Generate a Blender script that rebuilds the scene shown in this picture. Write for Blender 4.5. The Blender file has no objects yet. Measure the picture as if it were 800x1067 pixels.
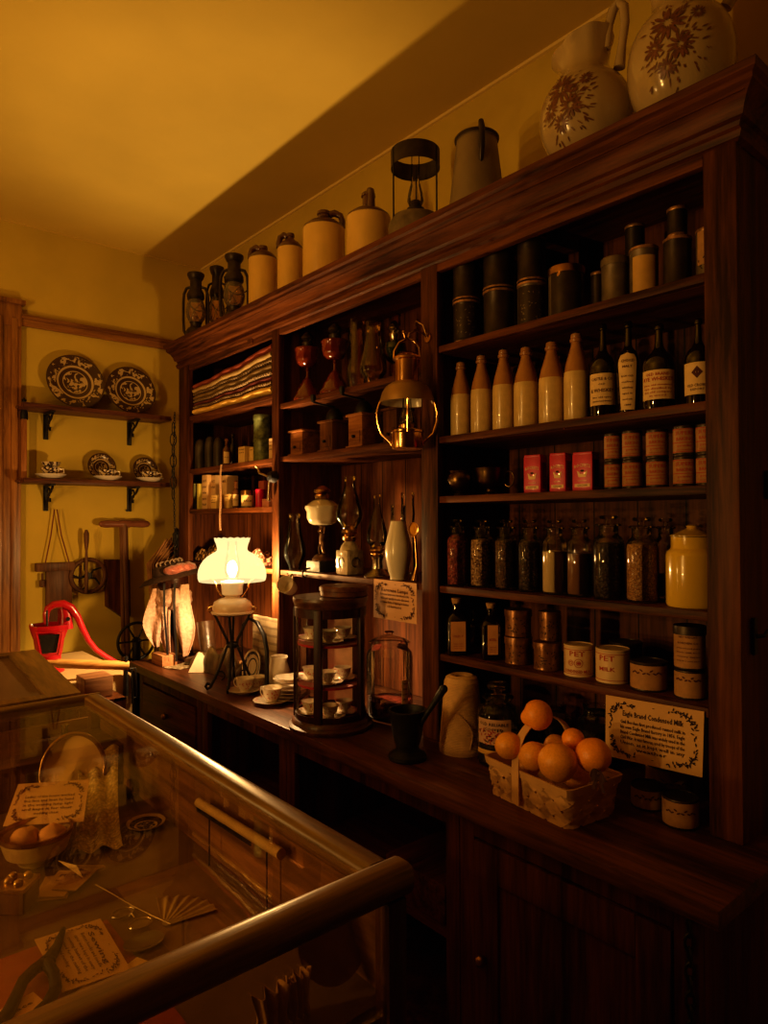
import bpy, bmesh, math, random
from mathutils import Vector, Matrix, noise
random.seed(7)
PI = math.pi
SC = bpy.context.scene
COL = SC.collection
R = math.radians

# ------------------------------------------------------------ camera
F = 711.0; YAW = R(40.4); PIT = R(0.77); ROLL = R(0.2)
CAM = Vector((0, 0, 1.5))
fw = Vector((math.cos(PIT)*math.sin(YAW), math.cos(PIT)*math.cos(YAW), math.sin(PIT)))
rt = Vector((math.cos(YAW), -math.sin(YAW), 0)); up = rt.cross(fw)
rt, up = (rt*math.cos(ROLL)-up*math.sin(ROLL)), (up*math.cos(ROLL)+rt*math.sin(ROLL))
cd = bpy.data.cameras.new('camera'); co = bpy.data.objects.new('camera', cd); COL.objects.link(co)
cd.sensor_fit = 'HORIZONTAL'; cd.sensor_width = 36; cd.lens = F/800*36; cd.clip_start = .02
m = Matrix((rt, up, -fw)).transposed().to_4x4(); m.translation = CAM; co.matrix_world = m
SC.camera = co
def ray(px, py): return fw + rt*((px-400)/F) + up*((533.5-py)/F)
def atx(px, py, X): d = ray(px, py); return CAM + d*(X/d.x)
def aty(px, py, Y): d = ray(px, py); return CAM + d*(Y/d.y)
def atz(px, py, Z): d = ray(px, py); return CAM + d*((Z-1.5)/d.z)
def spot(px, X, z, w=None, top=None):
    """upright thing seen at picture column px standing on plane x=X: base point, radius, height"""
    py = 543
    for _ in range(3):
        p = atx(px, py, X); d = (p-CAM).dot(fw); py = 533.5 - F*((Vector((p.x, p.y, z))-CAM).dot(up))/d
    o = [Vector((p.x, p.y, z))]
    if w: o.append(w*.5*d/F)
    if top is not None: o.append(atx(px, top, X).z - z)
    return o if len(o) > 1 else o[0]

# ------------------------------------------------------------ materials
MC = {}
def nt(name):
    m = bpy.data.materials.new(name); m.use_nodes = True; t = m.node_tree
    for n in list(t.nodes): t.nodes.remove(n)
    return m, t, (lambda ty, **k: mk(t, ty, **k))
def mk(t, ty, **k):
    n = t.nodes.new(ty)
    for a, v in k.items():
        if a.startswith('i_'):
            key = a[2:].replace('_', ' ')
            n.inputs[int(key) if key.isdigit() else key].default_value = v
        else: setattr(n, a, v)
    return n
def c4(c): return (c[0], c[1], c[2], 1)
def plain(name, col, rough=.6, metal=0, var=.15, sc=20, bump=.1, coat=0, sheen=0, emis=0):
    if name in MC: return MC[name]
    m, t, N = nt(name); L = t.links.new
    o = N('ShaderNodeOutputMaterial'); b = N('ShaderNodeBsdfPrincipled')
    b.inputs['Roughness'].default_value = rough; b.inputs['Metallic'].default_value = metal
    b.inputs['Coat Weight'].default_value = coat; b.inputs['Sheen Weight'].default_value = sheen
    if emis:
        b.inputs['Emission Color'].default_value = c4(col); b.inputs['Emission Strength'].default_value = emis
    tc = N('ShaderNodeTexCoord'); n = N('ShaderNodeTexNoise'); n.inputs['Scale'].default_value = sc; n.inputs['Detail'].default_value = 5
    L(tc.outputs['Object'], n.inputs['Vector'])
    r = N('ShaderNodeValToRGB'); e = r.color_ramp.elements
    e[0].position = .3; e[1].position = .7
    e[0].color = c4([x*(1-var) for x in col]); e[1].color = c4([min(1, x*(1+var)) for x in col])
    L(n.outputs['Fac'], r.inputs['Fac']); L(r.outputs['Color'], b.inputs['Base Color'])
    if bump:
        bp = N('ShaderNodeBump'); bp.inputs['Strength'].default_value = bump; bp.inputs['Distance'].default_value = .01
        L(n.outputs['Fac'], bp.inputs['Height']); L(bp.outputs['Normal'], b.inputs['Normal'])
    L(b.outputs['BSDF'], o.inputs['Surface']); MC[name] = m; return m
def wood(name, c1, c2, axis=1, rough=.45, sc=9, bump=.25, coat=.15, plank=0):
    if name in MC: return MC[name]
    m, t, N = nt(name); L = t.links.new
    o = N('ShaderNodeOutputMaterial'); b = N('ShaderNodeBsdfPrincipled'); b.inputs['Roughness'].default_value = rough
    b.inputs['Coat Weight'].default_value = coat; b.inputs['Coat Roughness'].default_value = .35; b.inputs['Specular IOR Level'].default_value = .18 if coat < .2 else .4
    tc = N('ShaderNodeTexCoord'); mp = N('ShaderNodeMapping'); s = [sc, sc, sc]; s[axis] = sc*.07
    mp.inputs['Scale'].default_value = s; L(tc.outputs['Object'], mp.inputs['Vector'])
    n = N('ShaderNodeTexNoise'); n.inputs['Scale'].default_value = 1.3; n.inputs['Detail'].default_value = 8; n.inputs['Roughness'].default_value = .65
    n.inputs['Distortion'].default_value = .6
    L(mp.outputs['Vector'], n.inputs['Vector'])
    n2 = N('ShaderNodeTexNoise'); n2.inputs['Scale'].default_value = 9; n2.inputs['Detail'].default_value = 4
    L(mp.outputs['Vector'], n2.inputs['Vector'])
    mx = N('ShaderNodeMath', operation='MULTIPLY_ADD'); mx.inputs[1].default_value = .45
    L(n2.outputs['Fac'], mx.inputs[0]); L(n.outputs['Fac'], mx.inputs[2])
    r = N('ShaderNodeValToRGB'); e = r.color_ramp.elements; e[0].position = .56; e[1].position = .90
    e[0].color = c4(c1); e[1].color = c4(c2)
    L(mx.outputs[0], r.inputs['Fac']); colout = r.outputs['Color']; hgt = mx.outputs[0]
    if plank:
        sp = N('ShaderNodeSeparateXYZ'); L(tc.outputs['Object'], sp.inputs[0])
        q = N('ShaderNodeMath', operation='DIVIDE'); q.inputs[1].default_value = plank; L(sp.outputs[1], q.inputs[0])
        fr = N('ShaderNodeMath', operation='FRACT'); L(q.outputs[0], fr.inputs[0])
        lt = N('ShaderNodeMath', operation='LESS_THAN'); lt.inputs[1].default_value = .03; L(fr.outputs[0], lt.inputs[0])
        mm = N('ShaderNodeMix', data_type='RGBA'); L(lt.outputs[0], mm.inputs['Factor']); L(colout, mm.inputs['A'])
        mm.inputs['B'].default_value = (.004, .002, .001, 1); colout = mm.outputs['Result']
    L(colout, b.inputs['Base Color'])
    bp = N('ShaderNodeBump'); bp.inputs['Strength'].default_value = bump; bp.inputs['Distance'].default_value = .004
    L(hgt, bp.inputs['Height']); L(bp.outputs['Normal'], b.inputs['Normal'])
    L(b.outputs['BSDF'], o.inputs['Surface']); MC[name] = m; return m
def glass(name, tint=(.95, .93, .88), refl=1.6, rough=.03, haze=0):
    if name in MC: return MC[name]
    m, t, N = nt(name); L = t.links.new
    o = N('ShaderNodeOutputMaterial'); tr = N('ShaderNodeBsdfTransparent'); tr.inputs[0].default_value = c4(tint)
    g = N('ShaderNodeBsdfGlossy'); g.inputs['Roughness'].default_value = rough; g.inputs['Color'].default_value = (1, .97, .93, 1)
    fr = N('ShaderNodeFresnel'); fr.inputs['IOR'].default_value = 1.5
    mu = N('ShaderNodeMath', operation='MULTIPLY'); mu.inputs[1].default_value = refl; mu.use_clamp = True
    L(fr.outputs[0], mu.inputs[0]); mx = N('ShaderNodeMixShader'); L(mu.outputs[0], mx.inputs[0]); L(tr.outputs[0], mx.inputs[1]); L(g.outputs[0], mx.inputs[2])
    s = mx.outputs[0]
    if haze:  # painted-in pale haze that brightens the glass and keeps it visible
        d = N('ShaderNodeBsdfDiffuse'); d.inputs[0].default_value = (.6, .5, .35, 1); m2 = N('ShaderNodeMixShader'); m2.inputs[0].default_value = haze
        L(s, m2.inputs[1]); L(d.outputs[0], m2.inputs[2]); s = m2.outputs[0]
    L(s, o.inputs['Surface']); MC[name] = m; return m
def grain(name, c1, c2, sc=260, bump=.8, rough=.6):
    if name in MC: return MC[name]
    m, t, N = nt(name); L = t.links.new
    o = N('ShaderNodeOutputMaterial'); b = N('ShaderNodeBsdfPrincipled'); b.inputs['Roughness'].default_value = rough
    tc = N('ShaderNodeTexCoord'); v = N('ShaderNodeTexVoronoi'); v.inputs['Scale'].default_value = sc; L(tc.outputs['Object'], v.inputs['Vector'])
    sp = N('ShaderNodeSeparateColor'); L(v.outputs['Color'], sp.inputs[0])
    r = N('ShaderNodeValToRGB'); e = r.color_ramp.elements; e[0].color = c4(c1); e[1].color = c4(c2); e[0].position = .15; e[1].position = .85
    L(sp.outputs[0], r.inputs['Fac'])
    m3 = N('ShaderNodeMath', operation='MULTIPLY'); m3.inputs[1].default_value = 1.6*sc/100; L(v.outputs['Distance'], m3.inputs[0])
    mm = N('ShaderNodeMix', data_type='RGBA'); mm.blend_type = 'MULTIPLY'; mm.inputs['Factor'].default_value = .7
    inv = N('ShaderNodeMath', operation='SUBTRACT'); inv.inputs[0].default_value = 1.1; L(v.outputs['Distance'], inv.inputs[1])
    L(r.outputs['Color'], mm.inputs['A']); L(inv.outputs[0], mm.inputs['B'])
    L(mm.outputs['Result'], b.inputs['Base Color'])
    bp = N('ShaderNodeBump'); bp.invert = True; bp.inputs['Strength'].default_value = bump; bp.inputs['Distance'].default_value = .004
    L(v.outputs['Distance'], bp.inputs['Height']); L(bp.outputs['Normal'], b.inputs['Normal'])
    L(b.outputs['BSDF'], o.inputs['Surface']); MC[name] = m; return m
def stripes(name, cols, axis=2, per=.02, rough=.9, mot=60):
    """cloth with woven bands"""
    if name in MC: return MC[name]
    m, t, N = nt(name); L = t.links.new
    o = N('ShaderNodeOutputMaterial'); b = N('ShaderNodeBsdfPrincipled'); b.inputs['Roughness'].default_value = rough; b.inputs['Specular IOR Level'].default_value = .1
    tc = N('ShaderNodeTexCoord'); n = N('ShaderNodeTexChecker'); n.inputs['Color1'].default_value = (1, 1, 1, 1); n.inputs['Color2'].default_value = (.05, .04, .04, 1); n.inputs['Scale'].default_value = mot
    L(tc.outputs['Object'], n.inputs['Vector'])
    sp = N('ShaderNodeSeparateXYZ'); L(tc.outputs['Object'], sp.inputs[0])
    q = N('ShaderNodeMath', operation='DIVIDE'); q.inputs[1].default_value = per; L(sp.outputs[axis], q.inputs[0])
    fr = N('ShaderNodeMath', operation='FRACT'); L(q.outputs[0], fr.inputs[0])
    r = N('ShaderNodeValToRGB'); r.color_ramp.interpolation = 'CONSTANT'; e = r.color_ramp.elements
    while len(e) < len(cols): e.new(.5)
    for i, c in enumerate(cols): e[i].position = i/len(cols); e[i].color = c4(c)
    L(fr.outputs[0], r.inputs['Fac'])
    mm = N('ShaderNodeMix', data_type='RGBA'); mm.blend_type = 'MULTIPLY'; mm.inputs['Factor'].default_value = .85 if mot < 150 else .4
    L(r.outputs['Color'], mm.inputs['A']); L(n.outputs['Color'], mm.inputs['B']); L(mm.outputs['Result'], b.inputs['Base Color'])
    L(b.outputs['BSDF'], o.inputs['Surface']); MC[name] = m; return m
def radial(name, bands, plane=(0, 1), dark=(.05, .03, .03), light=(.8, .72, .6), sc=40):
    """transfer printed ware: rings about the object's origin; bands = [(radius, amount of dark print)]"""
    if name in MC: return MC[name]
    m, t, N = nt(name); L = t.links.new
    o = N('ShaderNodeOutputMaterial'); b = N('ShaderNodeBsdfPrincipled'); b.inputs['Roughness'].default_value = .25
    tc = N('ShaderNodeTexCoord'); ln = N('ShaderNodeVectorMath', operation='LENGTH'); L(tc.outputs['Object'], ln.inputs[0])
    mr = N('ShaderNodeMath', operation='DIVIDE'); mr.inputs[1].default_value = bands[-1][0]; L(ln.outputs['Value'], mr.inputs[0])
    r = N('ShaderNodeValToRGB'); r.color_ramp.interpolation = 'CONSTANT'; e = r.color_ramp.elements
    while len(e) < len(bands): e.new(.5)
    pos = 0
    for i, (rad, a) in enumerate(bands): e[i].position = pos; e[i].color = (a, a, a, 1); pos = min(1, rad/bands[-1][0])
    L(mr.outputs[0], r.inputs['Fac'])
    n = N('ShaderNodeTexNoise'); n.inputs['Scale'].default_value = sc; n.inputs['Detail'].default_value = 3; n.inputs['Distortion'].default_value = 1.2
    L(tc.outputs['Object'], n.inputs['Vector'])
    lt = N('ShaderNodeMath', operation='LESS_THAN'); L(n.outputs['Fac'], lt.inputs[0]); L(r.outputs['Color'], lt.inputs[1])
    mm = N('ShaderNodeMix', data_type='RGBA'); L(lt.outputs[0], mm.inputs['Factor']); mm.inputs['A'].default_value = c4(light); mm.inputs['B'].default_value = c4(dark)
    L(mm.outputs['Result'], b.inputs['Base Color']); L(b.outputs['BSDF'], o.inputs['Surface']); MC[name] = m; return m

# ------------------------------------------------------------ mesh builder (world coordinates)
TX = {}
def textverts(s):
    if s not in TX:
        cu = bpy.data.curves.new('t', 'FONT'); cu.body = s; cu.resolution_u = 1; cu.offset = .014; cu.align_x = 'CENTER'; cu.align_y = 'CENTER'
        ob = bpy.data.objects.new('t', cu); me = bpy.data.meshes.new_from_object(ob)
        TX[s] = ([(v.co.x, v.co.y) for v in me.vertices], [tuple(p.vertices) for p in me.polygons])
        bpy.data.objects.remove(ob); bpy.data.meshes.remove(me); bpy.data.curves.remove(cu)
    return TX[s]
class MB:
    def __init__(s): s.v = []; s.f = []; s.m = []
    def add(s, vs, fs, mi=0, M=None):
        b = len(s.v)
        s.v += [tuple(M @ Vector(v)) if M is not None else tuple(v) for v in vs]
        s.f += [tuple(i+b for i in f) for f in fs]; s.m += [mi]*len(fs); return s
    def box(s, c, d, mi=0, M=None, bev=0):
        x, y, z = d[0]/2, d[1]/2, d[2]/2; c = Vector(c)
        if bev:
            bm = bmesh.new(); bmesh.ops.create_cube(bm, size=1)
            for v in bm.verts: v.co = Vector((v.co.x*d[0], v.co.y*d[1], v.co.z*d[2]))+c
            bmesh.ops.bevel(bm, geom=list(bm.edges), offset=bev, segments=2, profile=.6, affect='EDGES')
            bm.verts.index_update(); s.add([v.co[:] for v in bm.verts], [[v.index for v in f.verts] for f in bm.faces], mi, M); bm.free(); return s
        vs = [c+Vector(q) for q in ((-x, -y, -z), (x, -y, -z), (x, y, -z), (-x, y, -z), (-x, -y, z), (x, -y, z), (x, y, z), (-x, y, z))]
        return s.add(vs, [(0, 3, 2, 1), (4, 5, 6, 7), (0, 1, 5, 4), (1, 2, 6, 5), (2, 3, 7, 6), (3, 0, 4, 7)], mi, M)
    def lo(s, a, b, mi=0, bev=0):
        a = Vector(a); b = Vector(b); return s.box((a+b)/2, (abs(b.x-a.x), abs(b.y-a.y), abs(b.z-a.z)), mi, None, bev)
    def lathe(s, prof, c=(0, 0, 0), seg=32, mi=0, M=None, a0=0, a1=2*PI, wob=None):
        full = abs(a1-a0-2*PI) < 1e-6; n = seg if full else seg+1; c = Vector(c); vs = []; rows = []
        for r, z in prof:
            if r < 1e-6: rows.append([len(vs)]*n); vs.append(c+Vector((0, 0, z)))
            else:
                row = []
                for k in range(n):
                    a = a0+(a1-a0)*k/seg; rr = r*(wob(a, z) if wob else 1)
                    row.append(len(vs)); vs.append(c+Vector((rr*math.cos(a), rr*math.sin(a), z)))
                rows.append(row)
        fs = []
        for i in range(len(rows)-1):
            for k in range(n if full else n-1):
                j = (k+1) % n; q = [rows[i][k], rows[i][j], rows[i+1][j], rows[i+1][k]]
                u = []
                for w in q:
                    if w not in u: u.append(w)
                if len(u) > 2: fs.append(u)
        return s.add(vs, fs, mi, M)
    def tube(s, pts, r, mi=0, seg=8, closed=False, M=None, flat=1):
        pts = [Vector(p) for p in pts]; n = len(pts); rr = r if isinstance(r, (list, tuple)) else [r]*n; vs = []; up0 = None
        for i in range(n):
            a = pts[(i-1) % n] if (closed or i > 0) else pts[i]; b = pts[(i+1) % n] if (closed or i < n-1) else pts[i]
            t = (b-a).normalized() if (b-a).length > 1e-9 else Vector((0, 0, 1))
            if up0 is None: up0 = t.orthogonal().normalized()
            u = (up0-t*up0.dot(t)); u = u.normalized() if u.length > 1e-6 else t.orthogonal().normalized(); up0 = u; w = t.cross(u)
            for k in range(seg):
                q = 2*PI*k/seg; vs.append(pts[i]+u*math.cos(q)*rr[i]+w*math.sin(q)*rr[i]*flat)
        fs = []
        for i in range(n if closed else n-1):
            for k in range(seg): j = (k+1) % seg; i2 = (i+1) % n; fs.append((i*seg+k, i*seg+j, i2*seg+j, i2*seg+k))
        if not closed: fs += [tuple(range(seg))[::-1], tuple((n-1)*seg+k for k in range(seg))]
        return s.add(vs, fs, mi, M)
    def sheet(s, fn, nu, nv, mi=0, th=0, M=None):
        g = [[Vector(fn(i/nu, j/nv)) for j in range(nv+1)] for i in range(nu+1)]; W = nv+1
        vs = [p for row in g for p in row]; fs = [(i*W+j, (i+1)*W+j, (i+1)*W+j+1, i*W+j+1) for i in range(nu) for j in range(nv)]
        if th:
            n0 = len(vs); nn = []
            for i in range(nu+1):
                for j in range(nv+1):
                    a = g[min(i+1, nu)][j]-g[max(i-1, 0)][j]; b = g[i][min(j+1, nv)]-g[i][max(j-1, 0)]; q = a.cross(b)
                    nn.append(q.normalized() if q.length > 0 else Vector((0, 0, 1)))
            vs += [vs[i]-nn[i]*th for i in range(n0)]; fs += [tuple(x+n0 for x in f[::-1]) for f in fs[:]]
            edge = [i*W for i in range(nu+1)]+[nu*W+j for j in range(1, W)]+[i*W+nv for i in range(nu-1, -1, -1)]+[j for j in range(nv-1, 0, -1)]
            for k in range(len(edge)): a, b = edge[k], edge[(k+1) % len(edge)]; fs.append((a, b, b+n0, a+n0))
        return s.add(vs, fs, mi, M)
    def ball(s, c, r, mi=0, seg=20, rings=12, sx=1, sy=1, sz=1, M=None, bump=0, seed=0):
        vs = []; prof = [(math.sin(PI*i/rings), -math.cos(PI*i/rings)) for i in range(rings+1)]
        t = MB(); t.lathe(prof, seg=seg)
        for v in t.v:
            k = r*(1+bump*noise.noise(Vector(v)*1.7+Vector((seed, 0, 0)))); vs.append((c[0]+v[0]*k*sx, c[1]+v[1]*k*sy, c[2]+v[2]*k*sz))
        return s.add(vs, t.f, mi, M)
    def poly(s, pts2, fmap, mi=1): return s.add([fmap(x, z) for x, z in pts2], [tuple(range(len(pts2)))], mi)
    def text(s, st, size, fmap, cx=0, cz=0, mi=1, w=None, arch=0):
        vs, fs = textverts(st); xs = [v[0] for v in vs]; W = (max(xs)-min(xs)) or 1; kx = w/W if w else size; o = []
        for x, y in vs:
            X = x*kx+cx; Z = y*size+cz - (arch*(x/W*2)**2 if arch else 0); o.append(fmap(X, Z))
        return s.add(o, fs, mi)
    def leaf(s, x, z, L, wd, ang, fmap, mi=1):
        ca, sa = math.cos(ang), math.sin(ang); P = []
        for k in range(6):
            q = 2*PI*k/6; a = L/2*(1+math.cos(q)); b = wd/2*math.sin(q); P.append((x+a*ca-b*sa, z+a*sa+b*ca))
        return s.poly(P, fmap, mi)
    def build(s, name, mats, parent=None, loc=None, ang=38, smooth=True):
        if not isinstance(mats, (list, tuple)): mats = [mats]
        L0 = Vector((0, 0, 0))
        if parent is not None:
            q = parent
            while q is not None: L0 = L0+q.location; q = q.parent
        off = L0 + (Vector(loc) if (loc is not None and parent is not None) else Vector((0, 0, 0)))
        if parent is None: off = Vector(loc) if loc is not None else Vector((0, 0, 0))
        me = bpy.data.meshes.new(name); me.from_pydata([(v[0]-off.x, v[1]-off.y, v[2]-off.z) for v in s.v], [], s.f)
        for q in mats: me.materials.append(q)
        me.polygons.foreach_set('material_index', s.m)
        if smooth:
            me.polygons.foreach_set('use_smooth', [True]*len(s.f)); me.set_sharp_from_angle(angle=R(ang))
        me.update(); ob = bpy.data.objects.new(name, me); COL.objects.link(ob)
        if parent is not None: ob.parent = parent; ob.location = off-L0
        else: ob.location = off
        return ob
def tag(o, label=None, cat=None, group=None, kind=None):
    if label: o['label'] = label
    if cat: o['category'] = cat
    if group: o['group'] = group
    if kind: o['kind'] = kind
    return o
def thing(name, label, cat, loc, group=None):
    o = bpy.data.objects.new(name, None); COL.objects.link(o); o.empty_display_size = .05; o.location = loc; return tag(o, label, cat, group)
def solo(name, mb, mats, label, cat, loc, group=None, **k): return tag(mb.build(name, mats, None, loc, **k), label, cat, group)
def struct(name, mb, mats): return tag(mb.build(name, mats), kind='structure')
def pr_r(prof, z):
    for (r0, z0), (r1, z1) in zip(prof, prof[1:]):
        if min(z0, z1) <= z <= max(z0, z1) and abs(z1-z0) > 1e-9: return r0+(r1-r0)*(z-z0)/(z1-z0)
    return max(p[0] for p in prof)
def wrap(c, prof, phi, eps=.0006):
    """map flat (x,z) onto the side of a lathe standing at c; z counted from its base"""
    c = Vector(c)
    def f(x, z):
        r = pr_r(prof, z)+eps; a = phi + x/max(r, .004); return c+Vector((r*math.cos(a), r*math.sin(a), z))
    return f
def camphi(p, d=0): return math.atan2(-p.y, -p.x)+R(d)
def patch(mb, fmap, x0, x1, z0, z1, mi=0, n=12, nz=4):
    return mb.sheet(lambda u, v: fmap(x0+(x1-x0)*u, z0+(z1-z0)*v), n, nz, mi)
def border(mb, w, h, fmap, mi=1, k=1.0, cx=0, cz=0, seed=1):
    """garland of small leaves round a card"""
    rnd = random.Random(seed); a, b = w/2, h/2; n = 84
    for i in range(n):
        t = 2*PI*i/n; c_, s_ = math.cos(t), math.sin(t)
        x = a*math.copysign(abs(c_)**.45, c_); z = b*math.copysign(abs(s_)**.45, s_)
        if abs(x) < a*.32:
            if i % 2: mb.leaf(cx+x, cz+z, .005*k, .0012*k, 0, fmap, mi)
            continue
        for q in range(2): mb.leaf(cx+x+rnd.uniform(-.002, .002)*k, cz+z+rnd.uniform(-.002, .002)*k, .0065*k*rnd.uniform(.7, 1.2), .0024*k, rnd.uniform(0, 2*PI), fmap, mi)
def quadmap(tl, tr, bl, br, w, h, n=None, eps=.0006):
    nn = (br-tl).cross(tr-bl).normalized() if n is None else n
    if nn.dot(CAM-tl) < 0: nn = -nn
    def f(x, z, e=eps):
        u = x/w+.5; v = z/h+.5; return (bl*(1-u)+br*u)*(1-v)+(tl*(1-u)+tr*u)*v + nn*e
    return f, nn
def card(name, label, tl, tr, bl, br, title, lines, col, ink, w=.15, h=.1, script=.0115, bk=1.0, kind='sign'):
    f, nn = quadmap(tl, tr, bl, br, w, h); mb = MB()
    mb.sheet(lambda u, v: f((u-.5)*w, (v-.5)*h, 0), 6, 4, 0, .0008 if nn.dot((tr-tl).cross(tl-bl)) > 0 else -.0008)
    f2 = lambda x, z: f(x, z, .0012)
    border(mb, w*.86, h*.82, f2, 1, bk*.85)
    if title: mb.text(title, script*1.1, f2, 0, h*.25, 1, w*.62)
    n = len(lines)
    for i, l in enumerate(lines): mb.text(l, script*.72, f2, 0, h*(.14-.1*i)*(5/max(n, 5)), 1, w*(.66 if i < n-1 else .32))
    return solo(name, mb, [col, ink], label, kind, (tl+tr+bl+br)/4)
# ------------------------------------------------------------ palette
WALLM = plain('wall paint', (.62, .455, .065), .85, var=.10, sc=3, bump=.05)
CEILM = plain('ceiling paint', (.66, .48, .09), .9, var=.10, sc=1.6, bump=.05)
FLOORM = wood('floor boards', (.05, .025, .012), (.12, .06, .03), 1, .5, 7, plank=.14)
OAKY = wood('dark oak along y', (.028, .0075, .002), (.185, .060, .015), 1, .5, 12, coat=.03)
OAKZ = wood('dark oak upright', (.024, .0064, .0018), (.155, .050, .0125), 2, .5, 12, coat=.03)
OAKX = wood('dark oak along x', (.030, .008, .0022), (.18, .058, .015), 0, .45, 12)
BACKM = wood('back boards', (.03, .009, .003), (.22, .07, .018), 2, .65, 9, plank=.135)
TOPM = wood('worn worktop', (.034, .011, .004), (.17, .062, .022), 1, .38, 14, coat=.15)
GOLDY = wood('golden oak along y', (.075, .040, .008), (.25, .135, .026), 1, .3, 16, coat=.6)
GOLDX = wood('golden oak along x', (.075, .040, .008), (.25, .135, .026), 0, .3, 16, coat=.6)
CASEZ = wood('case oak upright', (.16, .06, .012), (.42, .2, .05), 2, .4, 16, coat=.4)
RAILX = wood('rail oak', (.14, .05, .012), (.34, .15, .04), 0, .4, 14, coat=.3)
OLDW = wood('old tool wood', (.07, .03, .014), (.19, .085, .035), 2, .6, 18)
PALEW = wood('pale wood', (.45, .25, .1), (.68, .42, .2), 0, .5, 20)
IRON = plain('black iron', (.008, .007, .007), .5, 0, bump=.2, sc=60)
BRASS = plain('aged brass', (.42, .24, .08), .28, 1, var=.25, sc=25, bump=.05)
BRASSB = plain('bright brass', (.75, .45, .17), .2, 1, var=.2, sc=18, bump=.04)
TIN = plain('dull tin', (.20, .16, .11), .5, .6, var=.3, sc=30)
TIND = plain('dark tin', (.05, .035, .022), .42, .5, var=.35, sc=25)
STONE = plain('stoneware cream', (.66, .48, .20), .28, var=.1, sc=40, bump=.03, coat=.6)
STONEB = plain('stoneware brown glaze', (.42, .20, .06), .25, var=.15, sc=30, bump=.03, coat=.6)
JUGC = plain('jug cream glaze', (.76, .50, .13), .3, var=.07, sc=12, bump=.02, coat=.4)
JUGB = plain('jug brown glaze', (.10, .035, .012), .3, var=.25, sc=20, coat=.5)
CHINA = plain('white china', (.78, .70, .58), .2, var=.03, sc=10, bump=0, coat=.6)
MILK = plain('milk glass', (.80, .72, .55), .2, var=.03, sc=6, bump=0, coat=.5)
PINK = plain('pink print', (.55, .18, .14), .5)
BROWNP = plain('brown transfer print', (.19, .075, .025), .4, var=.4, sc=90, bump=0)
GLS = glass('clear glass', (.96, .94, .88), 1.0); GLJ = glass('jar glass', (.95, .92, .86), 1.2, haze=.012)
GLA = glass('amber glass', (.80, .58, .30), 1.5); GLP = glass('display glass', (.98, .95, .88), .19, .01)
GLR = glass('cabinet glass', (.97, .95, .9), .45)
DKB = plain('dark bottle glass', (.008, .004, .003), .06, var=.2, bump=0, coat=1)
REDG = plain('ruby lamp glass', (.15, .022, .007), .12, var=.2, sc=8, bump=0, coat=1)
GREG = plain('green lamp glass', (.02, .035, .012), .06, var=.2, bump=0, coat=1)
PAPER = plain('aged paper', (.62, .39, .17), .85, var=.06, sc=15, bump=.03)
PAPERP = plain('pinkish paper', (.78, .48, .30), .85, var=.05, sc=15, bump=.03)
PAPERY = plain('cream paper label', (.80, .58, .28), .7, var=.1, sc=40, bump=.03)
PAPERD = plain('tan can label', (.42, .23, .09), .7, var=.15, sc=50, bump=.03)
INK = plain('brown ink', (.10, .03, .02), .8, var=.1, bump=0)
INKR = plain('red ink', (.42, .05, .03), .8, var=.1, bump=0)
INKD = plain('dark ink', (.03, .012, .01), .8, var=.1, bump=0)
REDP = plain('red pump paint', (.40, .008, .018), .3, var=.2, sc=14, bump=.05, coat=.5)
REDT = plain('red cocoa tin', (.62, .010, .075), .38, var=.15, sc=30, bump=.02, coat=.2)
VELV = plain('red velvet', (.42, .02, .03), .9, var=.2, sc=60, bump=.2, sheen=.3)
CORK = plain('cork', (.55, .32, .14), .9, var=.3, sc=90, bump=.4)
YELE = plain('yellow enamel', (.64, .43, .04), .22, var=.06, sc=6, bump=.02, coat=.7)
ORNG = plain('orange peel', (.88, .34, .02), .42, var=.08, sc=220, bump=.12)
ORNB = plain('golden peel', (.80, .36, .03), .45, var=.1, sc=220, bump=.12)
REDBOARD = plain('red felt board', (.30, .07, .02), .9, var=.12, sc=60, bump=.1)
SILV = plain('worn silver', (.6, .52, .4), .25, 1, var=.2, sc=20, bump=.05)

# ------------------------------------------------------------ the room
XW, YB, ZC = 1.76, 3.70, 2.97
struct('floor', MB().lo((-2.6, -2.6, -.06), (XW+.1, YB+.1, 0)), FLOORM)
struct('ceiling', MB().lo((-2.6, -2.6, ZC), (XW+.1, YB+.1, ZC+.06)), CEILM)
struct('wall_right', MB().lo((XW, -2.6, 0), (XW+.08, YB+.1, ZC)), WALLM)
struct('wall_back', MB().lo((-2.6, YB, 0), (XW, YB+.08, ZC)), WALLM)
FILLCUTM = wood('dark fill cutting wall', (.03, .012, .005), (.10, .045, .015), 2, .6, 8, plank=.3)  # dark finish invented for the unseen walls to lower the bounced fill
struct('wall_left', MB().lo((-2.68, -2.6, 0), (-2.6, YB+.1, ZC)), FILLCUTM)
struct('wall_front', MB().lo((-2.6, -2.68, 0), (XW, -2.6, ZC)), FILLCUTM)
x0 = aty(20.5, 500, YB).x; zt = aty(20, 313, YB-.03).z
d = MB(); d.lo((x0-.125, YB-.03, 0), (x0, YB, zt-.05), 0, .004); d.lo((x0-.105, YB-.042, 0), (x0-.085, YB-.028, zt-.09), 0, .003)
d.lo((x0-.045, YB-.04, 0), (x0-.02, YB-.028, zt-.09), 0, .003)
d.lo((x0-1.1, YB-.034, zt-.13), (x0, YB, zt-.02), 0, .004); d.lo((x0-1.12, YB-.05, zt-.022), (x0+.015, YB, zt), 0, .004)
d.lo((x0-1.1, YB-.03, 0), (x0-.975, YB, zt-.05), 0, .004)
struct('trim_1', d, wood('casing oak', (.16, .06, .012), (.46, .21, .05), 2, .4, 14, coat=.3))
struct('door_1', MB().lo((x0-.98, YB-.012, 0.01), (x0-.12, YB, zt-.1)), OAKZ)
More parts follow.
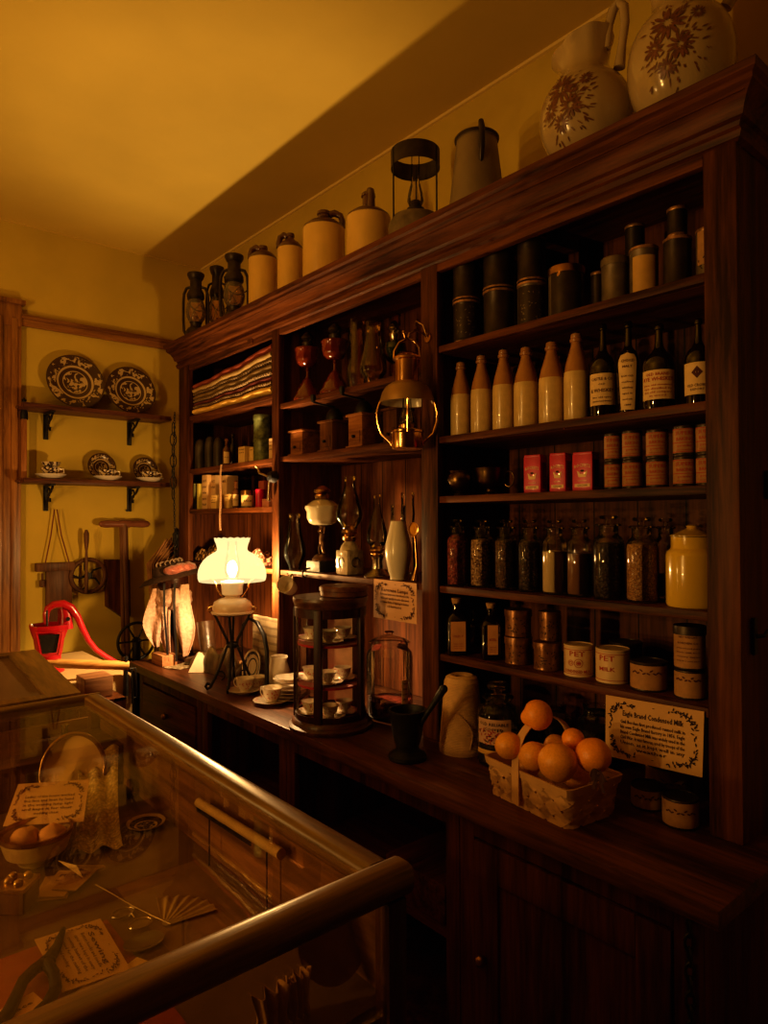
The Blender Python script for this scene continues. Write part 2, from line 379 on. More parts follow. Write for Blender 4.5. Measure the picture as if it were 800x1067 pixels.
zr = aty(23, 327.5, YB-.02).z
d = MB(); d.lo((x0, YB-.022, zr-.055), (XW, YB, zr-.018), 0, .004); d.lo((x0, YB-.034, zr-.02), (XW, YB, zr), 0, .005)
struct('trim_2', d, wood('rail oak back', (.16, .06, .012), (.40, .18, .04), 0, .4, 14, coat=.3))
struct('trim_3', MB().lo((-2.6, YB-.012, ZC-.006), (XW, YB, ZC)), CEILM)
struct('trim_4', MB().lo((XW-.012, -2.6, ZC-.010), (XW, YB, ZC)), plain('bead highlight', (.85, .65, .22), .7, var=.03))  # lighter colour paints in the highlight along the bead
struct('baseboard_back', MB().lo((x0+.001, YB-.018, 0), (XW, YB, .16), 0, .004), OAKX)

# ------------------------------------------------------------ shelving unit on the counter
UX, UB, Y0, Y1 = 1.43, 1.755, .578, 3.255
ZCT = .85; ZF, ZC0, ZTOP = 2.24, 2.295, 2.385
SH = [('right', [2.018, 1.749, 1.573, 1.309, 1.109]), ('mid', [1.965, 1.755, 1.31]), ('left', [2.015, 1.755, 1.560, 1.31])]
P3 = (Y0, .645); P2 = (1.431, 1.50); P1 = (2.315, 2.366); P0 = (3.143, Y1)
unit = thing('shelving_unit', 'tall dark oak shop shelving unit with moulded cornice along the wall', 'shelves', ((UX+UB)/2, (Y0+Y1)/2, ZCT))
for a, b in (P0, P1, P2, P3): MB().lo((UX-.004, a, ZCT+.001), (UX+.022, b, ZC0), 0, .003).build('stile', OAKZ, unit)
for a in (Y0+.001, P2[0]+.015, P1[0]+.012, Y1-.026): MB().lo((UX+.022, a, ZCT+.001), (UB, a+.025, ZC0)).build('side_panel', OAKZ, unit)
MB().lo((UB-.014, Y0+.02, ZCT+.001), (UB-.002, Y1-.02, ZC0)).build('back_board', BACKM, unit)
MB().lo((UX-.002, P3[1]+.001, ZF), (UX+.02, P0[0]-.001, ZC0-.001), 0, .002).build('frieze_board', OAKY, unit)
MB().lo((UX, Y0, ZC0), (UB, Y1, ZC0+.03)).build('top_board', OAKY, unit)
def rim(o): return [(UB, Y1+o), (UX-o, Y1+o), (UX-o, Y0-o), (UB, Y0-o)]
prof = [(0, 2.262), (.010, 2.268), (.014, 2.280), (.008, 2.292), (.012, 2.300), (.020, 2.305), (.024, 2.320), (.034, 2.338), (.046, 2.348), (.05, 2.352), (.05, 2.362), (.058, 2.368), (.060, 2.385), (-.02, 2.387), (-.02, 2.330)]
c = MB(); vs = []; 
for o, z in prof: vs += [(x, y, z) for x, y in rim(o)]
fs = [(i*4+k, i*4+k+1, (i+1)*4+k+1, (i+1)*4+k) for i in range(len(prof)-1) for k in range(3)]
c.add(vs, fs); c.build('cornice', OAKY, unit, ang=25)
bays = [(P3[1], P2[0]+.015, SH[0][1]), (P2[1]-.044, P1[0]+.012, SH[1][1]), (P1[0]+.037, P0[1]-.026, SH[2][1])]
for bi, (a, b, zs) in enumerate(bays):
    if bi == 0: a = Y0+.026
    for z in zs:
        t = .020; mb = MB(); xx = UX+.022
        mb.lo((xx, a, z-t), (UB-.015, b, z)); lo_, hi = [(P3[1], P2[0]), (P2[1], P1[0]), (P1[1], P0[0])][bi]
        mb.lo((UX+.001, lo_+.001, z-t), (xx, hi-.001, z), 0, .003); mb.build('shelf', OAKY, unit)
mb = MB(); p = atx(261, 357, UX-.003); mb.lo((UX-.008, p.y-.02, 2.245), (UX-.0025, p.y+.02, 2.29), 0, .001); mb.build('frieze_block', PALEW if 0 else OAKZ, unit)
for py, (w_, h_) in ((663, (.02, .075)), (505, (.012, .06))):
    mb = MB(); p = aty(786 if py > 600 else 800, py, Y0-.004); mb.lo((p.x-.008, Y0-.008, p.z-h_/2), (p.x+.008, Y0-.0005, p.z+h_/2), 0, .002)
    mb.tube([(p.x, Y0-.008, p.z), (p.x+.008, Y0-.02, p.z+.002), (p.x+.022, Y0-.022, p.z+.012)], .004); mb.build('iron_latch', IRON, unit)

# worktop and base cabinets
CY0, CY1, CX = .51, 3.20, 1.16
solo('worktop', MB().lo((CX, CY0, ZCT-.035), (UB, CY1, ZCT), 0, .004), TOPM, 'long worn dark wooden counter top under the shelving', 'counter', ((CX+UB)/2, 2, ZCT-.035))
BX = 1.195
cuts = [atx(491, 900, BX).y, atx(467, 900, BX).y, atx(307, 800, BX).y, atx(290, 800, BX).y, atx(216, 740, BX).y, atx(205, 740, BX).y]
def cab(name, label, ya, yb, kind):
    t = thing(name, label, 'cabinet', ((BX+UB)/2, (ya+yb)/2, 0))
    ya += .001; yb -= .001
    w = .045
    fr = MB(); fr.lo((BX, ya, .08), (BX+.022, ya+w, ZCT-.036), 0, .002); fr.lo((BX, yb-w, .08), (BX+.022, yb, ZCT-.036), 0, .002)
    fr.lo((BX, ya+w, ZCT-.085), (BX+.022, yb-w, ZCT-.036), 0, .002); fr.lo((BX, ya+w, .08), (BX+.022, yb-w, .14), 0, .002)
    fr.build('face_frame', OAKZ, t)
    bd = MB(); bd.lo((BX+.0225, ya, .0), (UB, ya+.02, ZCT-.037)); bd.lo((BX+.0225, yb-.02, 0), (UB, yb, ZCT-.037))
    bd.lo((UB-.02, ya+.02, 0), (UB, yb-.02, ZCT-.037)); bd.lo((BX+.0225, ya+.02, .09), (UB-.02, yb-.02, .11)); bd.lo((BX+.06, ya+.02, 0), (BX+.075, yb-.02, .09))
    bd.build('carcass', OAKZ, t)
    if kind == 'open':
        MB().lo((BX+.03, ya+.021, .46), (UB-.021, yb-.021, .48), 0, .002).build('shelf', OAKY, t)
    if kind == 'drawers':
        for k in range(3):
            z0 = .16+k*.205; dr = MB().lo((BX-.006, ya+w+.004, z0), (BX+.018, yb-w-.004, z0+.19), 0, .004).build('drawer', OAKY, t)
            kb = MB(); kb.ball((BX-.018, (ya+yb)/2, z0+.1), .014, 0, 12, 8); kb.lo((BX-.012, (ya+yb)/2-.004, z0+.096), (BX-.005, (ya+yb)/2+.004, z0+.104)); kb.build('knob', BRASS, dr)
    if kind == 'doors':
        n = 1; L = (yb-ya-2*w)/n
        for k in range(n):
            a = ya+w+k*L+.003; b = a+L-.006; dr = MB()
            dr.lo((BX-.004, a, .145), (BX+.016, a+.07, .76), 0, .003); dr.lo((BX-.004, b-.07, .145), (BX+.016, b, .76), 0, .003)
            dr.lo((BX-.004, a+.07, .68), (BX+.016, b-.07, .76), 0, .003); dr.lo((BX-.004, a+.07, .145), (BX+.016, b-.07, .225), 0, .003)
            dr.lo((BX+.004, a+.07, .225), (BX+.012, b-.07, .68)); o = dr.build('door', OAKZ, t)
            kb = MB(); kb.ball((BX-.018, b-.03, .5), .013, 0, 12, 8); kb.lo((BX-.012, b-.034, .496), (BX-.003, b-.026, .504)); kb.build('knob', BRASS, o)
    return t
ms = sorted([CY0+.05]+[(cuts[0]+cuts[1])/2, (cuts[2]+cuts[3])/2, (cuts[4]+cuts[5])/2]+[CY1-.04])
cab('base_cabinet', 'closed dark base cabinet with panelled door under the orange basket', ms[0], ms[1], 'doors')
cab('base_cabinet', 'open fronted base cabinet below the mortar, nearer than its open neighbour', ms[1], ms[2], 'open')
cab('base_cabinet', 'open fronted base cabinet below the teacups and lamp', ms[2], ms[3], 'open')
cab('base_cabinet', 'base cabinet with drawers at the far end below the bonnet', ms[3], ms[4], 'drawers')
p = atx(452, 900, BX+.1); mb = MB(); mb.lo((BX+.04, p.y-.10, .4805), (BX+.25, p.y+.13, .58), 0, .004)
t = solo('wooden_crate', mb, OAKX, 'plain reddish wooden box on the shelf inside the open base cabinet', 'box', (BX+.14, p.y, .48))

# ------------------------------------------------------------ glass display case in front
cx1, cy0, cy1, cz = .627, .684, 1.94, 1.03; cx0 = -.10; SZ = .845
case = thing('display_case', 'glass topped oak display case filled with small antiques', 'display case', ((cx0+cx1)/2, (cy0+cy1)/2, 0))
rw = .05
def rail(name, p, axis, q, mat, par=case):
    mb = MB(); pr = []
    for k in range(14): a = 2*PI*k/14; pr.append((.5*math.copysign(abs(math.cos(a))**.6, math.cos(a)), .5*math.copysign(abs(math.sin(a))**.6, math.sin(a))))
    W, H = q; vs = []
    for e in p: vs += [(e[0]+(x*W if axis == 1 else 0), e[1]+(x*W if axis == 0 else 0), e[2]+z*H) for x, z in pr]
    mb.add(vs, [(k, (k+1) % 14, 14+(k+1) % 14, 14+k) for k in range(14)]+[tuple(range(14))[::-1], tuple(range(14, 28))]); return mb.build(name, mat, par, ang=50)
rail('top_rail', [(cx1-.022, cy0+.045, cz-.018), (cx1-.022, cy1, cz-.018)], 1, (.045, .036), GOLDY)
rail('top_rail', [(cx0, cy0+.02, cz-.015), (cx1+.004, cy0+.02, cz-.015)], 0, (.046, .042), GOLDX)
rail('top_rail', [(cx0, cy1+.012, cz-.018), (cx1, cy1+.012, cz-.018)], 0, (.026, .036), GOLDX)
rail('top_rail', [(cx0-.02, cy0, cz-.018), (cx0-.02, cy1+.02, cz-.018)], 1, (.04, .036), GOLDY)
MB().lo((cx0, cy0+.044, cz-.014), (cx1-.045, cy1-.001, cz-.009)).build('glass_top', GLP, case)
MB().lo((cx0, cy0+.012, SZ+.001), (cx1-.04, cy0+.016, cz-.037)).build('end_pane', GLR, case)
for x, y in ((cx1-.035, cy0+.004), (cx1-.035, cy1-.03), (cx0-.035, cy0+.004), (cx0-.035, cy1-.03)): MB().lo((x, y, 0), (x+.032, y+.03, cz-.038), 0, .003).build('corner_post', wood('case dark post', (.03, .01, .004), (.12, .045, .015), 2, .4, 14), case)
MB().lo((cx0-.02, cy0+.035, SZ-.02), (cx1-.012, cy1-.001, SZ)).build('deck_board', plain('olive deck', (.15, .085, .028), .85, var=.15, sc=8), case)
MB().lo((cx1-.012, cy0+.035, .02), (cx1-.002, cy1-.03, cz-.038)).build('back_panel', wood('case back oak', (.07, .028, .008), (.34, .17, .045), 1, .5, 9), case)
MB().lo((cx0-.02, cy1-.001, .02), (cx1-.012, cy1+.009, cz-.06)).build('end_panel', wood('case end', (.10, .04, .008), (.26, .12, .03), 0, .5, 9), case)
MB().lo((cx0-.034, cy0+.035, .02), (cx0-.024, cy1, cz-.038)).build('side_pane', GLR, case)
MB().lo((cx0-.02, cy0+.012, .02), (cx1-.036, cy0+.03, SZ-.021)).build('apron', OAKZ, case)
MB().lo((cx0-.02, 1.73, SZ+.0005), (cx1-.014, 1.93, SZ+.10), 0, .004).build('riser', wood('riser brown', (.05, .02, .006), (.13, .055, .014), 0, .6, 9), case)

# second, lower sloping case behind it
t = thing('desk_case', 'second oak case with framed sloping lid behind the glass display case', 'display case', (.2, 2.2, 0))
a0, a1, b0, b1 = 1.975, 2.46, 1.02, 1.07
mb = MB()
zz = lambda y: b0+(b1-b0)*(y-a0)/(a1-a0)
def slab(mb, xa, xb, ya, yb, dz, th, mi=0):
    mb.add([(xa, ya, zz(ya)+dz-th), (xb, ya, zz(ya)+dz-th), (xb, yb, zz(yb)+dz-th), (xa, yb, zz(yb)+dz-th), (xa, ya, zz(ya)+dz), (xb, ya, zz(ya)+dz), (xb, yb, zz(yb)+dz), (xa, yb, zz(yb)+dz)],
           [(0, 3, 2, 1), (4, 5, 6, 7), (0, 1, 5, 4), (1, 2, 6, 5), (2, 3, 7, 6), (3, 0, 4, 7)], mi)
slab(mb, .50, .585, a0, a1, .012, .03); slab(mb, -.3, .50, a0, a0+.03, .012, .03); slab(mb, -.3, .5, a1-.035, a1, .012, .03); slab(mb, -.38, -.3, a0, a1, .012, .03)
mb.build('lid_frame', GOLDY, t)
m2 = MB(); slab(m2, -.3, .5, a0+.03, a1-.035, .004, .008); m2.build('lid_panel', plain('lid wall reflection', (.16, .10, .045), .35, var=.1, sc=5, bump=.02, coat=.4), t)  # wall reflected in the glass lid, painted as a brownish grey panel
m2 = MB(); m2.lo((-.37, a0+.005, 0), (.575, a1-.01, b0-.02)); m2.build('carcass', OAKZ, t)
# ------------------------------------------------------------ right bay, shelf by shelf
Z1, Z2, Z3, Z4, Z5 = 2.018, 1.749, 1.573, 1.309, 1.109
LN = lambda n, l=8: [''.join(random.choice('aeinorstlmu') for _ in range(random.randint(3, l))) for _ in range(n)]
TARN = plain('tarnished brass', (.14, .085, .035), .3, 1, var=.4, sc=30)
RUSTR = plain('rusty rim', (.40, .22, .10), .4, .5, var=.6, sc=70)
def canprof(r, h): return [(0, 0), (r*.97, 0), (r, .0015), (r, .004), (r*.975, .006), (r*.975, h-.006), (r, h-.004), (r, h-.0015), (r*.97, h), (r*.93, h), (r*.92, h-.002), (0, h-.002)]
def can(name, label, cat, p, r, h, group=None, body=TIN, paper=None, ink=INK, texts=(), phi=None, deco=None, span=2.4, lid=None, lz=(.1, .9), z0=0):
    p = Vector((p.x, p.y, p.z+z0+.0004)); t = thing(name, label, cat, p, group); pf = canprof(r, h)
    MB().lathe(pf, p, 32).build('can_body', body, t)
    if cat == 'tin' and name == 'storage_tin':
        for a_, b_ in ((.0, .006), (h-.007, h+.0005)): MB().lathe([(r*.99, a_), (r*1.02, a_+.001), (r*1.02, b_-.001), (r*.99, b_)], p, 32).build('rusty_rim', RUSTR, t)
    if lid:
        m_ = MB(); m_.lathe([(r*1.0, h-.016), (r*1.035, h-.016), (r*1.035, h+.001), (r*1.02, h+.003), (0, h+.003)], p, 32); m_.build('lid', lid, t)
    if paper:
        ph = camphi(p) if phi is None else phi; f = lambda x, z: wrap(p, [(r*.985, -1), (r*.985, 2)], ph, .0003)(x, z); f2 = lambda x, z: wrap(p, [(r*.985, -1), (r*.985, 2)], ph, .0009)(x, z)
        lb = MB(); patch(lb, f, -r*span/2, r*span/2, h*lz[0], h*lz[1], 0, 20, 1)
        for tx, sz, cz_, w in texts: lb.text(tx, sz, f2, 0, h*cz_, 1, w*r if w else None)
        if deco: deco(lb, f2, r, h)
        lb.build('paper_label', [paper, ink], t)
    return t

# top shelf: tins
def rustdeco(lb, f, r, h):
    for i in range(26): lb.leaf(random.uniform(-r*.9, r*.9), random.uniform(h*.15, h*.85), .007, .003, random.uniform(0, 6), f, 1)
def tinpair(px, w1, t1, w2, t2, names, labs=None, X=1.505, mats=(TIND, TIND), deco=(None, None)):
    p, r, h = spot(px, X, Z1, w1, t1); can(names, labs[0], 'tin', p, r, h, 'old storage tins on the top shelf', mats[0], TIND if deco[0] else None, TIN, deco=deco[0])
    if w2:
        p2, r2, h2 = spot(px, X, Z1, w2, t2); can(names, labs[1], 'tin', p, r2, h2-h-.004, 'old storage tins on the top shelf', mats[1], z0=h+.004)
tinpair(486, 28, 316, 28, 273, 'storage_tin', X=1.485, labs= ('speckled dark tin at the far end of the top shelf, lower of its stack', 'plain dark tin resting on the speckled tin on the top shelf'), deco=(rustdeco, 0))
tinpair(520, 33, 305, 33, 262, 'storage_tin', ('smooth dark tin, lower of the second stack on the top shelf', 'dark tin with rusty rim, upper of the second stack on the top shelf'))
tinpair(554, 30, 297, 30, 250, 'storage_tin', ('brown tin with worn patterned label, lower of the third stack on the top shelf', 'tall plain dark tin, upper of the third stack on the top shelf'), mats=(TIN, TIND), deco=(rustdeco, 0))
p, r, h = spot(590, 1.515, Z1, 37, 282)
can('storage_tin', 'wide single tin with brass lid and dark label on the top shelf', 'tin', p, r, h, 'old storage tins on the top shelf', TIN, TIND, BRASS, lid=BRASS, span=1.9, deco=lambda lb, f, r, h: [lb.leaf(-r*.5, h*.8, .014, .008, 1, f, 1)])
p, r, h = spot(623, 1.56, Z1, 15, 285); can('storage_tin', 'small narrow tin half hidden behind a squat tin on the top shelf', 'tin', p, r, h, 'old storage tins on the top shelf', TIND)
p, r, h = spot(641, 1.50, Z1, 28, 272); can('storage_tin', 'squat brown tin with a dented lid just left of the yellow lit tin', 'tin', p, r, h, 'old storage tins on the top shelf', TIN, lid=TIN)
p, r, h = spot(671, 1.50, Z1, 29, 260); can('storage_tin', 'tin with its yellow lit front painted gold on the top shelf', 'tin', p, r, h, 'old storage tins on the top shelf', TIN, plain('yellow lit front', (.62, .38, .10), .5, var=.15), INK, span=1.7, texts=[], lz=(.08, .8))  # gold patch paints the yellow light falling on this tin
p, r, h = spot(662, 1.60, Z1, 20, 236); can('storage_tin', 'tall dark tin standing behind the yellow lit tin', 'tin', p, r, h, 'old storage tins on the top shelf', TIND)
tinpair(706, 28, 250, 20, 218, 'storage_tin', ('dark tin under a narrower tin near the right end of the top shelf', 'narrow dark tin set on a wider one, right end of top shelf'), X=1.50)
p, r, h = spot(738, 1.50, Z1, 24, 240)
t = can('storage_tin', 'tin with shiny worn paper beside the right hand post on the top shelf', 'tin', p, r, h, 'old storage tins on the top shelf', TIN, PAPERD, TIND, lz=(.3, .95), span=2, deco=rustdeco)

# second shelf: stoneware and whisky
def ginger(px, w, top, lab, X=1.495):
    p, r, h = spot(px, X, Z2, w, top); p.z += .0004; t = thing('stoneware_bottle', lab, 'bottle', p, 'two tone stoneware bottles on the second shelf')
    z = lambda k: k*h; zs = .56
    full = [(0, 0), (r*.93, 0), (r, .004), (r, z(.50)), (r*.97, z(.56)), (r*.84, z(.66)), (r*.62, z(.77)), (r*.46, z(.85)), (r*.40, z(.90)), (r*.50, z(.905)), (r*.52, z(.935)), (r*.42, z(.945)), (r*.46, z(.955)), (r*.42, z(.995)), (r*.3, z(1)), (r*.22, z(.99)), (0, z(.985))]
    k = 5
    MB().lathe(full[:k], p, 30).build('bottle_body', STONE, t); MB().lathe(full[k-1:], p, 30).build('glazed_neck', STONEB, t); MB().lathe([(r*.24, z(.985)), (r*.26, z(1.01)), (r*.18, z(1.02)), (0, z(1.02))], p, 16).build('stopper', IRON, t)
cs = [(480.5, 22, 378), (502, 23, 371), (525, 23.5, 365), (548.5, 26, 362.5), (575, 27, 357), (601, 26.5, 348)]
nm = ['at the far end beside the post', 'second from the far end', 'third from the far end', 'fourth from the far end', 'with dark spots, fifth from the far end', 'next to the first whisky bottle']
for (a, w, tp), l in zip(cs, nm): ginger(a, w, tp, 'two tone cream and brown stoneware bottle '+l)
def spirit(px, w, top, lab, kind, texts, lz, X=1.50):
    p, r, h = spot(px, X, Z2, w, top); p.z += .0004; t = thing('whiskey_bottle', lab, 'bottle', p, 'dark spirit bottles on the second shelf')
    if kind == 'flask': pf = [(0, 0), (r*.80, 0), (r*.84, .004), (r*.92, h*.3), (r, h*.48), (r*.98, h*.56), (r*.7, h*.66), (r*.36, h*.72), (r*.30, h*.76), (r*.26, h*.92), (r*.36, h*.93), (r*.36, h*.98), (r*.25, h), (0, h)]
    else: pf = [(0, 0), (r*.95, 0), (r, .005), (r, h*.52), (r*.96, h*.57), (r*.75, h*.63), (r*.45, h*.68), (r*.30, h*.73), (r*.24, h*.80), (r*.22, h*.93), (r*.32, h*.935), (r*.32, h*.98), (r*.24, h), (0, h)]
    MB().lathe(pf, p, 32).build('bottle_body', DKB, t)
    ph = camphi(p, -6); lb = MB(); f1 = wrap(p, pf, ph, .0004); f2 = wrap(p, pf, ph, .001)
    if kind == 'flask':
        W = r*.95
        lb.sheet(lambda u, v: f1((u-.5)*W*1.7*(.72+.35*v if v < .8 else (1.0)*math.sqrt(max(0, 1-((v-.8)/.2)**2))), h*(.05+.62*v)), 10, 16)
    else: patch(lb, f1, -r*1.15, r*1.15, h*lz[0], h*lz[1], 0, 16, 2)
    for tx, sz, cz_, w_ in texts: lb.text(tx, sz, f2, 0, h*cz_, 1, w_*r)
    lb.build('paper_label', [PAPERY, INKR if kind == 'red' else INK], t)
spirit(628.5, 27, 338, 'dark whiskey bottle with square cream label, next to the stoneware bottles', 'a', [('CASTLE & CO', .010, .40, 1.7), ('OLD', .006, .345, .5), ('& WHISKEY', .012, .28, 1.9), ('fine old spirit', .006, .21, 1.5), ('blended and bottled', .006, .17, 1.5)], (.13, .46))
spirit(655, 25, 335, 'dark flask shaped bottle with tall arched yellow label', 'flask', [('CHOICE', .010, .56, 1.0), ('MALT', .008, .50, .8), ('RICH OLD', .006, .40, 1.0), ('malted', .006, .34, .9), ('whiskey', .006, .28, .9), ('aged in', .006, .22, .8), ('wood casks', .006, .16, .8), ('1888', .006, .10, .5)], 0)
spirit(687, 33, 338, 'wide dark bottle with red lettered cream label in the middle of the spirits', 'red', [('OLD BRAND', .009, .40, 1.5), ('RYE WHISKEY', .012, .345, 2.0), ('pure old mountain', .006, .28, 1.9), ('rye distilled by', .006, .24, 1.8), ('the old company', .006, .20, 1.8), ('in wood', .006, .16, 1.0)], (.12, .45))
spirit(728, 28, 332, 'dark bottle beside the right hand post with portrait oval on its label', 'a', [('OLD CROWN', .009, .22, 1.5), ('EXPORT', .007, .175, 1.0), ('I', .03, .36, .14), ('0', .036, .36, .5), ('0', .036, .36, .8)], (.12, .48))

# third shelf: brassware, cocoa tins, small cans
p, r, h = spot(480, 1.47, Z3, 30, 491); p.z += .0004
solo('brass_bowl', MB().lathe([(0, 0), (r*.5, 0), (r*.55, .006), (r*.4, .01), (r*.75, h*.3), (r, h*.62), (r*.92, h*.82), (r*.8, h*.92), (r*.86, h), (r*.8, h*.98), (r*.74, h*.9), (r*.86, h*.7), (0, h*.25)], p, 36), TARN, 'dark tarnished squat brass bowl at the far end of the third shelf', 'bowl', p)
p, r, h = spot(511, 1.50, Z3, 34, 488); p.z += .0004; t = thing('footed_cup', 'tarnished brass footed cup with loop handle beside the red tins', 'cup', p)
MB().lathe([(0, 0), (r*.48, 0), (r*.5, .004), (r*.3, .010), (r*.28, h*.22), (r*.62, h*.3), (r*.86, h*.5), (r*.9, h*.8), (r, h), (r*.95, h), (r*.84, h*.8), (r*.8, h*.5), (0, h*.3)], p, 36).build('cup_body', TARN, t)
a = -60; q = Vector((.25, -.968, 0)); P_ = []
for k in range(13):
    th = PI*.62-k*PI*1.35/12; P_.append(p+q*(r*.92+.014+.016*math.cos(th))+Vector((0, 0, h*.58+.022*math.sin(th))))
MB().tube(P_, .0022, seg=8).build('handle', TARN, t)
for px, w, tp, lab, arch in ((553, 18, 474, 'red cocoa tin with arched lettering, farthest of the three', 0), (579.5, 17, 472, 'red cocoa tin turned slightly, in the middle of the three', 1), (605.5, 21, 471, 'red cocoa tin, nearest and brightest of the three', 0)):
    p, r, h = spot(px, 1.485, Z3, w, tp); w = r*2; dp = .045; p.z += .0004; p.x += .012
    ang = camphi(p) - PI + R(-24); ct, st = math.cos(ang), math.sin(ang); t = thing('cocoa_tin', lab, 'tin', p, 'red cocoa tins on the third shelf')
    W = w*1.05
    M = Matrix.Translation(p) @ Matrix.Rotation(ang, 4, 'Z')
    MB().box((dp/2-.01, 0, (h-.006)/2), (dp, W, h-.006), 0, M, .0025).build('tin_body', REDT, t)
    MB().box((dp/2-.01, 0, h-.004), (dp*.96, W*.96, .008), 0, M, .002).build('tin_lid', REDT, t)
    fm = lambda x, z: M @ Vector((-.0107, -x, z)); lb = MB()
    lb.text('ROCKETS', .0115, fm, 0, h*.66, 0, W*.8, arch=.004)
    lb.poly([(-W*.26, h*.52), (-W*.18, h*.36), (W*.18, h*.36), (W*.26, h*.52), (W*.17, h*.50), (W*.1, h*.44), (-W*.1, h*.44), (-W*.17, h*.50)], fm, 0)
    lb.leaf(-W*.1, h*.52, W*.2, .006, 0, fm, 1); lb.poly([(-W*.38, h*.11), (W*.38, h*.11), (W*.38, h*.19), (-W*.38, h*.19)], fm, 0)
    fm2 = lambda x, z: M @ Vector((-.0112, -x, z)); lb.text('COCOA', .006, fm2, 0, h*.15, 1, W*.5); lb.text('half pound', .004, fm2, 0, h*.27, 0, W*.4)
    lb.build('tin_print', [plain('cream print', (.85, .6, .3), .5), INKD], t)
    sd = MB(); fs_ = lambda x, z: M @ Vector((dp/2-.01+x, -W/2-.0007, z)); sd.poly([(-dp*.32, h*.12), (dp*.32, h*.12), (dp*.32, h*.8), (-dp*.32, h*.8)], fs_, 0)
    fs2 = lambda x, z: M @ Vector((dp/2-.01+x, -W/2-.0012, z))
    for i in range(8): sd.text('directions', .004, fs2, 0, h*(.74-.075*i), 1, dp*.5)
    sd.build('side_label', [plain('dull side label', (.20, .10, .05), .6), INKD], t)
cst = [(639, 18, 451, 'at the far end'), (659, 20.5, 448, 'second from the far end'), (685, 22.5, 447, 'third from the far end'), (713.5, 23, 443, 'fourth from the far end'), (737, 22, 441, 'partly hidden by the right hand post')]
for px, w, tp, l in cst:
    p, r, h = spot(px, 1.49, Z3, w, tp); hh = h/2-.001
    for k in range(2):
        can('food_can', 'small red and tan can, %s of the stack %s' % (('lower', 'upper')[k], l), 'can', p, r, hh-.001, 'small red and tan cans on the third shelf', TIND, PAPERD, INKR,
            [('SUPERB', .012, .74, 1.7), ('BAKING', .010, .55, 1.5), ('powder', .007, .33, 1.3), ('one pound net', .005, .2, 1.5)], z0=k*hh, span=2.8,
            deco=lambda lb, f, r, h: [lb.poly([(-r*1.3, h*zq), (r*1.3, h*zq), (r*1.3, h*(zq+.02)), (-r*1.3, h*(zq+.02))], (lambda x, z: f(x, z)), 1) if 0 else patch(lb, f, -r*1.35, r*1.35, h*zq, h*(zq+.025), 1, 14, 1) for zq in (.12, .42, .86)])

# fourth shelf: glass jars with stoppers
def jar(px, w, top, lab, fill, X=1.495, level=.68, empty=False, fillname='contents'):
    p, r, h = spot(px, X, Z4, w, top); p.z += .0004; t = thing('apothecary_jar', lab, 'jar', p, 'glass stoppered jars on the fourth shelf')
    hb = h
    MB().lathe([(0, .002), (r*.95, .001), (r, .006), (r, h*.64), (r*.97, h*.69), (r*.86, h*.73), (r*.66, h*.76), (r*.62, h*.79), (r*.63, h*.865), (r*.82, h*.873), (r*.84, h*.89), (r*.64, h*.90)], p, 36).build('jar_body', GLJ, t)
    s = MB(); s.lathe([(0, h*.80), (r*.46, h*.80), (r*.54, h*.885), (r*.22, h*.90), (r*.20, h*.945), (r*.52, h*.955), (r*.60, h*.975), (r*.52, h*.995), (0, h)], p, 28); s.build('glass_stopper', GLJ, t)
    if fill:
        g = [(0, .006), (r*.90, .006), (r*.945, .010)]; top_ = h*level
        if top_ > h*.64: g += [(r*.945, h*.635), (r*.90, min(top_, h*.70))]+([(r*.6, h*.755)] if level > .72 else [])
        else: g += [(r*.945, top_)]
        g += [(0, g[-1][1]+.004)]
        MB().lathe(g, p, 30).build(fillname, fill, t)
    return t
BEANR = grain('red beans', (.20, .02, .03), (.60, .13, .13), 150); MIX = grain('mixed seed', (.16, .06, .025), (.90, .60, .36), 170)
PEP = grain('brown seed', (.05, .022, .012), (.26, .13, .06), 190); PEPD = grain('peppercorns', (.008, .005, .004), (.09, .045, .022), 170)
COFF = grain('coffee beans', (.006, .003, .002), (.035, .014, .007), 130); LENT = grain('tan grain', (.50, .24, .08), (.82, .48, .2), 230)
FLOUR = plain('pale flour', (.72, .56, .30), .9, var=.04, bump=.1); TEA = plain('brown powder', (.22, .10, .04), .9)
jar(477, 23, 541, 'stoppered glass jar of dark red beans at the far end', BEANR, X=1.47, level=.74)
jar(502.5, 25, 541.5, 'stoppered glass jar of mixed light and dark seed', MIX, level=.72)
jar(527.5, 24, 541.5, 'stoppered glass jar of fine brown seed, third from the far end', PEP, level=.7)
jar(552, 24, 541.5, 'stoppered glass jar of black peppercorns beside the pale powder', PEPD, level=.68)
jar(578, 26, 541.5, 'stoppered glass jar filled with pale cream powder', FLOUR, level=.57)
jar(604, 26, 541, 'stoppered glass jar of brown powder beside the pale powder', TEA, level=.55)
jar(634.5, 32, 537, 'wide stoppered glass jar of black coffee beans', COFF, level=.66)
jar(669, 32, 539, 'wide stoppered glass jar of tan grain next to the yellow canister', LENT, level=.68)
jar(694, 24, 540, 'shadowed stoppered jar standing behind the yellow canister', TEA, X=1.60, level=.3)
p, r, h = spot(722, 1.505, Z4, 53, 547); p.z += .0004; t = thing('enamel_canister', 'yellow enamel canister with black rimmed lid at the right end', 'canister', p)
MB().lathe([(0, 0), (r*.95, 0), (r, .006), (r, h*.62), (r*.96, h*.67), (r*.84, h*.70), (r*.80, h*.72), (r*.80, h*.855), (0, h*.85)], p, 44).build('canister_body', YELE, t)
l = MB(); l.lathe([(r*.80, h*.857), (r*.84, h*.86), (r*.84, h*.872), (r*.80, h*.875), (r*.5, h*.92), (r*.3, h*.945), (r*.2, h*.96), (r*.24, h*.985), (r*.16, h), (0, h)], p, 40); lo = l.build('lid', YELE, t)
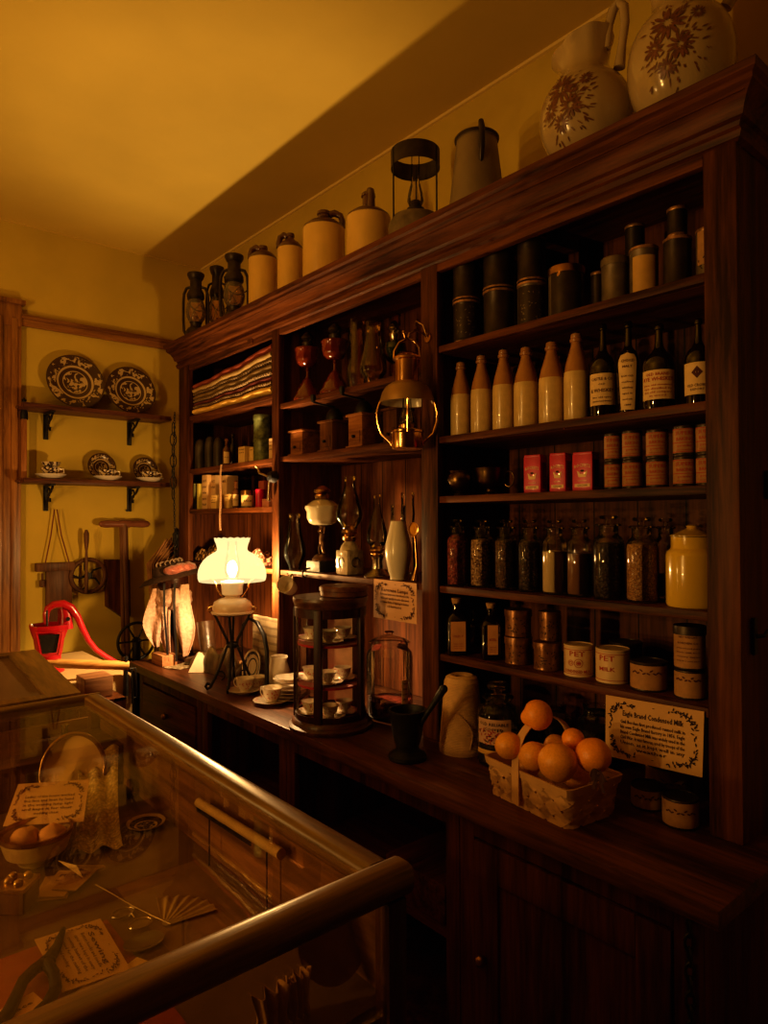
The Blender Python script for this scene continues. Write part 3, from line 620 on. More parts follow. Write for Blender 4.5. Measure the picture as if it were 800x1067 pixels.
MB().lathe([(r*.842, h*.857), (r*.848, h*.86), (r*.842, h*.864)], p, 40).build('lid_rim', IRON, lo)

# fifth shelf: bottles, tins, milk cans
def sqb(px, w, top, lab, bcol, cork, labsz, txt, X=1.49):
    p, r, h = spot(px, X, Z5, w, top); p.z += .0004; t = thing('medicine_bottle', lab, 'bottle', p); a = r*.98
    ang = camphi(p)-PI+R(10); M = Matrix.Translation(p) @ Matrix.Rotation(ang, 4, 'Z'); b = MB()
    rows = []
    def sq(s, z, k=.35):
        o = []
        for q in range(24):
            th = 2*PI*q/24; o.append((s*math.copysign(abs(math.cos(th))**k, math.cos(th)), s*math.copysign(abs(math.sin(th))**k, math.sin(th)), z))
        return o
    secs = [(a*.9, 0, .3), (a, .004, .3), (a, h*.60, .3), (a*.93, h*.65, .4), (a*.6, h*.73, .8), (a*.36, h*.78, 1), (a*.34, h*.86, 1), (a*.48, h*.865, 1), (a*.48, h*.90, 1), (a*.3, h*.905, 1)]
    for s_, z_, k_ in secs: rows += sq(s_, z_, k_)
    b.add(rows, [(i*24+k, i*24+(k+1) % 24, (i+1)*24+(k+1) % 24, (i+1)*24+k) for i in range(len(secs)-1) for k in range(24)]+[tuple(range(24))[::-1], tuple(len(rows)-24+k for k in range(24))], 0, M)
    b.build('bottle_body', bcol, t)
    MB().lathe([(0, h*.88), (a*.3, h*.88), (a*(.42 if cork == CORK else .3), h*.93), (a*(.5 if cork == CORK else .3), h*.995), (0, h)], p, 16).build('stopper', cork, t)
    if labsz:
        lb = MB(); fm = lambda x, z: M @ Vector((-a-.0006, -x, z)); fm2 = lambda x, z: M @ Vector((-a-.0012, -x, z)); W, zl, zh = labsz
        lb.poly([(-W*a, h*zl), (W*a, h*zl), (W*a, h*zh), (-W*a, h*zh)], fm, 0); lb.text(txt, .009, fm2, 0, h*(zl+zh)/2, 1, W*a*1.3)
        for i in range(3): lb.text('elixir tonic', .004, fm2, 0, h*(zl+.05+.04*i), 1, W*a*1.2)
        lb.build('paper_label', [plain('orange label', (.68, .34, .14), .8), INKR], t)
sqb(475.5, 22, 623, 'dark square bottle with pale cork and orange label at the far end', DKB, CORK, (.72, .08, .60), 'OLD 7', 1.465)
sqb(493.5, 13, 636, 'small plain dark bottle between the two corked bottles', DKB, DKB, None, '', 1.52)
sqb(511.5, 22, 628, 'dark square corked bottle with narrow label beside the tins', DKB, CORK, (.5, .1, .62), 'BITTERS')
GRP = 'tins and cans on the lowest shelf'
def scrollw(lb, f, r, h, z=.66):
    for s in (-1, 1):
        for k in range(5): lb.leaf(s*k*r*.17, h*(z+.035*math.sin(k*1.6)), r*.24, .004, s*(.5 if k % 2 else -.4) if s > 0 else PI-(.5 if k % 2 else -.4), f, 1)
TINP = plain('brown lithographed tin', (.22, .10, .035), .3, .5, var=.35, sc=60)
p, r, h = spot(540, 1.50, Z5, 28, 636); hh = h/2
can('round_tin', 'shiny brown printed tin, lower of the stack beside the corked bottle', 'tin', p, r, hh-.002, GRP, TINP, TINP, INKD, deco=rustdeco, lid=TINP)
can('round_tin', 'shiny brown printed tin, upper of the stack beside the corked bottle', 'tin', p, r*.98, hh-.003, GRP, TINP, TINP, INKD, deco=rustdeco, lid=TINP, z0=hh+.003)
p, r, h = spot(570, 1.495, Z5, 28, 669)
can('round_tin', 'wide brown printed tin under a smaller one next to the milk cans', 'tin', p, r, h-.002, GRP, TINP, TINP, INKD, deco=rustdeco, lid=TINP)
p2, r2, h2 = spot(573, 1.51, Z5, 22, 637); can('round_tin', 'small brown printed tin on top of the wide brown tin', 'tin', p2, r2, h2-h-.006, GRP, TINP, TINP, INKD, deco=rustdeco, lid=TINP, z0=h+.0035)
CRM = plain('cream milk can', (.70, .52, .30), .45, var=.08, sc=30)
def lines2(lb, f, r, h):
    for zq in (.09, .86): patch(lb, f, -r*1.9, r*1.9, h*zq, h*(zq+.018), 1, 20, 1)
    for xq in (-1.05, 1.05): lb.poly([(r*xq, h*.09), (r*xq+.0014, h*.09), (r*xq+.0014, h*.87), (r*xq, h*.87)], f, 1)
def pet1(lb, f, r, h):
    lines2(lb, f, r, h)
    for cx_, rr in ((.12, .30), (-.42, .2)):
        for ra in (1, .55):
            for k in range(16):
                a = 2*PI*k/16; b = a+2*PI/16; R1, R2 = rr*r*ra, rr*r*ra-.0012
                lb.add([f(cx_*r+R1*math.cos(a), h*.45+R1*math.sin(a)), f(cx_*r+R1*math.cos(b), h*.45+R1*math.sin(b)), f(cx_*r+R2*math.cos(b), h*.45+R2*math.sin(b)), f(cx_*r+R2*math.cos(a), h*.45+R2*math.sin(a))], [(0, 1, 2, 3)], 1)
    lb.leaf(.0, h*.45, r*.26, r*.2, 0, f, 1)
p, r, h = spot(603, 1.50, Z5, 30, 671)
can('milk_can', 'cream milk can with round emblem between its two lines of lettering', 'can', p, r, h, GRP, CRM, CRM, INKR, [('PET', .018, .74, 1.05), ('CONDENSED MILK', .011, .18, 1.9)], camphi(p, -8), pet1, 3.6, lz=(.07, .92))
p, r, h = spot(638.5, 1.505, Z5, 34.5, 675)
can('milk_can', 'cream milk can with only two short words on its front', 'can', p, r, h, GRP, CRM, CRM, INKR, [('PET', .018, .74, .95), ('MILK', .014, .42, 1.0)], camphi(p, -22), lines2, 3.9, lz=(.07, .92))
p, r, h = spot(676, 1.50, Z5, 37, 688)
can('food_can', 'wide tan paper labelled can with scroll ornament beside the milk cans', 'can', p, r, h, GRP, TIND, PAPERD, INK, [], camphi(p, -8), scrollw, 3.0, lz=(.04, .9))
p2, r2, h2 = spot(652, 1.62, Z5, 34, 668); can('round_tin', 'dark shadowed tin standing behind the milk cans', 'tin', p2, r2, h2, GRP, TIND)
p, r, h = spot(719, 1.495, Z5, 31, 697)
can('food_can', 'tan labelled can, lower of the stack beside the right hand post', 'can', p, r, h, GRP, TIND, PAPERD, INK, [], camphi(p, -8), lambda lb, f, r, h: scrollw(lb, f, r, h, .7), 3.0, lz=(.04, .95))
p2, r2, h2 = spot(719, 1.495, Z5, 31, 652)
can('food_can', 'tan labelled can with dark lid, upper of the stack beside the right hand post', 'can', p, r, h2-h-.004, GRP, TIND, PAPERD, INK, [('NET WEIGHT', .006, .78, 1.2), ('BORDEN CO', .006, .64, 1.4)]+[(['evaporated pure', 'whole milk from', 'country dairies', 'keep in a cool place'][i], .004, .52-.1*i, 1.6) for i in range(4)], camphi(p, -8), None, 3.0, lid=TIND, lz=(.04, .88), z0=h+.002)
# ------------------------------------------------------------ counter, right part
C = ZCT
p = Vector((1.425, 0, C)); p.y = spot(481, 1.425, C).y
_, r, h = spot(481, 1.425, C, 46, 703); p.z += .0004
mb = MB(); pr = [(0, 0), (r*1.0, 0), (r*1.02, .01)]
n = 46
for k in range(n): q = k/(n-1); pr += [(r*(1.0-.24*q)+.0014, .012+(h-.03)*q), (r*(1.0-.24*q), .012+(h-.03)*(q+.5/n))]
pr += [(r*.70, h-.006), (r*.5, h), (r*.3, h-.004), (r*.25, h-.03), (0, h-.03)]
mb.lathe(pr, p, 40, wob=lambda a, z: 1+.004*math.sin(3*a+z*40)); TW = plain('cotton twine', (.62, .40, .18), .95, var=.10, sc=50, bump=.08)
f = wrap(p, [(r*1.03, 0), (r*.80, h)], camphi(p), .001); mb.tube([f(-.01+.02*math.sin(k*.35)+.004*k, h*.55-k*h*.045) for k in range(11)], .0014)
solo('twine_cone', mb, TW, 'tall cone of cream cotton twine standing on the counter', 'twine', p)

p = spot(519, 1.43, C); _, r, h = spot(519, 1.43, C, 43, 709); p.z += .0004; t = thing('candy_jar', 'large stoppered glass jar with ornate round cornered label behind the basket', 'jar', p)
pf = [(0, .002), (r*.95, .002), (r, .008), (r, h*.62), (r*.9, h*.68), (r*.62, h*.72), (r*.60, h*.78), (r*.75, h*.79), (r*.75, h*.81), (r*.6, h*.82)]
MB().lathe(pf, p, 40).build('jar_body', GLJ, t)
MB().lathe([(0, h*.74), (r*.5, h*.74), (r*.56, h*.82), (r*.2, h*.84), (r*.2, h*.88), (r*.5, h*.9), (r*.55, h*.94), (r*.35, h*.985), (0, h)], p, 30).build('glass_stopper', GLJ, t)
MB().lathe([(0, .01), (r*.94, .01), (r*.94, h*.35), (0, h*.36)], p, 30).build('contents', COFF, t)
lb = MB(); f1 = wrap(p, pf, camphi(p, -14), .0006); f2 = wrap(p, pf, camphi(p, -14), .0013); patch(lb, f1, -r*.9, r*.9, h*.28, h*.58, 0, 14, 3)
lb.text('OLD RELIABLE', .011, f2, 0, h*.52, 1, r*1.5); lb.text('COFFEE', .009, f2, 0, h*.46, 1, r*.9)
random.seed(5)
for k in range(70): lb.leaf(random.uniform(-r*.8, r*.75), random.uniform(h*.29, h*.44), .009, .0035, random.uniform(0, 6), f2, random.choice((1, 2)))
lb.build('paper_label', [plain('pink grey label', (.66, .42, .28), .7), INKD, INKR], t)
lb = MB(); f3 = wrap(p, pf, camphi(p, -10), .003); patch(lb, f3, -r*1.0, r*.9, h*.16, h*.215, 0, 14, 1); lb.build('price_strip', plain('yellow strip', (.75, .45, .1), .7), t)

# basket of oranges
bl = [atz(592, 866, C), atz(643, 850, C), atz(511, 826, C)]
o = bl[0]; ux = (bl[2]-o); uy = (bl[1]-o); lenx, leny = ux.length, uy.length; ux.normalize(); uy = Vector((-ux.y, ux.x, 0)) if uy.dot(Vector((-ux.y, ux.x, 0))) > 0 else Vector((ux.y, -ux.x, 0)); leny = .152
cen = o+ux*lenx/2+uy*leny/2; cen.z = C+.0004; H = .088
M = Matrix((ux, uy, Vector((0, 0, 1)))).transposed().to_4x4(); M.translation = cen
bk = thing('splint_basket', 'woven splint wood basket with bentwood handle full of oranges', 'basket', cen)
SPL = plain('pale splint', (.66, .40, .16), .7, var=.12, sc=25, bump=.1); SPD = plain('splint shade', (.50, .28, .10), .75, var=.12, sc=25)
def rr_(hx, hy, rc, z, n=6):
    o = []
    for sx, sy, a0 in ((1, 1, 0), (-1, 1, PI/2), (-1, -1, PI), (1, -1, 1.5*PI)):
        for k in range(n+1): a = a0+PI/2*k/n; o.append(Vector((sx*(hx-rc)+rc*math.cos(a), sy*(hy-rc)+rc*math.sin(a), z)))
    return o
def bring(z, e=0): k = z/H; return (lenx/2+.010*k+e, leny/2+.010*k+e)
def perim(s, z, e=0):
    hx, hy = bring(z, e); pts = rr_(hx, hy, .014, z); L = [0]
    for i in range(len(pts)): L.append(L[-1]+(pts[(i+1) % len(pts)]-pts[i]).length)
    s = (s % 1)*L[-1]
    for i in range(len(pts)):
        if L[i+1] >= s: return pts[i].lerp(pts[(i+1) % len(pts)], (s-L[i])/max(L[i+1]-L[i], 1e-9))
    return pts[0]
NS = 16; mb = MB()
for k in range(NS):          # two sets of diagonal splints, passing over and under each other
    for dr in (1, -1):
        s0 = k/NS; wd = .62/NS
        def fn(u, v, s0=s0, dr=dr, wd=wd):
            z = H*.96*u; s = s0+dr*u*2.4/NS+(v-.5)*wd*1.35
            e = .0010*dr*math.cos(u*2.4*2*PI*1.0+(PI if k % 2 else 0))
            return M @ perim(s, z, e)
        mb.sheet(fn, 12, 2, 0)
mb.build('woven_side', SPL, bk, ang=70)
mb = MB(); mb.add([M @ v for v in rr_(lenx/2-.001, leny/2-.001, .013, .002)], [tuple(range(28))]); mb.build('basket_bottom', SPD, bk)
mb = MB(); mb.add([M @ perim(i/60, z, e) for z, e in ((H-.016, .0035), (H+.001, .0045), (H+.001, .0), (H-.016, -.001)) for i in range(60)], [(r_*60+i, r_*60+(i+1) % 60, ((r_+1) % 4)*60+(i+1) % 60, ((r_+1) % 4)*60+i) for r_ in range(4) for i in range(60)]); mb.build('rim', SPL, bk)
mb = MB(); hy = leny/2+.014
P_ = [(0.02, -hy, .01), (0.02, -hy, H*.6)]+[(0.02, -hy*math.cos(PI*k/14), H+.005+.098*math.sin(PI*k/14)**.8) for k in range(15)]+[(0.02, hy, H*.6), (0.02, hy, .01)]
vs = []
for q in P_:
    for dx in (-.011, .011):
        for dn in (0, .0025):
            n_ = Vector((0, q[1], max(0, q[2]-H))).normalized() if q[2] > .06 else Vector((0, math.copysign(1, q[1]), 0)); vs.append(M @ (Vector(q)+Vector((dx, 0, 0))+n_*dn))
mb.add(vs, [(i*4+a, i*4+b, i*4+4+b, i*4+4+a) for i in range(len(P_)-1) for a, b in ((0, 1), (1, 3), (3, 2), (2, 0))]); mb.build('handle', SPL, bk)
og = 'oranges heaped in the splint basket'
def fruit(px, py, rpx, lab, mat, depth, nipple=0):
    d = ray(px, py); c_ = CAM+d*depth; r = rpx*depth/F; mb = MB()
    if nipple: mb.ball((0, 0, 0), r, 0, 28, 18); mb.v = [((x, y, z) if y < r*.55 else (x*.75, y*1.16, z*.75)) for x, y, z in mb.v]; mb.v = [tuple(Matrix.Rotation(R(35), 4, 'Z') @ Matrix.Rotation(R(-18), 4, 'X') @ Vector(v)+c_) for v in mb.v]
    else: mb.ball(c_, r, 0, 28, 18, sz=.95, bump=.03, seed=px)
    return solo('orange', mb, mat, lab, 'orange', c_, og)
fruit(560, 745, 15.5, 'orange with a blunt tip, resting highest at the back of the basket', ORNG, 1.55, 1)
fruit(530, 777, 14.5, 'dull orange at the far end of the basket, outside the handle', ORNB, 1.56)
fruit(556, 788, 15.5, 'orange just right of the basket handle', ORNB, 1.52)
fruit(581, 794, 20.5, 'largest dull golden orange in the front middle of the basket', ORNB, 1.455)
fruit(579, 778, 13, 'orange peeping out behind the largest golden one', ORNB, 1.57)
fruit(597, 770, 11.5, 'small bright orange sitting above the right hand pair', ORNG, 1.50)
fruit(618, 787, 18.5, 'bright smooth orange at the near right end of the basket', ORNG, 1.45)
fruit(549, 799, 13, 'orange low in the basket beneath the others at the far end', ORNB, 1.60)
fruit(600, 808, 14, 'orange low in the basket under the two front ones', ORNB, 1.51)
mb = MB(); bp = CAM+ray(624, 806)*1.405
for s in (-1, 1): mb.sheet(lambda u, v: bp+ux*(s*.024*u)+Vector((0, 0, 1))*((v-.5)*.026*math.sin(PI*min(1, u+.15))-.010*u)-uy*(.006*math.sin(PI*u)), 8, 4, 0, .001)
mb.ball(bp, .005); 
for s in (-1, 1): mb.sheet(lambda u, v: bp+ux*(s*.014*u+(v-.5)*.008)+Vector((0, 0, -.035*u))-uy*.002, 5, 2, 0, .001)
solo('ribbon_bow', mb, plain('dark ribbon', (.05, .015, .012), .6), 'small dark ribbon bow tied at the near end of the basket', 'bow', bp)

# condensed milk card and the cans beneath
X5 = UX-.004
tl, tr, bl_, br = [atx(a, b, X5) for a, b in ((631, 724), (733.5, 741.5), (632, 786.5), (733, 809.5))]
bl_.x -= .006; br.x -= .006
card('information_card', 'tan printed card about condensed milk hanging from the lowest right shelf', tl, tr, bl_, br, 'Eagle Brand Condensed Milk',
     ['Gail Borden first produced canned milk in', 'his own Eagle Brand factory in 1856. Eagle', 'Brand Condensed Milk was widely used in the', 'Civil War. It was famous, used by troops of the', 'Union, as it kept well in any', 'weather'], PAPER, INKD, w=.165, h=.105, script=.0115, bk=1.15)
G2 = 'cans standing on the counter below the card'
p, r, h = spot(675, 1.47, C, 34, 817); 
can('food_can', 'tan can standing under the condensed milk card, left of its neighbour', 'can', p, r, h, G2, TIND, PAPERD, INK, [], camphi(p), lambda lb, f, r, h: scrollw(lb, f, r, h, .6), 3, lz=(.05, .95))
p, r, h = spot(709, 1.435, C, 36, 829)
can('food_can', 'tan can with dark rims nearest the right hand post on the counter', 'can', p, r, h, G2, TIND, PAPERD, INK, [], camphi(p), lambda lb, f, r, h: scrollw(lb, f, r, h, .6), 3, lz=(.05, .95))
p3, r3, h3 = spot(697, 1.56, C, 46, 795)
can('food_can', 'wide tan can at the back, just under the lower edge of the card', 'can', p3, r3, h3, G2, TIND, PAPERD, INK, [], camphi(p3), lambda lb, f, r, h: scrollw(lb, f, r, h, .6), 3, lz=(.05, .95))
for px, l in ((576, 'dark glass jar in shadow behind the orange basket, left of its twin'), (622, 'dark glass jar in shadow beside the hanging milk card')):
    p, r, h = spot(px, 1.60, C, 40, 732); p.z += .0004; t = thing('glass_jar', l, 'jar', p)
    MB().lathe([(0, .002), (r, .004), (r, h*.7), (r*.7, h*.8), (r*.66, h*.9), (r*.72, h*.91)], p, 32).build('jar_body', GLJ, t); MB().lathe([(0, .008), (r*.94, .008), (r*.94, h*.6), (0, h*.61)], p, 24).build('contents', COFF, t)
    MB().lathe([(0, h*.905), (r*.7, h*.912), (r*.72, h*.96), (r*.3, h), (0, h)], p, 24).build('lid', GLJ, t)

# mortar and pestle
p = spot(424.5, 1.265, C); _, r, h = spot(424.5, 1.265, C, 40, 739); p.z += .0004
t = thing('mortar', 'black iron mortar on a flared foot at the counter edge', 'mortar', p)
MB().lathe([(0, 0), (r*.95, 0), (r, .004), (r*.98, .012), (r*.62, .024), (r*.60, .034), (r*.78, h*.5), (r*.92, h*.92), (r*1.0, h*.96), (r, h), (r*.88, h), (r*.8, h*.85), (r*.6, h*.35), (0, h*.3)], p, 36).build('mortar_bowl', IRON, t)
a = p+Vector((0, -.005, h*.36)); b = atx(462, 718, 1.30)
mb = MB(); dv = (b-a); P_ = [a+dv*k/8 for k in range(9)]; mb.tube(P_, [.013, .014, .010, .008, .0075, .0075, .008, .011, .010], 0, 14); mb.ball(b, .0115)
solo('pestle', mb, IRON, 'black iron pestle leaning inside the mortar', 'pestle', a)

# beverage jar with spigot and label
p, r, h = spot(406, 1.50, C, 48, 657); p.z += .0004
t = thing('drink_dispenser', 'large ribbed glass drinks jar with domed lid and spigot', 'jar', p)
MB().lathe([(0, .003), (r*.93, .003), (r, .01), (r, h*.70), (r*.96, h*.75), (r*.82, h*.80), (r*.80, h*.84), (r*.86, h*.85)], p, 72, wob=lambda a, z: 1+.010*math.cos(24*a) if z < h*.76 else 1).build('jar_body', GLJ, t)
MB().lathe([(0, .012), (r*.92, .012), (r*.93, h*.2), (0, h*.21)], p, 40).build('contents', plain('red sweets', (.30, .05, .03), .4, var=.5, sc=70, bump=.6), t)
MB().lathe([(r*.88, h*.85), (r*.90, h*.865), (r*.7, h*.90), (r*.4, h*.935), (r*.15, h*.95), (r*.14, h*.97), (r*.22, h*.985), (r*.12, h), (0, h)], p, 40).build('lid', GLJ, t)
sp = MB(); d = Vector((-.86, -.5, 0)); s0 = p+d*r*.98+Vector((0, 0, .06)); sp.tube([s0, s0+d*.03, s0+d*.045], [.010, .009, .011], 0, 12); sp.tube([s0+d*.036+Vector((0, 0, -.028)), s0+d*.036+Vector((0, 0, .02))], [.006, .007], 0, 10)
sp.tube([s0+d*.036+Vector((0, -.016, .024)), s0+d*.036+Vector((0, .016, .024))], .004); sp.build('spigot', BRASS, t)
f1 = wrap(p, [(r*1.012, 0), (r*1.012, h)], camphi(p, 40), .001); f2 = wrap(p, [(r*1.012, 0), (r*1.012, h)], camphi(p, 40), .0018); lb = MB(); patch(lb, f1, -.014, .014, h*.12, h*.46, 0, 6, 3)
for i in range(5): lb.text(['FRUIT', 'drops', 'sold by', 'the', 'ounce'][i], .009, f2, 0, h*(.42-.06*i), 1, .02)
lb.build('paper_label', [PAPERY, INK], t)
for i, (px, py) in enumerate(((389, 735), (396, 737), (402, 736), (394, 742))):
    q = atz(px, py+3, C); q = Vector((q.x, q.y, C+.0085)); solo('red_candy', MB().ball(q, .008, 0, 12, 8), plain('red candy', (.5, .05, .03), .2, coat=.5), 'small glossy red sweet on the counter in front of the drinks jar', 'candy', q, 'red sweets by the drinks jar')

# hanging card in the middle bay
tl, tr, bl_, br = [atx(a, b, UX-.006) for a, b in ((389.5, 603), (434, 608), (389, 643), (434, 650.5))]
card('information_card', 'pinkish printed card about lamps hanging from the middle shelf', tl, tr, bl_, br, 'Kerosene Lamps', ['Kerosene lamps were introduced in the', '1850s and quickly became the most', 'common form of lighting in homes', 'until electricity arrived'], PAPERP, INK, w=.15, h=.12, script=.015, bk=1.3)

# ------------------------------------------------------------ curved glass curio cabinet
p = spot(344.5, 1.285, C); r = .113; p.z += .0004; KZ = 1.262-C
t = thing('curio_cabinet', 'small dark wood counter cabinet with curved glass and red velvet shelves', 'cabinet', p)
DW = wood('cabinet mahogany', (.014, .004, .002), (.055, .016, .007), 2, .4, 18, coat=.1)
DWF = wood('cabinet mahogany flat', (.035, .012, .005), (.13, .045, .018), 0, .35, 14, coat=.25)
MB().lathe([(0, 0), (r*1.16, 0), (r*1.18, .004), (r*1.18, .012), (r*1.10, .018), (r*1.08, .028), (r*1.02, .034), (0, .034)], p, 48).build('base', DWF, t)
MB().lathe([(0, KZ-.032), (r*1.0, KZ-.032), (r*1.02, KZ-.022), (r*1.05, KZ-.016), (r*1.06, KZ-.008), (r*1.05, KZ-.001), (0, KZ)], p, 48).build('top', DWF, t)
angs = [camphi(p, d) for d in (-96, -20, 58, 130, -168)]
for a in angs:
    q = p+Vector((math.cos(a)*r*.98, math.sin(a)*r*.98, 0)); M = Matrix.Translation(q+Vector((0, 0, KZ/2))) @ Matrix.Rotation(a, 4, 'Z'); MB().box((0, 0, 0), (.014, .026, KZ-.067), 0, M, .003).build('post', DW, t)
for z0_, z1_ in ((.0345, .052), (KZ-.060, KZ-.0325)): MB().lathe([(r*.97, z0_), (r*1.01, z0_), (r*1.01, z1_), (r*.97, z1_), (r*.97, z0_)], p, 48).build('frame_ring', DW, t)
sg = sorted(angs)
for i in range(5):
    a, b = sg[i]+.1, (sg[(i+1) % 5]+(2*PI if i == 4 else 0))-.1
    MB().lathe([(r*.985, .0345), (r*.985, KZ-.0325)], p, 14, a0=a, a1=b).build('curved_pane', GLR, t)
for z in (.135, .262): MB().lathe([(0, z), (r*.93, z), (r*.93, z+.007), (0, z+.007)], p, 40).build('velvet_shelf', VELV, t)
MB().lathe([(0, .0345), (r*.93, .0345), (r*.93, .038), (0, .038)], p, 40).build('velvet_floor', VELV, t)
aa = camphi(p)+PI
MB().lathe([(r*.95, .053), (r*.95, KZ-.061)], p, 26, a0=aa-1.5, a1=aa+.25).build('rear_lining', plain('rose cream lining', (.62, .42, .30), .6, var=.12, sc=30), t)
def teacup(c, s, lab, grp, saucer=True, ph=2.6, mat=CHINA, deco=True, slab=None, tilt=None):
    """cup with handle, printed flowers; its saucer is a thing of its own"""
    c = Vector(c)
    if saucer:
        sc = MB().lathe([(0, 0), (.032*s, 0), (.034*s, .003*s), (.062*s, .012*s), (.066*s, .015*s), (.060*s, .0145*s), (.034*s, .006*s), (0, .005*s)], c, 36, wob=lambda a, z: 1+(.02*math.cos(12*a) if z > .01*s else 0))
        f = lambda a, rr, e: (c+Vector((math.cos(a)*rr, math.sin(a)*rr, .0048*s+(rr/s-.03)*.32*s+e)))
        if deco:
            for k in range(14):
                a = 2*PI*k/14; sc.add([c+Vector((math.cos(a+da)*rr*s, math.sin(a+da)*rr*s, zz_*s)) for da, rr, zz_ in ((-.07, .056, .0152), (0, .048, .0125), (.07, .056, .0152), (0, .062, .0165))], [(0, 1, 2, 3)], 1)
        solo('saucer', sc, [mat, PINK], slab or 'scalloped china saucer under the '+lab, 'saucer', c, grp and 'saucers '+grp); c = c+Vector((0, 0, .0056*s))
    t = thing('teacup', lab, 'cup', c, grp and 'teacups '+grp)
    pf = [(0, 0), (.018*s, 0), (.020*s, .003*s), (.017*s, .006*s), (.024*s, .014*s), (.031*s, .026*s), (.034*s, .042*s), (.040*s, .052*s), (.0385*s, .052*s), (.032*s, .042*s), (.028*s, .026*s), (.020*s, .012*s), (0, .009*s)]
    b = MB().lathe(pf, c, 32, wob=lambda a, z: 1+(.02*math.cos(10*a) if z > .05*s else 0)); f = wrap(c, pf[3:8], camphi(c), .0006)
    if deco:
        rd = random.Random(int(c.y*1000))
        for k in range(16): b.leaf(rd.uniform(-.03, .03)*s, rd.uniform(.018, .042)*s, .008*s, .004*s, rd.uniform(0, 6), f, 1)
    b.build('cup_body', [mat, PINK], t)
    q = Vector((math.cos(ph), math.sin(ph), 0)); P_ = []
    for k in range(11):
        th = PI*.7-k*PI*1.4/10; P_.append(c+q*(.038*s+.014*s*math.cos(th))+Vector((0, 0, .031*s+.016*s*math.sin(th))))
    MB().tube(P_, .0022*s, seg=8).build('handle', mat, t)
    return t
for lv, (z, its) in enumerate(((.038, [(-.035, -.045, 'bottom'), (-.055, .035, 'bottom'), (.03, -.03, 'bottom')]), (.142, [(-.04, -.04, 'middle'), (-.045, .045, 'middle'), (.035, -.02, 'middle')]), (.269, [(-.04, -.045, 'top'), (-.045, .04, 'top'), (.035, -.02, 'top')]))):
    for j, (dx, dy, nm_) in enumerate(its):
        teacup(p+Vector((dx, dy, z+.0006)), .72, 'flowered teacup on the %s velvet shelf of the curio cabinet, %s' % (nm_, ('front one', 'lamp side', 'rear one')[j]), 'inside the curio cabinet', ph=[2.5, 4.4, 1.2][j]+lv*.7, slab='saucer on the %s velvet shelf of the curio cabinet, %s' % (nm_, ('front one', 'lamp side', 'rear one')[j]))
q = Vector((p.x+.038, p.y-.022, p.z+KZ+.0004))
solo('round_box', MB().lathe([(0, 0), (.074, 0), (.076, .002), (.076, .016), (.079, .018), (.079, .028), (.074, .032), (0, .032)], q, 44), wood('bent wood box', (.08, .028, .012), (.22, .085, .035), 1, .5, 14), 'flat round bentwood box lying on top of the curio cabinet', 'box', q)
# ------------------------------------------------------------ middle bay
A1, A2, A3 = 1.965, 1.755, 1.31
def chimprof(r, h, rb=.62, rt_=.45, kb=.32): # hurricane chimney: foot, bulge, tapering neck
    return [(r*rb, 0), (r*rb, h*.04), (r*(rb+.12), h*.10), (r*.97, h*(kb-.08)), (r, h*kb), (r*.95, h*(kb+.1)), (r*.75, h*(kb+.24)), (r*(rt_+.08), h*.74), (r*rt_, h*.86), (r*(rt_+.02), h*.96), (r*(rt_+.06), h)]
def burner(mb, c, r, h, mi=0):
    mb.lathe([(0, 0), (r*.8, 0), (r, h*.15), (r, h*.3), (r*.7, h*.4), (r*1.15, h*.55), (r*1.1, h*.7), (r*.5, h*.95), (r*.3, h), (0, h)], c, 24, mi)
    mb.tube([Vector(c)+Vector((-.3*r, -.9*r, h*.3)), Vector(c)+Vector((-.8*r, -2.2*r, h*.3))], .0014, mi); mb.ball(Vector(c)+Vector((-.8*r, -2.2*r, h*.3)), .0045, mi, 10, 6, sy=.4)
def redlamp(px, w, ftop, fbot, bbase, lab):
    p, r, h = spot(px, 1.485, A1, w, ftop); p.z += .0004; t = thing('oil_lamp', lab, 'lamp', p, 'ruby glass oil lamps on the upper middle shelf'); hb = h*.48
    MB().lathe([(0, 0), (r*1.05, 0), (r*1.08, .004), (r*1.04, h*.07), (r*.94, h*.10), (r*.80, h*.20), (r*.72, h*.22), (r*.40, h*.38), (r*.24, h*.41), (r*.12, h*.46), (r*.11, h*.55), (r*.18, h*.57), (r*.11, h*.59), (r*.11, h*.64), (0, h*.64)], p, 40).build('base', REDG, t)
    MB().lathe([(0, h*.62), (r*.2, h*.62), (r*.55, h*.65), (r*.76, h*.70), (r*.84, h*.78), (r*.88, h*.92), (r*.94, h*.94), (r*.94, h*.97), (r*.7, h), (0, h)], p, 20, wob=lambda a, z: 1+.03*math.cos(10*a)).build('font', REDG, t)
    b = MB(); burner(b, p+Vector((0, 0, h*1.0)), r*.42, r*1.1); b.build('burner', TIND, t)
redlamp(320.5, 28, 362, 0, 0, 'ruby glass oil lamp at the far end of the upper middle shelf'); redlamp(349, 30, 354, 0, 0, 'ruby glass oil lamp beside the tall amber chimneys')
def chimney(px, w, X, z, top, lab, mat=GLA, grp='loose glass lamp chimneys', **k):
    p, r, h = spot(px, X, z, w, top); p.z += .0004; pr = chimprof(r, h, **k); solo('lamp_chimney', MB().lathe(pr, p, 40), mat, lab, 'lamp chimney', p, grp)
AMG = glass('amber chimney', (.88, .60, .28), 2.2, haze=.012)
chimney(372, 22, 1.53, A1, 333, 'tall narrow amber glass chimney behind the wide one', AMG, rb=.8, rt_=.75, kb=.25)
chimney(389, 29, 1.49, A1, 336, 'wide bulging amber glass chimney with flared rim', AMG, rb=.5, rt_=.5, kb=.28)
p, r, h = spot(411, 1.56, A1, 26, 354); p.z += .0004; t = thing('oil_lamp', 'oil lamp with dark green quilted font and glass foot behind the hanging lantern', 'lamp', p)
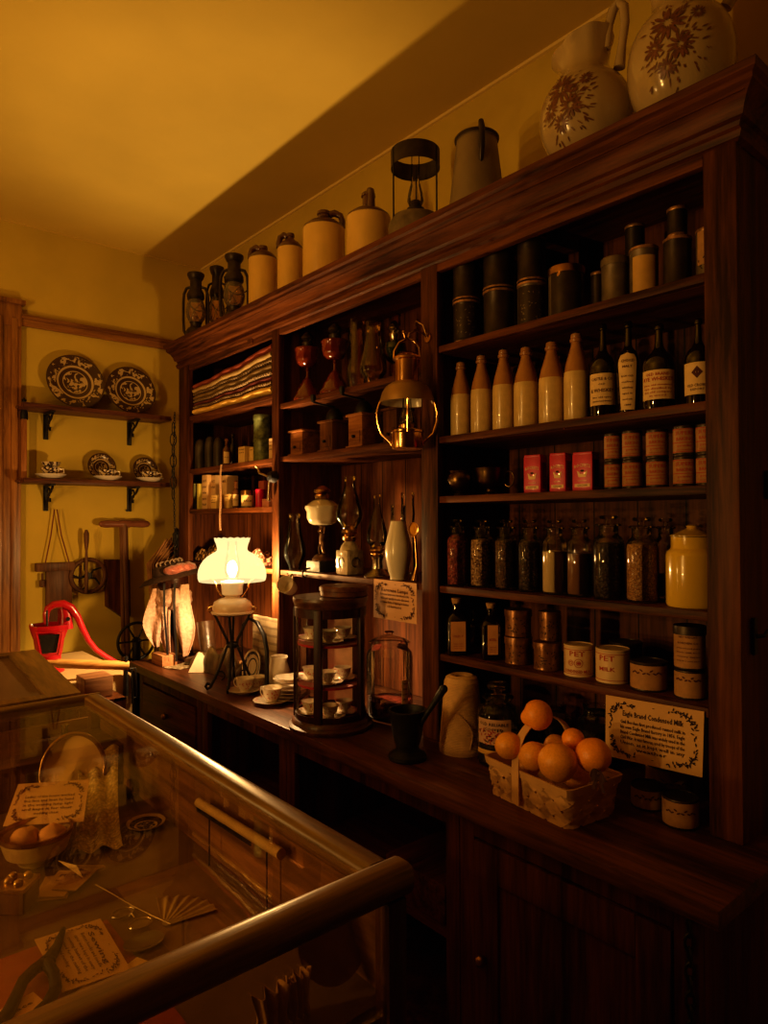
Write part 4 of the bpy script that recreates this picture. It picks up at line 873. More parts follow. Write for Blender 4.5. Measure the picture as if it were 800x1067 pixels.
MB().lathe([(0, 0), (r*1.1, 0), (r*1.15, .004), (r*.8, .012), (r*.35, h*.2), (r*.2, h*.3), (r*.18, h*.5), (0, h*.5)], p, 32).build('base', GLJ, t)
MB().lathe([(0, h*.5), (r*.3, h*.5), (r*.8, h*.6), (r, h*.74), (r*.9, h*.9), (r*.4, h), (0, h)], p, 40, wob=lambda a, z: 1+.02*math.cos(16*a)).build('font', GREG, t)
b = MB(); burner(b, p+Vector((0, 0, h)), r*.45, r*1.5); b.build('burner', SILV, t)

# coffee mills
def mill(px, w, top, lab, mat, crank=True, X=1.50, kx=0):
    p, r, h = spot(px, X, A2, w, top); p.z += .0004; t = thing('coffee_mill', lab, 'coffee mill', p, 'wooden box coffee mills on the lower middle shelf'); W = r*2*.82
    MB().lo(p+Vector((-W*.5, -W*.5, .008)), p+Vector((W*.5, W*.5, h-.008)), 0, .002).build('box_body', mat, t)
    MB().lo(p+Vector((-W*.6, -W*.6, 0)), p+Vector((W*.6, W*.6, .009)), 0, .003).build('plinth', mat, t); MB().lo(p+Vector((-W*.6, -W*.6, h-.009)), p+Vector((W*.6, W*.6, h)), 0, .003).build('top_board', mat, t)
    dr = MB().lo(p+Vector((-W*.5-.003, -W*.36, h*.15)), p+Vector((-W*.5+.004, W*.36, h*.5)), 0, .0015).build('drawer', mat, t)
    kb = MB(); kb.ball(p+Vector((-W*.5-.010, 0, h*.33)), .006, 0, 12, 8); kb.lathe([(.003, 0), (.003, .008)], (0, 0, 0), 8, 0, Matrix.Translation(p+Vector((-W*.5-.002, 0, h*.33))) @ Matrix.Rotation(-PI/2, 4, 'Y')); kb.build('knob', IRON, dr)
    if crank:
        m_ = MB(); m_.lathe([(W*.42, h), (W*.44, h+.004), (W*.36, h+.028), (W*.2, h+.045), (0, h+.047)], p, 28); m_.build('iron_hopper', IRON, t)
        c_ = MB(); a = p+Vector((0, 0, h+.045)); e = a+Vector((-.088, .01+kx, .018)); c_.tube([a, a+Vector((0, 0, .008)), a+Vector((-.05, .005, .012)), e], .004, 0, 8); c_.lathe([(0, 0), (.006, 0), (.011, .014), (.009, .026), (0, .030)], e, 16); c_.build('crank', IRON, t)
MILL = wood('mill beech', (.13, .045, .014), (.38, .16, .05), 1, .5, 14); MILD = wood('mill dark', (.06, .022, .008), (.20, .08, .025), 2, .5, 14)
mill(318, 27, 449, 'low pale wooden coffee mill with flat lid, farthest of the mills', MILL, False)
mill(348.5, 27, 439, 'wooden coffee mill with black crank, second from the far end', MILD)
mill(379, 28, 432, 'wooden coffee mill with black crank and round drawer knob, beside the lantern', MILL)
mill(414, 26, 426, 'wooden coffee mill mostly hidden behind the hanging lantern', MILD, False, X=1.58)

# lantern hanging on a hook fixed to the post
LX = 1.355
py_ = atx(446, 352, UX-.005); hk = MB(); tip = atx(425, 352, LX)
hk.tube([py_, py_+Vector((-.02, .004, .012)), (py_+tip)/2+Vector((-.008, 0, .022)), tip+Vector((.006, 0, .014)), tip+Vector((0, 0, -.004)), tip+Vector((-.012, 0, .0)), tip+Vector((-.016, 0, .012))], .0038, 0, 8); hk.ball(tip+Vector((-.016, 0, .014)), .006)
hk.lathe([(0, 0), (.014, 0), (.014, .004), (0, .004)], (0, 0, 0), 16, 0, Matrix.Translation(py_) @ Matrix.Rotation(-PI/2, 4, 'Y'))
hk.tube([py_+Vector((-.004, 0, 0)), py_+Vector((-.02, .0, .035)), py_+Vector((-.03, .02, .05)), py_+Vector((-.02, .035, .04))], .003, 0, 8)
solo('wall_hook', hk, BRASS, 'scrolled brass hook on the middle post holding the lantern', 'hook', py_)
s = (tip.x*fw.x+tip.y*fw.y)/F; ctr = Vector((tip.x, atx(424, 430, tip.x).y, 0)); ZL = lambda py: atx(424, py, tip.x).z
t = thing('hanging_lantern', 'brass hanging lantern with white lined domed shade and curved wire guards', 'lantern', (ctr.x, ctr.y, ZL(468)))
c0 = Vector((ctr.x, ctr.y, 0)); vy = Vector((rt.x, rt.y, 0)).normalized()
rs = 27.5*s
mb = MB(); mb.lathe([(16*s, ZL(468)), (16.5*s, ZL(467)), (16.5*s, ZL(452)), (17.5*s, ZL(451)), (17.5*s, ZL(449)), (16*s, ZL(448)), (0, ZL(448))], c0, 40); mb.lathe([(0, ZL(468)), (16*s, ZL(468))], c0, 40); mb.build('font_base', BRASSB, t)
mb = MB(); mb.lathe([(28.4*s, ZL(420)), (28*s, ZL(416)), (26*s, ZL(409)), (22.5*s, ZL(403.5)), (17.5*s, ZL(399.8)), (12.5*s, ZL(398))], c0, 44, 0); sh_ = mb.build('shade', plain('satin brass', (.42, .27, .10), .45, .7, var=.1), t)
mb = MB(); mb.lathe([(27.7*s, ZL(419.8)), (27.2*s, ZL(416)), (25.2*s, ZL(409.8)), (21.8*s, ZL(404.5)), (17*s, ZL(400.8)), (4*s, ZL(399))], c0, 44, 0); mb.build('white_lining', MILK, t)
mb = MB(); mb.lathe([(12.5*s, ZL(399)), (12.5*s, ZL(376)), (14.5*s, ZL(375)), (14.5*s, ZL(373)), (12*s, ZL(371)), (8*s, ZL(367.5)), (0, ZL(366.5))], c0, 36); mb.build('chimney_canister', BRASSB, t)
MB().lathe([(4.5*s, ZL(446)), (8*s, ZL(441)), (8*s, ZL(436)), (5*s, ZL(427)), (4.2*s, ZL(404))], c0, 28).build('glass_chimney', GLJ, t)
mb = MB(); mb.lathe([(0, ZL(448)), (8*s, ZL(448)), (9*s, ZL(443)), (5*s, ZL(440)), (3*s, ZL(437)), (0, ZL(436))], c0, 24); mb.build('burner', BRASS, t)
for dv, nm_ in ((vy, 0), (-vy, 0), (Vector((-fw.x, -fw.y, 0)).normalized(), 1)):
    P_ = [c0+dv*(rr*s)+Vector((0, 0, ZL(y))) for rr, y in (((16, 464), (18, 460), (27, 452), (31, 440), (31.5, 430), (29.5, 422), (27.5, 418)) if not nm_ else ((16.8, 452), (17, 440), (20, 430), (24.5, 421), (25, 413), (18, 405)))]
    MB().tube(P_, 1.4*s, 0, 8).build('guard_wire', BRASSB, t)
mb = MB(); mb.tube([c0+vy*(x*s)+Vector((0, 0, ZL(y))) for x, y in ((-13.5, 374), (-13, 366), (-8, 357), (0, 353), (8, 355), (13, 362), (14, 372), (13.5, 383))], 1.4*s, 0, 8); mb.build('bail_handle', BRASSB, t)

# lamp shelf
def at3(px, w, top, X=1.50): p, r, h = spot(px, X, A3, w, top); p.z += .0004; return p, r, h
def chim3(px, w, top, lab, mat=GLS, X=1.5, **k): chimney(px, w, X, A3, top, lab, mat, **k)
chim3(307, 23, 535, 'clear glass chimney at the far end of the lamp shelf', X=1.455, rb=.5, rt_=.5, kb=.32)
p, r, h = at3(336, 36, 507); t = thing('oil_lamp', 'oil lamp with white glass font on a dark bronze figure stem', 'lamp', p, None)
MB().lo(p+Vector((-r*.68, -r*.68, 0)), p+Vector((r*.68, r*.68, h*.13)), 0, .004).build('base', IRON, t)
BZ = plain('bronze figure', (.16, .09, .05), .35, .9, var=.3, sc=30)
mb = MB(); mb.lathe([(r*.62, h*.13), (r*.6, h*.15), (r*.45, h*.19), (r*.3, h*.21), (0, h*.21)], p, 28)
for s_, tw in ((1, .3), (-1, -.3)): mb.tube([p+Vector((.0, s_*r*.22, h*.2)), p+Vector((-.006, s_*r*.18, h*.27)), p+Vector((0, s_*r*.1, h*.34))], [.006, .0075, .009], 0, 10)
mb.tube([p+Vector((0, 0, h*.33)), p+Vector((-.003, .002, h*.38)), p+Vector((0, -.002, h*.43)), p+Vector((0, 0, h*.455))], [.011, .010, .013, .006], 0, 12); mb.ball(p+Vector((-.003, 0, h*.485)), .0085, 0, 14, 10)
for s_ in (1, -1): mb.tube([p+Vector((0, s_*.011, h*.44)), p+Vector((-.005, s_*.020, h*.47)), p+Vector((0, s_*.012, h*.525))], [.0045, .004, .0035], 0, 8)
mb.lathe([(.006, h*.50), (.012, h*.53), (.02, h*.545), (0, h*.545)], p, 20); mb.build('figure_stem', BZ, t)
MB().lathe([(0, h*.545), (r*.55, h*.548), (r*.75, h*.57), (r*.88, h*.62), (r*.90, h*.70), (r*1.0, h*.745), (r*.98, h*.77), (r*.6, h*.83), (r*.3, h*.85), (0, h*.85)], p, 36, wob=lambda a, z: 1+.025*math.cos(8*a)).build('font', MILK, t)
b = MB(); burner(b, p+Vector((0, 0, h*.85)), r*.45, h*.16); b.build('burner', BRASS, t)
p, r, h = at3(364.5, 36, 496, 1.475); t = thing('oil_lamp', 'glass oil lamp with square moulded base and tall bulging clear chimney', 'lamp', p, None); q = r*.80
mb = MB(); ang = camphi(p)-PI+R(35); M = Matrix.Translation(p) @ Matrix.Rotation(ang, 4, 'Z'); mb.box((0, 0, h*.13), (q*1.5, q*1.5, h*.25), 0, M, .008)
mb.lathe([(q*.75, h*.25), (q*.62, h*.30), (q*.35, h*.34), (0, h*.34)], p, 28); mb.build('font', plain('frosted font glass', (.50, .42, .30), .12, var=.35, sc=45, bump=.4, coat=.6), t)
lb = MB()
for k in range(4):
    M2 = M @ Matrix.Rotation(k*PI/2, 4, 'Z') @ Matrix.Translation((-q*.75-.001, 0, h*.13)) @ Matrix.Rotation(PI/2, 4, 'Y'); lb.tube([M2 @ Vector((.017*math.cos(a_*.42), .017*math.sin(a_*.42), 0)) for a_ in range(12)], .0018, 0, 6)
lb.build('moulded_scroll', IRON, t)
b = MB(); burner(b, p+Vector((0, 0, h*.34)), r*.42, h*.16); b.build('burner', BRASS, t)
MB().lathe([(rr, z+h*.44) for rr, z in chimprof(r*.80, h*.56, .5, .38, .3)], p, 40).build('glass_chimney', GLS, t)
p, r, h = at3(393, 28, 515, 1.49); t = thing('oil_lamp', 'small oil lamp with round metal foot and slim clear chimney', 'lamp', p, None)
MB().lathe([(0, 0), (r*1.0, 0), (r*1.02, .004), (r*.8, .012), (r*.4, h*.1), (r*.38, h*.2), (r*.5, h*.25), (0, h*.26)], p, 32).build('base', SILV, t)
b = MB(); burner(b, p+Vector((0, 0, h*.25)), r*.5, h*.12); b.build('burner', BRASS, t)
MB().lathe([(rr, z+h*.3) for rr, z in chimprof(r*.78, h*.7, .5, .3, .25)], p, 40).build('glass_chimney', GLS, t)
chim3(425, 16, 513, 'clear straight chimney half hidden behind the milk glass one', rb=.9, rt_=.85, kb=.3, X=1.58)
p, r, h = at3(415, 28, 526, 1.475); pr = chimprof(r, h, .62, .52, .38); t = thing('lamp_chimney', 'milk white glass chimney with a clear neck', 'lamp chimney', p, 'loose glass lamp chimneys')
MB().lathe(pr[:8]+[(r*.56, h*.78)], p, 40).build('milk_glass_body', plain('milky chimney', (.78, .72, .60), .25, var=.05, coat=.5, emis=0), t)
MB().lathe([(r*.56, h*.78), (r*.52, h*.86), (r*.54, h)], p, 40).build('clear_neck', GLS, t)
q = atx(431, 552, 1.47); mb = MB(); mb.lathe([(0, 0), (.022, 0), (.024, .002), (.020, .004), (.012, .003), (0, .004)], (0, 0, 0), 30, 0, Matrix.Translation(q) @ Matrix.Rotation(-PI/2, 4, 'Y'))
mb.tube([q+Vector((0, -.006, -.020)), Vector((q.x+.006, q.y-.008, A3+.05)), Vector((q.x, q.y-.004, A3+.002))], [.004, .005, .012], 0, 10); solo('reflector_stand', mb, BRASSB, 'small round brass reflector beside the milk glass chimney', 'reflector', Vector((q.x, q.y, A3+.001)))
# cup hanging from a hook
cp = atx(300, 611, 1.385); hkm = MB(); e0 = Vector((UX-.003, cp.y+.008, A3-.012)); hkm.tube([e0, e0+Vector((-.02, 0, 0)), e0+Vector((-.035, -.002, -.003)), e0+Vector((-.042, -.004, .008))], .0022, 0, 8)
solo('cup_hook', hkm, IRON, 'small black hook under the lamp shelf holding the white cup', 'hook', e0)
t = thing('hanging_cup', 'plain white cup hanging by its handle from the lamp shelf', 'cup', cp)
ax = Matrix.Translation(cp) @ Matrix.Rotation(R(-35), 4, Vector((fw.x, fw.y, 0))) @ Matrix.Rotation(R(62), 4, Vector((rt.x, rt.y, 0)))
MB().lathe([(0, -.030), (.022, -.030), (.027, -.026), (.031, .0), (.033, .030), (.0315, .030), (.029, 0), (.024, -.024), (0, -.026)], (0, 0, 0), 32, 0, ax).build('cup_body', CHINA, t)
hp = [ax @ Vector((-.030-.016*math.sin(PI*k/8), 0, .018-.036*k/8)) for k in range(9)]; 
hq = [ax @ Vector((math.cos(2.2)*(.030+.018*math.sin(PI*k/8)), math.sin(2.2)*(.030+.018*math.sin(PI*k/8)), .018-.036*k/8)) for k in range(9)]
hh_ = max((hp, hq, [ax @ Vector((.030+.018*math.sin(PI*k/8), 0, .018-.036*k/8)) for k in range(9)], [ax @ Vector((0, .030+.018*math.sin(PI*k/8), .018-.036*k/8)) for k in range(9)], [ax @ Vector((0, -.030-.018*math.sin(PI*k/8), .018-.036*k/8)) for k in range(9)]), key=lambda L: L[4].z)
MB().tube(hh_, .0032, 0, 8).build('handle', CHINA, t)
e0 = atx(323, 592, UX-.004); hkm = MB(); hkm.tube([e0, e0+Vector((-.02, 0, -.002)), e0+Vector((-.034, 0, -.010)), e0+Vector((-.034, 0, -.026)), e0+Vector((-.022, 0, -.034)), e0+Vector((-.014, 0, -.024))], .0035, 0, 8)
solo('shelf_hook', hkm, IRON, 'empty black iron hook on the lamp shelf edge above the curio cabinet', 'hook', e0)

# ------------------------------------------------------------ left bay
B1, B2, B3, B4 = 2.015, 1.755, 1.56, 1.31
ya, yb = P1[1]+.012, P0[0]-.012
qc = [((.42, .10, .05), (.10, .03, .02), (.6, .4, .2)), ((.50, .36, .16), (.16, .05, .03), (.35, .2, .08)), ((.30, .2, .08), (.5, .38, .2), (.12, .10, .05)), ((.10, .05, .06), (.40, .28, .18), (.3, .08, .05)),
      ((.35, .28, .12), (.08, .06, .05), (.5, .4, .25)), ((.45, .09, .08), (.12, .05, .05), (.6, .45, .3)), ((.12, .07, .06), (.5, .4, .3), (.2, .1, .06)), ((.85, .56, .16), (.8, .5, .13), (.85, .6, .2))][::-1]
zt = [0, .020, .031, .043, .054, .070, .082, .098, .116]
lq = ['bottom quilt of the stack, plain golden yellow with a rolled edge', 'thin dark patterned quilt just above the yellow one', 'red striped quilt, third from the bottom of the stack', 'olive and cream quilt in the middle of the stack', 'dark flecked quilt just above the middle of the stack', 'tan and brown quilt, third from the top of the stack', 'cream and dark checked quilt, second from the top of the stack', 'faded red quilt on top of the folded stack']
for k in range(8):
    z0_, z1_ = zt[k]*1.25, zt[k+1]*1.25-.0015; X0 = UX+.004+.002*(k % 3); 
    def ed(y, e):
        u = (y-ya)/(yb-ya); lift = (.012*max(0, 1-u*2.2)**1.5)*(k/7+.3)+.0006; sag = -.0
        return B1+e*(1+.35*(1-u)) + .0036 + lift + .003*math.sin(y*23)
    mb = MB(); N_ = 24; pr2 = 8; vs = []
    for i in range(N_+1):
        y = ya+.012+(yb-ya-.028)*i/N_; zc_ = (ed(y, z0_)+ed(y, z1_))/2; hz = (ed(y, z1_)-ed(y, z0_))/2
        for j in range(pr2+1): a = PI/2+PI*j/pr2; vs.append((X0+hz*1.2+hz*1.2*math.cos(a)+.002*math.sin(y*60+k), y, zc_+hz*math.sin(a)))
        vs.append((UB-.04, y, zc_-hz)); vs.append((UB-.04, y, zc_+hz))
    W = pr2+3; mb.add(vs, [(i*W+j, i*W+(j+1) % W, (i+1)*W+(j+1) % W, (i+1)*W+j) for i in range(N_) for j in range(W)]+[tuple(range(W))[::-1], tuple(N_*W+j for j in range(W))])
    solo('folded_quilt', mb, (stripes('quilt %d' % k, [(.30, .20, .10), (.40, .28, .15)], 2, .03, mot=105) if k in (1, 3, 5) else plain('quilt %d' % k, {0: (.85, .55, .14), 2: (.13, .025, .02), 4: (.22, .14, .05), 6: (.36, .24, .09), 7: (.26, .055, .025)}[k], .9, bump=.2)), lq[k], 'quilt', (1.56, (ya+yb)/2, B1+z0_), 'folded quilts on the top left shelf')
G3 = 'little goods on the second left shelf'
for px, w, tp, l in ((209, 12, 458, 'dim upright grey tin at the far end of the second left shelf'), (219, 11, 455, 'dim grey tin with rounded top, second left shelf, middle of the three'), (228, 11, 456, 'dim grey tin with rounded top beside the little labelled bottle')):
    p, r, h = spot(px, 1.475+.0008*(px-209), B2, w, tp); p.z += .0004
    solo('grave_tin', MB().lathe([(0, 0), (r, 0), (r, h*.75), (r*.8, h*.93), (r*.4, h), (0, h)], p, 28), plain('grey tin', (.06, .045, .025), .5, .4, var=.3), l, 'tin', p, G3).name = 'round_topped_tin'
def vial(px, w, top, X, z, lab, mat, labcol=None, cat='bottle', txt='tonic'):
    p, r, h = spot(px, X, z, w, top); p.z += .0004; t = thing('small_bottle', lab, cat, p); pf = [(0, 0), (r, .002), (r, h*.55), (r*.8, h*.65), (r*.36, h*.72), (r*.34, h*.9), (r*.5, h*.91), (r*.5, h*.97), (r*.3, h), (0, h)]
    MB().lathe(pf, p, 24).build('bottle_body', mat, t)
    if labcol:
        lb = MB(); patch(lb, wrap(p, pf, camphi(p), .0005), -r*.8, r*.8, h*.08, h*.5, 0, 10, 2); lb.text(txt, .007, wrap(p, pf, camphi(p), .001), 0, h*.3, 1, r*1.2); lb.build('paper_label', [labcol, INK], t)
vial(236, 8, 457, 1.47, B2, 'little brown bottle with white label on the second left shelf', plain('brown bottle', (.12, .045, .015), .1, coat=1), PAPERY)
vial(242.5, 8, 452, 1.53, B2, 'slim black bottle just behind the little brown one', DKB)
def cart(px, w, top, X, z, dep, lab, mat, grp, ink=INK, txt=(), rot=0, name='carton'):
    p, r, h = spot(px, X, z, w, top); p.z += .0004; W = r*2/abs(math.cos(YAW-PI/2+0) if 0 else .80); M = Matrix.Translation(p) @ Matrix.Rotation(R(rot), 4, 'Z'); mb = MB().box((dep/2, 0, h/2), (dep, W, h), 0, M, .001)
    fm = lambda x, z_: M @ Vector((-.0006, -x, z_))
    for i, tx in enumerate(txt): mb.text(tx, h*.10, fm, 0, h*(.82-.17*i), 1, W*.75)
    return solo(name, mb, [mat, ink], lab, 'box', p, grp)
YB1 = plain('yellow carton', (.80, .55, .20), .7, var=.08); CB1 = plain('buff carton', (.76, .52, .26), .7, var=.08); GB1 = plain('green book', (.30, .30, .10), .7, var=.2); PB1 = plain('red brown carton', (.42, .10, .06), .6, var=.15)
cart(251.5, 11, 465.5, 1.475, B2, .05, 'yellow carton on the second left shelf, wider of two', YB1, G3, txt=['PURE', 'SODA']); cart(261.5, 6.5, 466, 1.485, B2, .05, 'narrow yellow carton beside the green canister', YB1, G3, txt=['TEA'])
p, r, h = spot(274, 1.52, B2, 20, 433); GC = plain('green tin', (.14, .16, .06), .45, .2, var=.7, sc=45)
can('round_tin', 'green mottled canister, lower one beside the post on the second left shelf', 'tin', p, r, h/2-.002, G3, GC, lid=GC); can('round_tin', 'green mottled canister, upper one beside the post on the second left shelf', 'tin', p, r, h/2-.005, G3, GC, lid=GC, z0=h/2+.002)
cart(282, 6, 457, 1.455, B2, .03, 'small cream labelled carton against the post', CB1, G3, txt=['SALVE', 'for', 'cuts'])
G4 = 'cartons and bottles on the third left shelf'
cart(201, 4.5, 504, 1.47, B3, .12, 'thin dark green book at the far end of the third left shelf', GB1, G4, name='book'); cart(206, 3.5, 504, 1.47, B3, .12, 'thin yellow spined book next to the tall buff carton', plain('lemon spine', (.70, .6, .12), .7), G4, name='book')
cart(213, 9.5, 495, 1.475, B3, .06, 'tall buff carton with small printed lines', CB1, G4, txt=['OATS', 'rolled', 'white', 'pure', 'fresh'])
cart(222, 9, 495.5, 1.495, B3, .06, 'tall buff carton standing behind a short cream one', CB1, G4, txt=['OATS', 'rolled']); cart(233.5, 9, 495.5, 1.50, B3, .06, 'tall buff carton behind the hanging tape', CB1, G4, txt=['MEAL'])
cart(222.5, 10, 516, 1.455, B3, .03, 'short cream carton in front of the tall ones', YB1, G4, txt=['STARCH', 'gloss', 'fine']); cart(236, 8, 515, 1.455, B3, .03, 'short yellow carton right of the hanging tape', YB1, G4, txt=['YEAST', 'cakes'])
vial(245.5, 8, 501, 1.475, B3, 'little dark brown bottle with cream label on the third left shelf', plain('brown bottle', (.12, .045, .015), .1, coat=1), PAPERY)
p, r, h = spot(258, 1.475, B3, 14, 512); can('round_jar', 'round glass jar with pale label on the third left shelf', 'jar', p, r, h, G4, TIN, PAPERY, INK, [('BALM', .009, .4, 1.2)], lid=BRASS, lz=(.1, .75))
p, r, h = spot(271, 1.49, B3, 10, 510); can('round_tin', 'small red tin behind the pink carton', 'tin', p, r, h, G4, REDT)
cart(276.5, 11, 520, 1.455, B3, .035, 'low pink printed carton beside the post', plain('pink carton', (.70, .28, .18), .7), G4, txt=['SOAP']); cart(272, 9, 501, 1.53, B3, .03, 'tilted reddish box behind the small red tin', PB1, G4)
# tape measure hanging over the shelf edge
mb = MB(); q = atx(230, 484, UX-.006); q2 = atx(229, 553, UX-.007); mb.sheet(lambda u, v: (UX-.003-.004*math.sin(PI*min(1, u*1.0))-.002*math.sin(u*9), q.y+(q2.y-q.y)*u+(v-.5)*.016, B2+.0015+(q2.z-B2)*u), 24, 2, 0, .0006)
f = lambda x, z: Vector((UX-.0085, q.y-x, z))
for k in range(16): mb.lo((UX-.0088-.002*0, q.y-.006, q2.z+.012*k+.01), (UX-.0082, q.y-.006+(.006 if k % 2 else .010), q2.z+.012*k+.0112), 1)
solo('measuring_tape', mb, [plain('tape cloth', (.70, .45, .28), .8), INKR], 'pinkish cloth measuring tape hanging down over the left shelves', 'tape measure', q2)
# wall mounted grinder with pale crank on the post
c_ = atx(287, 497, UX-.006); t = thing('wall_grinder', 'dark iron wall grinder with pale curved crank arm on the left post', 'grinder', c_)
MB().lathe([(0, 0), (.022, 0), (.024, .012), (.018, .03), (.008, .035), (0, .035)], (0, 0, 0), 24, 0, Matrix.Translation(c_) @ Matrix.Rotation(-PI/2, 4, 'Y')).build('gear_housing', IRON, t)
d0 = c_+Vector((-.035, 0, 0)); MB().tube([d0, d0+Vector((-.004, .028, .010)), d0+Vector((-.006, .055, .016)), d0+Vector((-.006, .068, .036)), d0+Vector((-.012, .075, .045))], [.004, .004, .004, .004, .006], 0, 8).build('crank_arm', SILV, t)
MB().tube([c_+Vector((-.018, .016, -.015)), c_+Vector((-.020, .018, -.07)), c_+Vector((-.020, .018, -.095))], [.005, .006, .010], 0, 10).build('spout', SILV, t)
# bonnets and cloth on the lowest left shelf
def crumple(name, lab, cat, c, dx, dy, hgt, mat, seed, grp=None, rot=0, k=9):
    M = Matrix.Translation(c) @ Matrix.Rotation(R(rot), 4, 'Z')
    def fn(u, v):
        x, y = (u-.5)*dx, (v-.5)*dy; e = max(0, 1-((2*u-1)**4+(2*v-1)**4)); n_ = noise.noise(Vector((x*k*3, y*k*3, seed)))
        return M @ Vector((x+.006*noise.noise(Vector((y*40, seed, 1))), y+.008*noise.noise(Vector((x*40, 1, seed))), .003+hgt*e**.5*max(.12, .65+.8*n_)))
    mb = MB(); mb.sheet(fn, 34, 34, 0); return solo(name, mb, mat, lab, cat, c, grp, ang=80)
p = spot(222, 1.51, B4); p.y -= .02; crumple('folded_shawl', 'crumpled striped shawl on the lowest left shelf behind the lamp shade', 'shawl', p, .10, .34, .075, stripes('shawl', [(.55, .36, .14), (.18, .08, .04), (.5, .32, .12), (.10, .06, .04)], 1, .022), 3)
p = spot(270, 1.50, B4); crumple('folded_cloth', 'crumpled pink and white cloth on the lowest left shelf beside the post', 'cloth', p, .10, .13, .075, stripes('pink cloth', [(.6, .28, .2), (.75, .6, .5), (.5, .2, .16)], 1, .016), 8)
# ------------------------------------------------------------ lit lamp on its wrought stand
lp = spot(242, 1.285, C); lp.z += .0004; ctr = lp.copy()
s = (lp-CAM).dot(fw)/F; ZZ = lambda py: atx(242, py, lp.x).z
t = thing('stand_lamp', 'lit table lamp with ruffled glowing glass shade on a black scrolled iron tripod', 'lamp', lp)
zr_ = ZZ(639)
ir = MB(); ir.tube([lp+Vector((.070*math.cos(2*PI*k/32), .070*math.sin(2*PI*k/32), zr_-C)) for k in range(32)], .004, 0, 8, True); ir.build('stand_ring', IRON, t)
zm = ZZ(672)-C
for k, a in enumerate((camphi(lp, -10), camphi(lp, -75), camphi(lp, 85), camphi(lp, 175))):
    d = Vector((math.cos(a), math.sin(a), 0)); P_ = [lp+d*rr+Vector((0, 0, z)) for rr, z in ((.070, zr_-C), (.050, (zr_-C)*.86), (.020, zm+.02), (.018, zm), (.030, zm-.03), (.060, .060), (.080, .022), (.086, .010), (.098, .005), (.104, .016), (.098, .026), (.088, .022))]
    lg = MB(); lg.tube(P_, .0055, 0, 8); lg.tube([lp+d*(.048+.018*math.cos(q))+Vector((0, 0, .050+.018*math.sin(q)))for q in [k2*.5-.6 for k2 in range(11)]], .003, 0, 6); lg.build('leg', IRON, t)
MB().ball(lp+Vector((0, 0, zm)), .022, 0, 16, 10, sz=.7).build('stand_boss', IRON, t)
fz = lambda py: ZZ(py)-C
PORC = plain('lamp porcelain', (.66, .50, .34), .3, var=.06, coat=.4)
MB().lathe([(0, fz(641)), (.05, fz(641)), (.078, fz(639)), (.082, fz(637.5)), (.074, fz(636)), (.077, fz(632)), (.070, fz(627)), (.052, fz(624)), (.030, fz(622.5)), (.026, fz(621)), (0, fz(621))], lp, 44).build('font', PORC, t)
MB().lathe([(0, fz(621)), (.030, fz(621)), (.040, fz(619)), (.042, fz(610)), (.045, fz(608)), (.045, fz(606)), (.020, fz(605)), (0, fz(605))], lp, 36).build('burner', CHINA, t)
MB().lathe([(.016, fz(605.2)), (.030, fz(596)), (.030, fz(588)), (.020, fz(575)), (.018, fz(564))], lp, 28).build('glass_chimney', GLS, t)
for d in (vy, -vy):
    MB().tube([lp+d*r_+Vector((0, 0, fz(y))) for r_, y in ((.038, 622), (.048, 619), (.062, 613), (.064, 609), (.074, 605), (.088, 603))], .0028, 0, 8).build('shade_arm', BRASSB, t)
    MB().tube([lp+d*(.083+.012*math.cos(q))+Vector((0, 0, fz(635)+.010*math.sin(q))) for q in [k*.6-2.6 for k in range(9)]], .0035, 0, 8).build('side_scroll', BRASSB, t)
sm, T_, N = nt('glowing shade glass'); L = T_.links.new
o_ = N('ShaderNodeOutputMaterial'); em = N('ShaderNodeEmission'); em.inputs[0].default_value = (1, .78, .36, 1); em.inputs[1].default_value = 1.04
tp = N('ShaderNodeBsdfTransparent'); tp.inputs[0].default_value = (1, .9, .7, 1); mx = N('ShaderNodeMixShader'); mx.inputs[0].default_value = .70
gl = N('ShaderNodeBsdfDiffuse'); gl.inputs[0].default_value = (.006, .005, .004, 1)
ad = N('ShaderNodeAddShader'); L(em.outputs[0], ad.inputs[0]); L(gl.outputs[0], ad.inputs[1]); L(tp.outputs[0], mx.inputs[1]); L(ad.outputs[0], mx.inputs[2]); L(mx.outputs[0], o_.inputs['Surface'])
w_ = lambda a, z: 1+(.005*math.cos(24*a))+(.035*math.cos(16*a)*max(0, (z-fz(568))/.03) if z > fz(568) else 0)
shd = MB().lathe([(.127, fz(605.5)), (.131, fz(602)), (.1315, fz(598)), (.129, fz(593.5)), (.122, fz(588.5)), (.111, fz(584)), (.096, fz(580)), (.079, fz(577)), (.065, fz(575)), (.059, fz(573.5)), (.058, fz(571.5)), (.061, fz(567.5)), (.066, fz(564)), (.069, fz(561.5))], lp, 128, wob=w_)
shd.v = [(x, y, z+(.0045*abs(math.cos(8*math.atan2(y-lp.y, x-lp.x))) if z-lp.z > fz(562.2) else 0)) for x, y, z in shd.v]; shd.build('shade', sm, t, ang=80)
def light(kind, name, loc, energy, col, size=.05, **k):
    l = bpy.data.lights.new(name, kind); l.energy = energy; l.color = col
    if kind in ('POINT', 'SPOT'): l.shadow_soft_size = size
    else: l.size = size
    ob = bpy.data.objects.new(name, l); COL.objects.link(ob); ob.location = loc; return ob
LAMP = lp+Vector((0, 0, fz(593)))
light('POINT', 'lamp_flame_light', LAMP, 60, (1, .64, .30), .024)

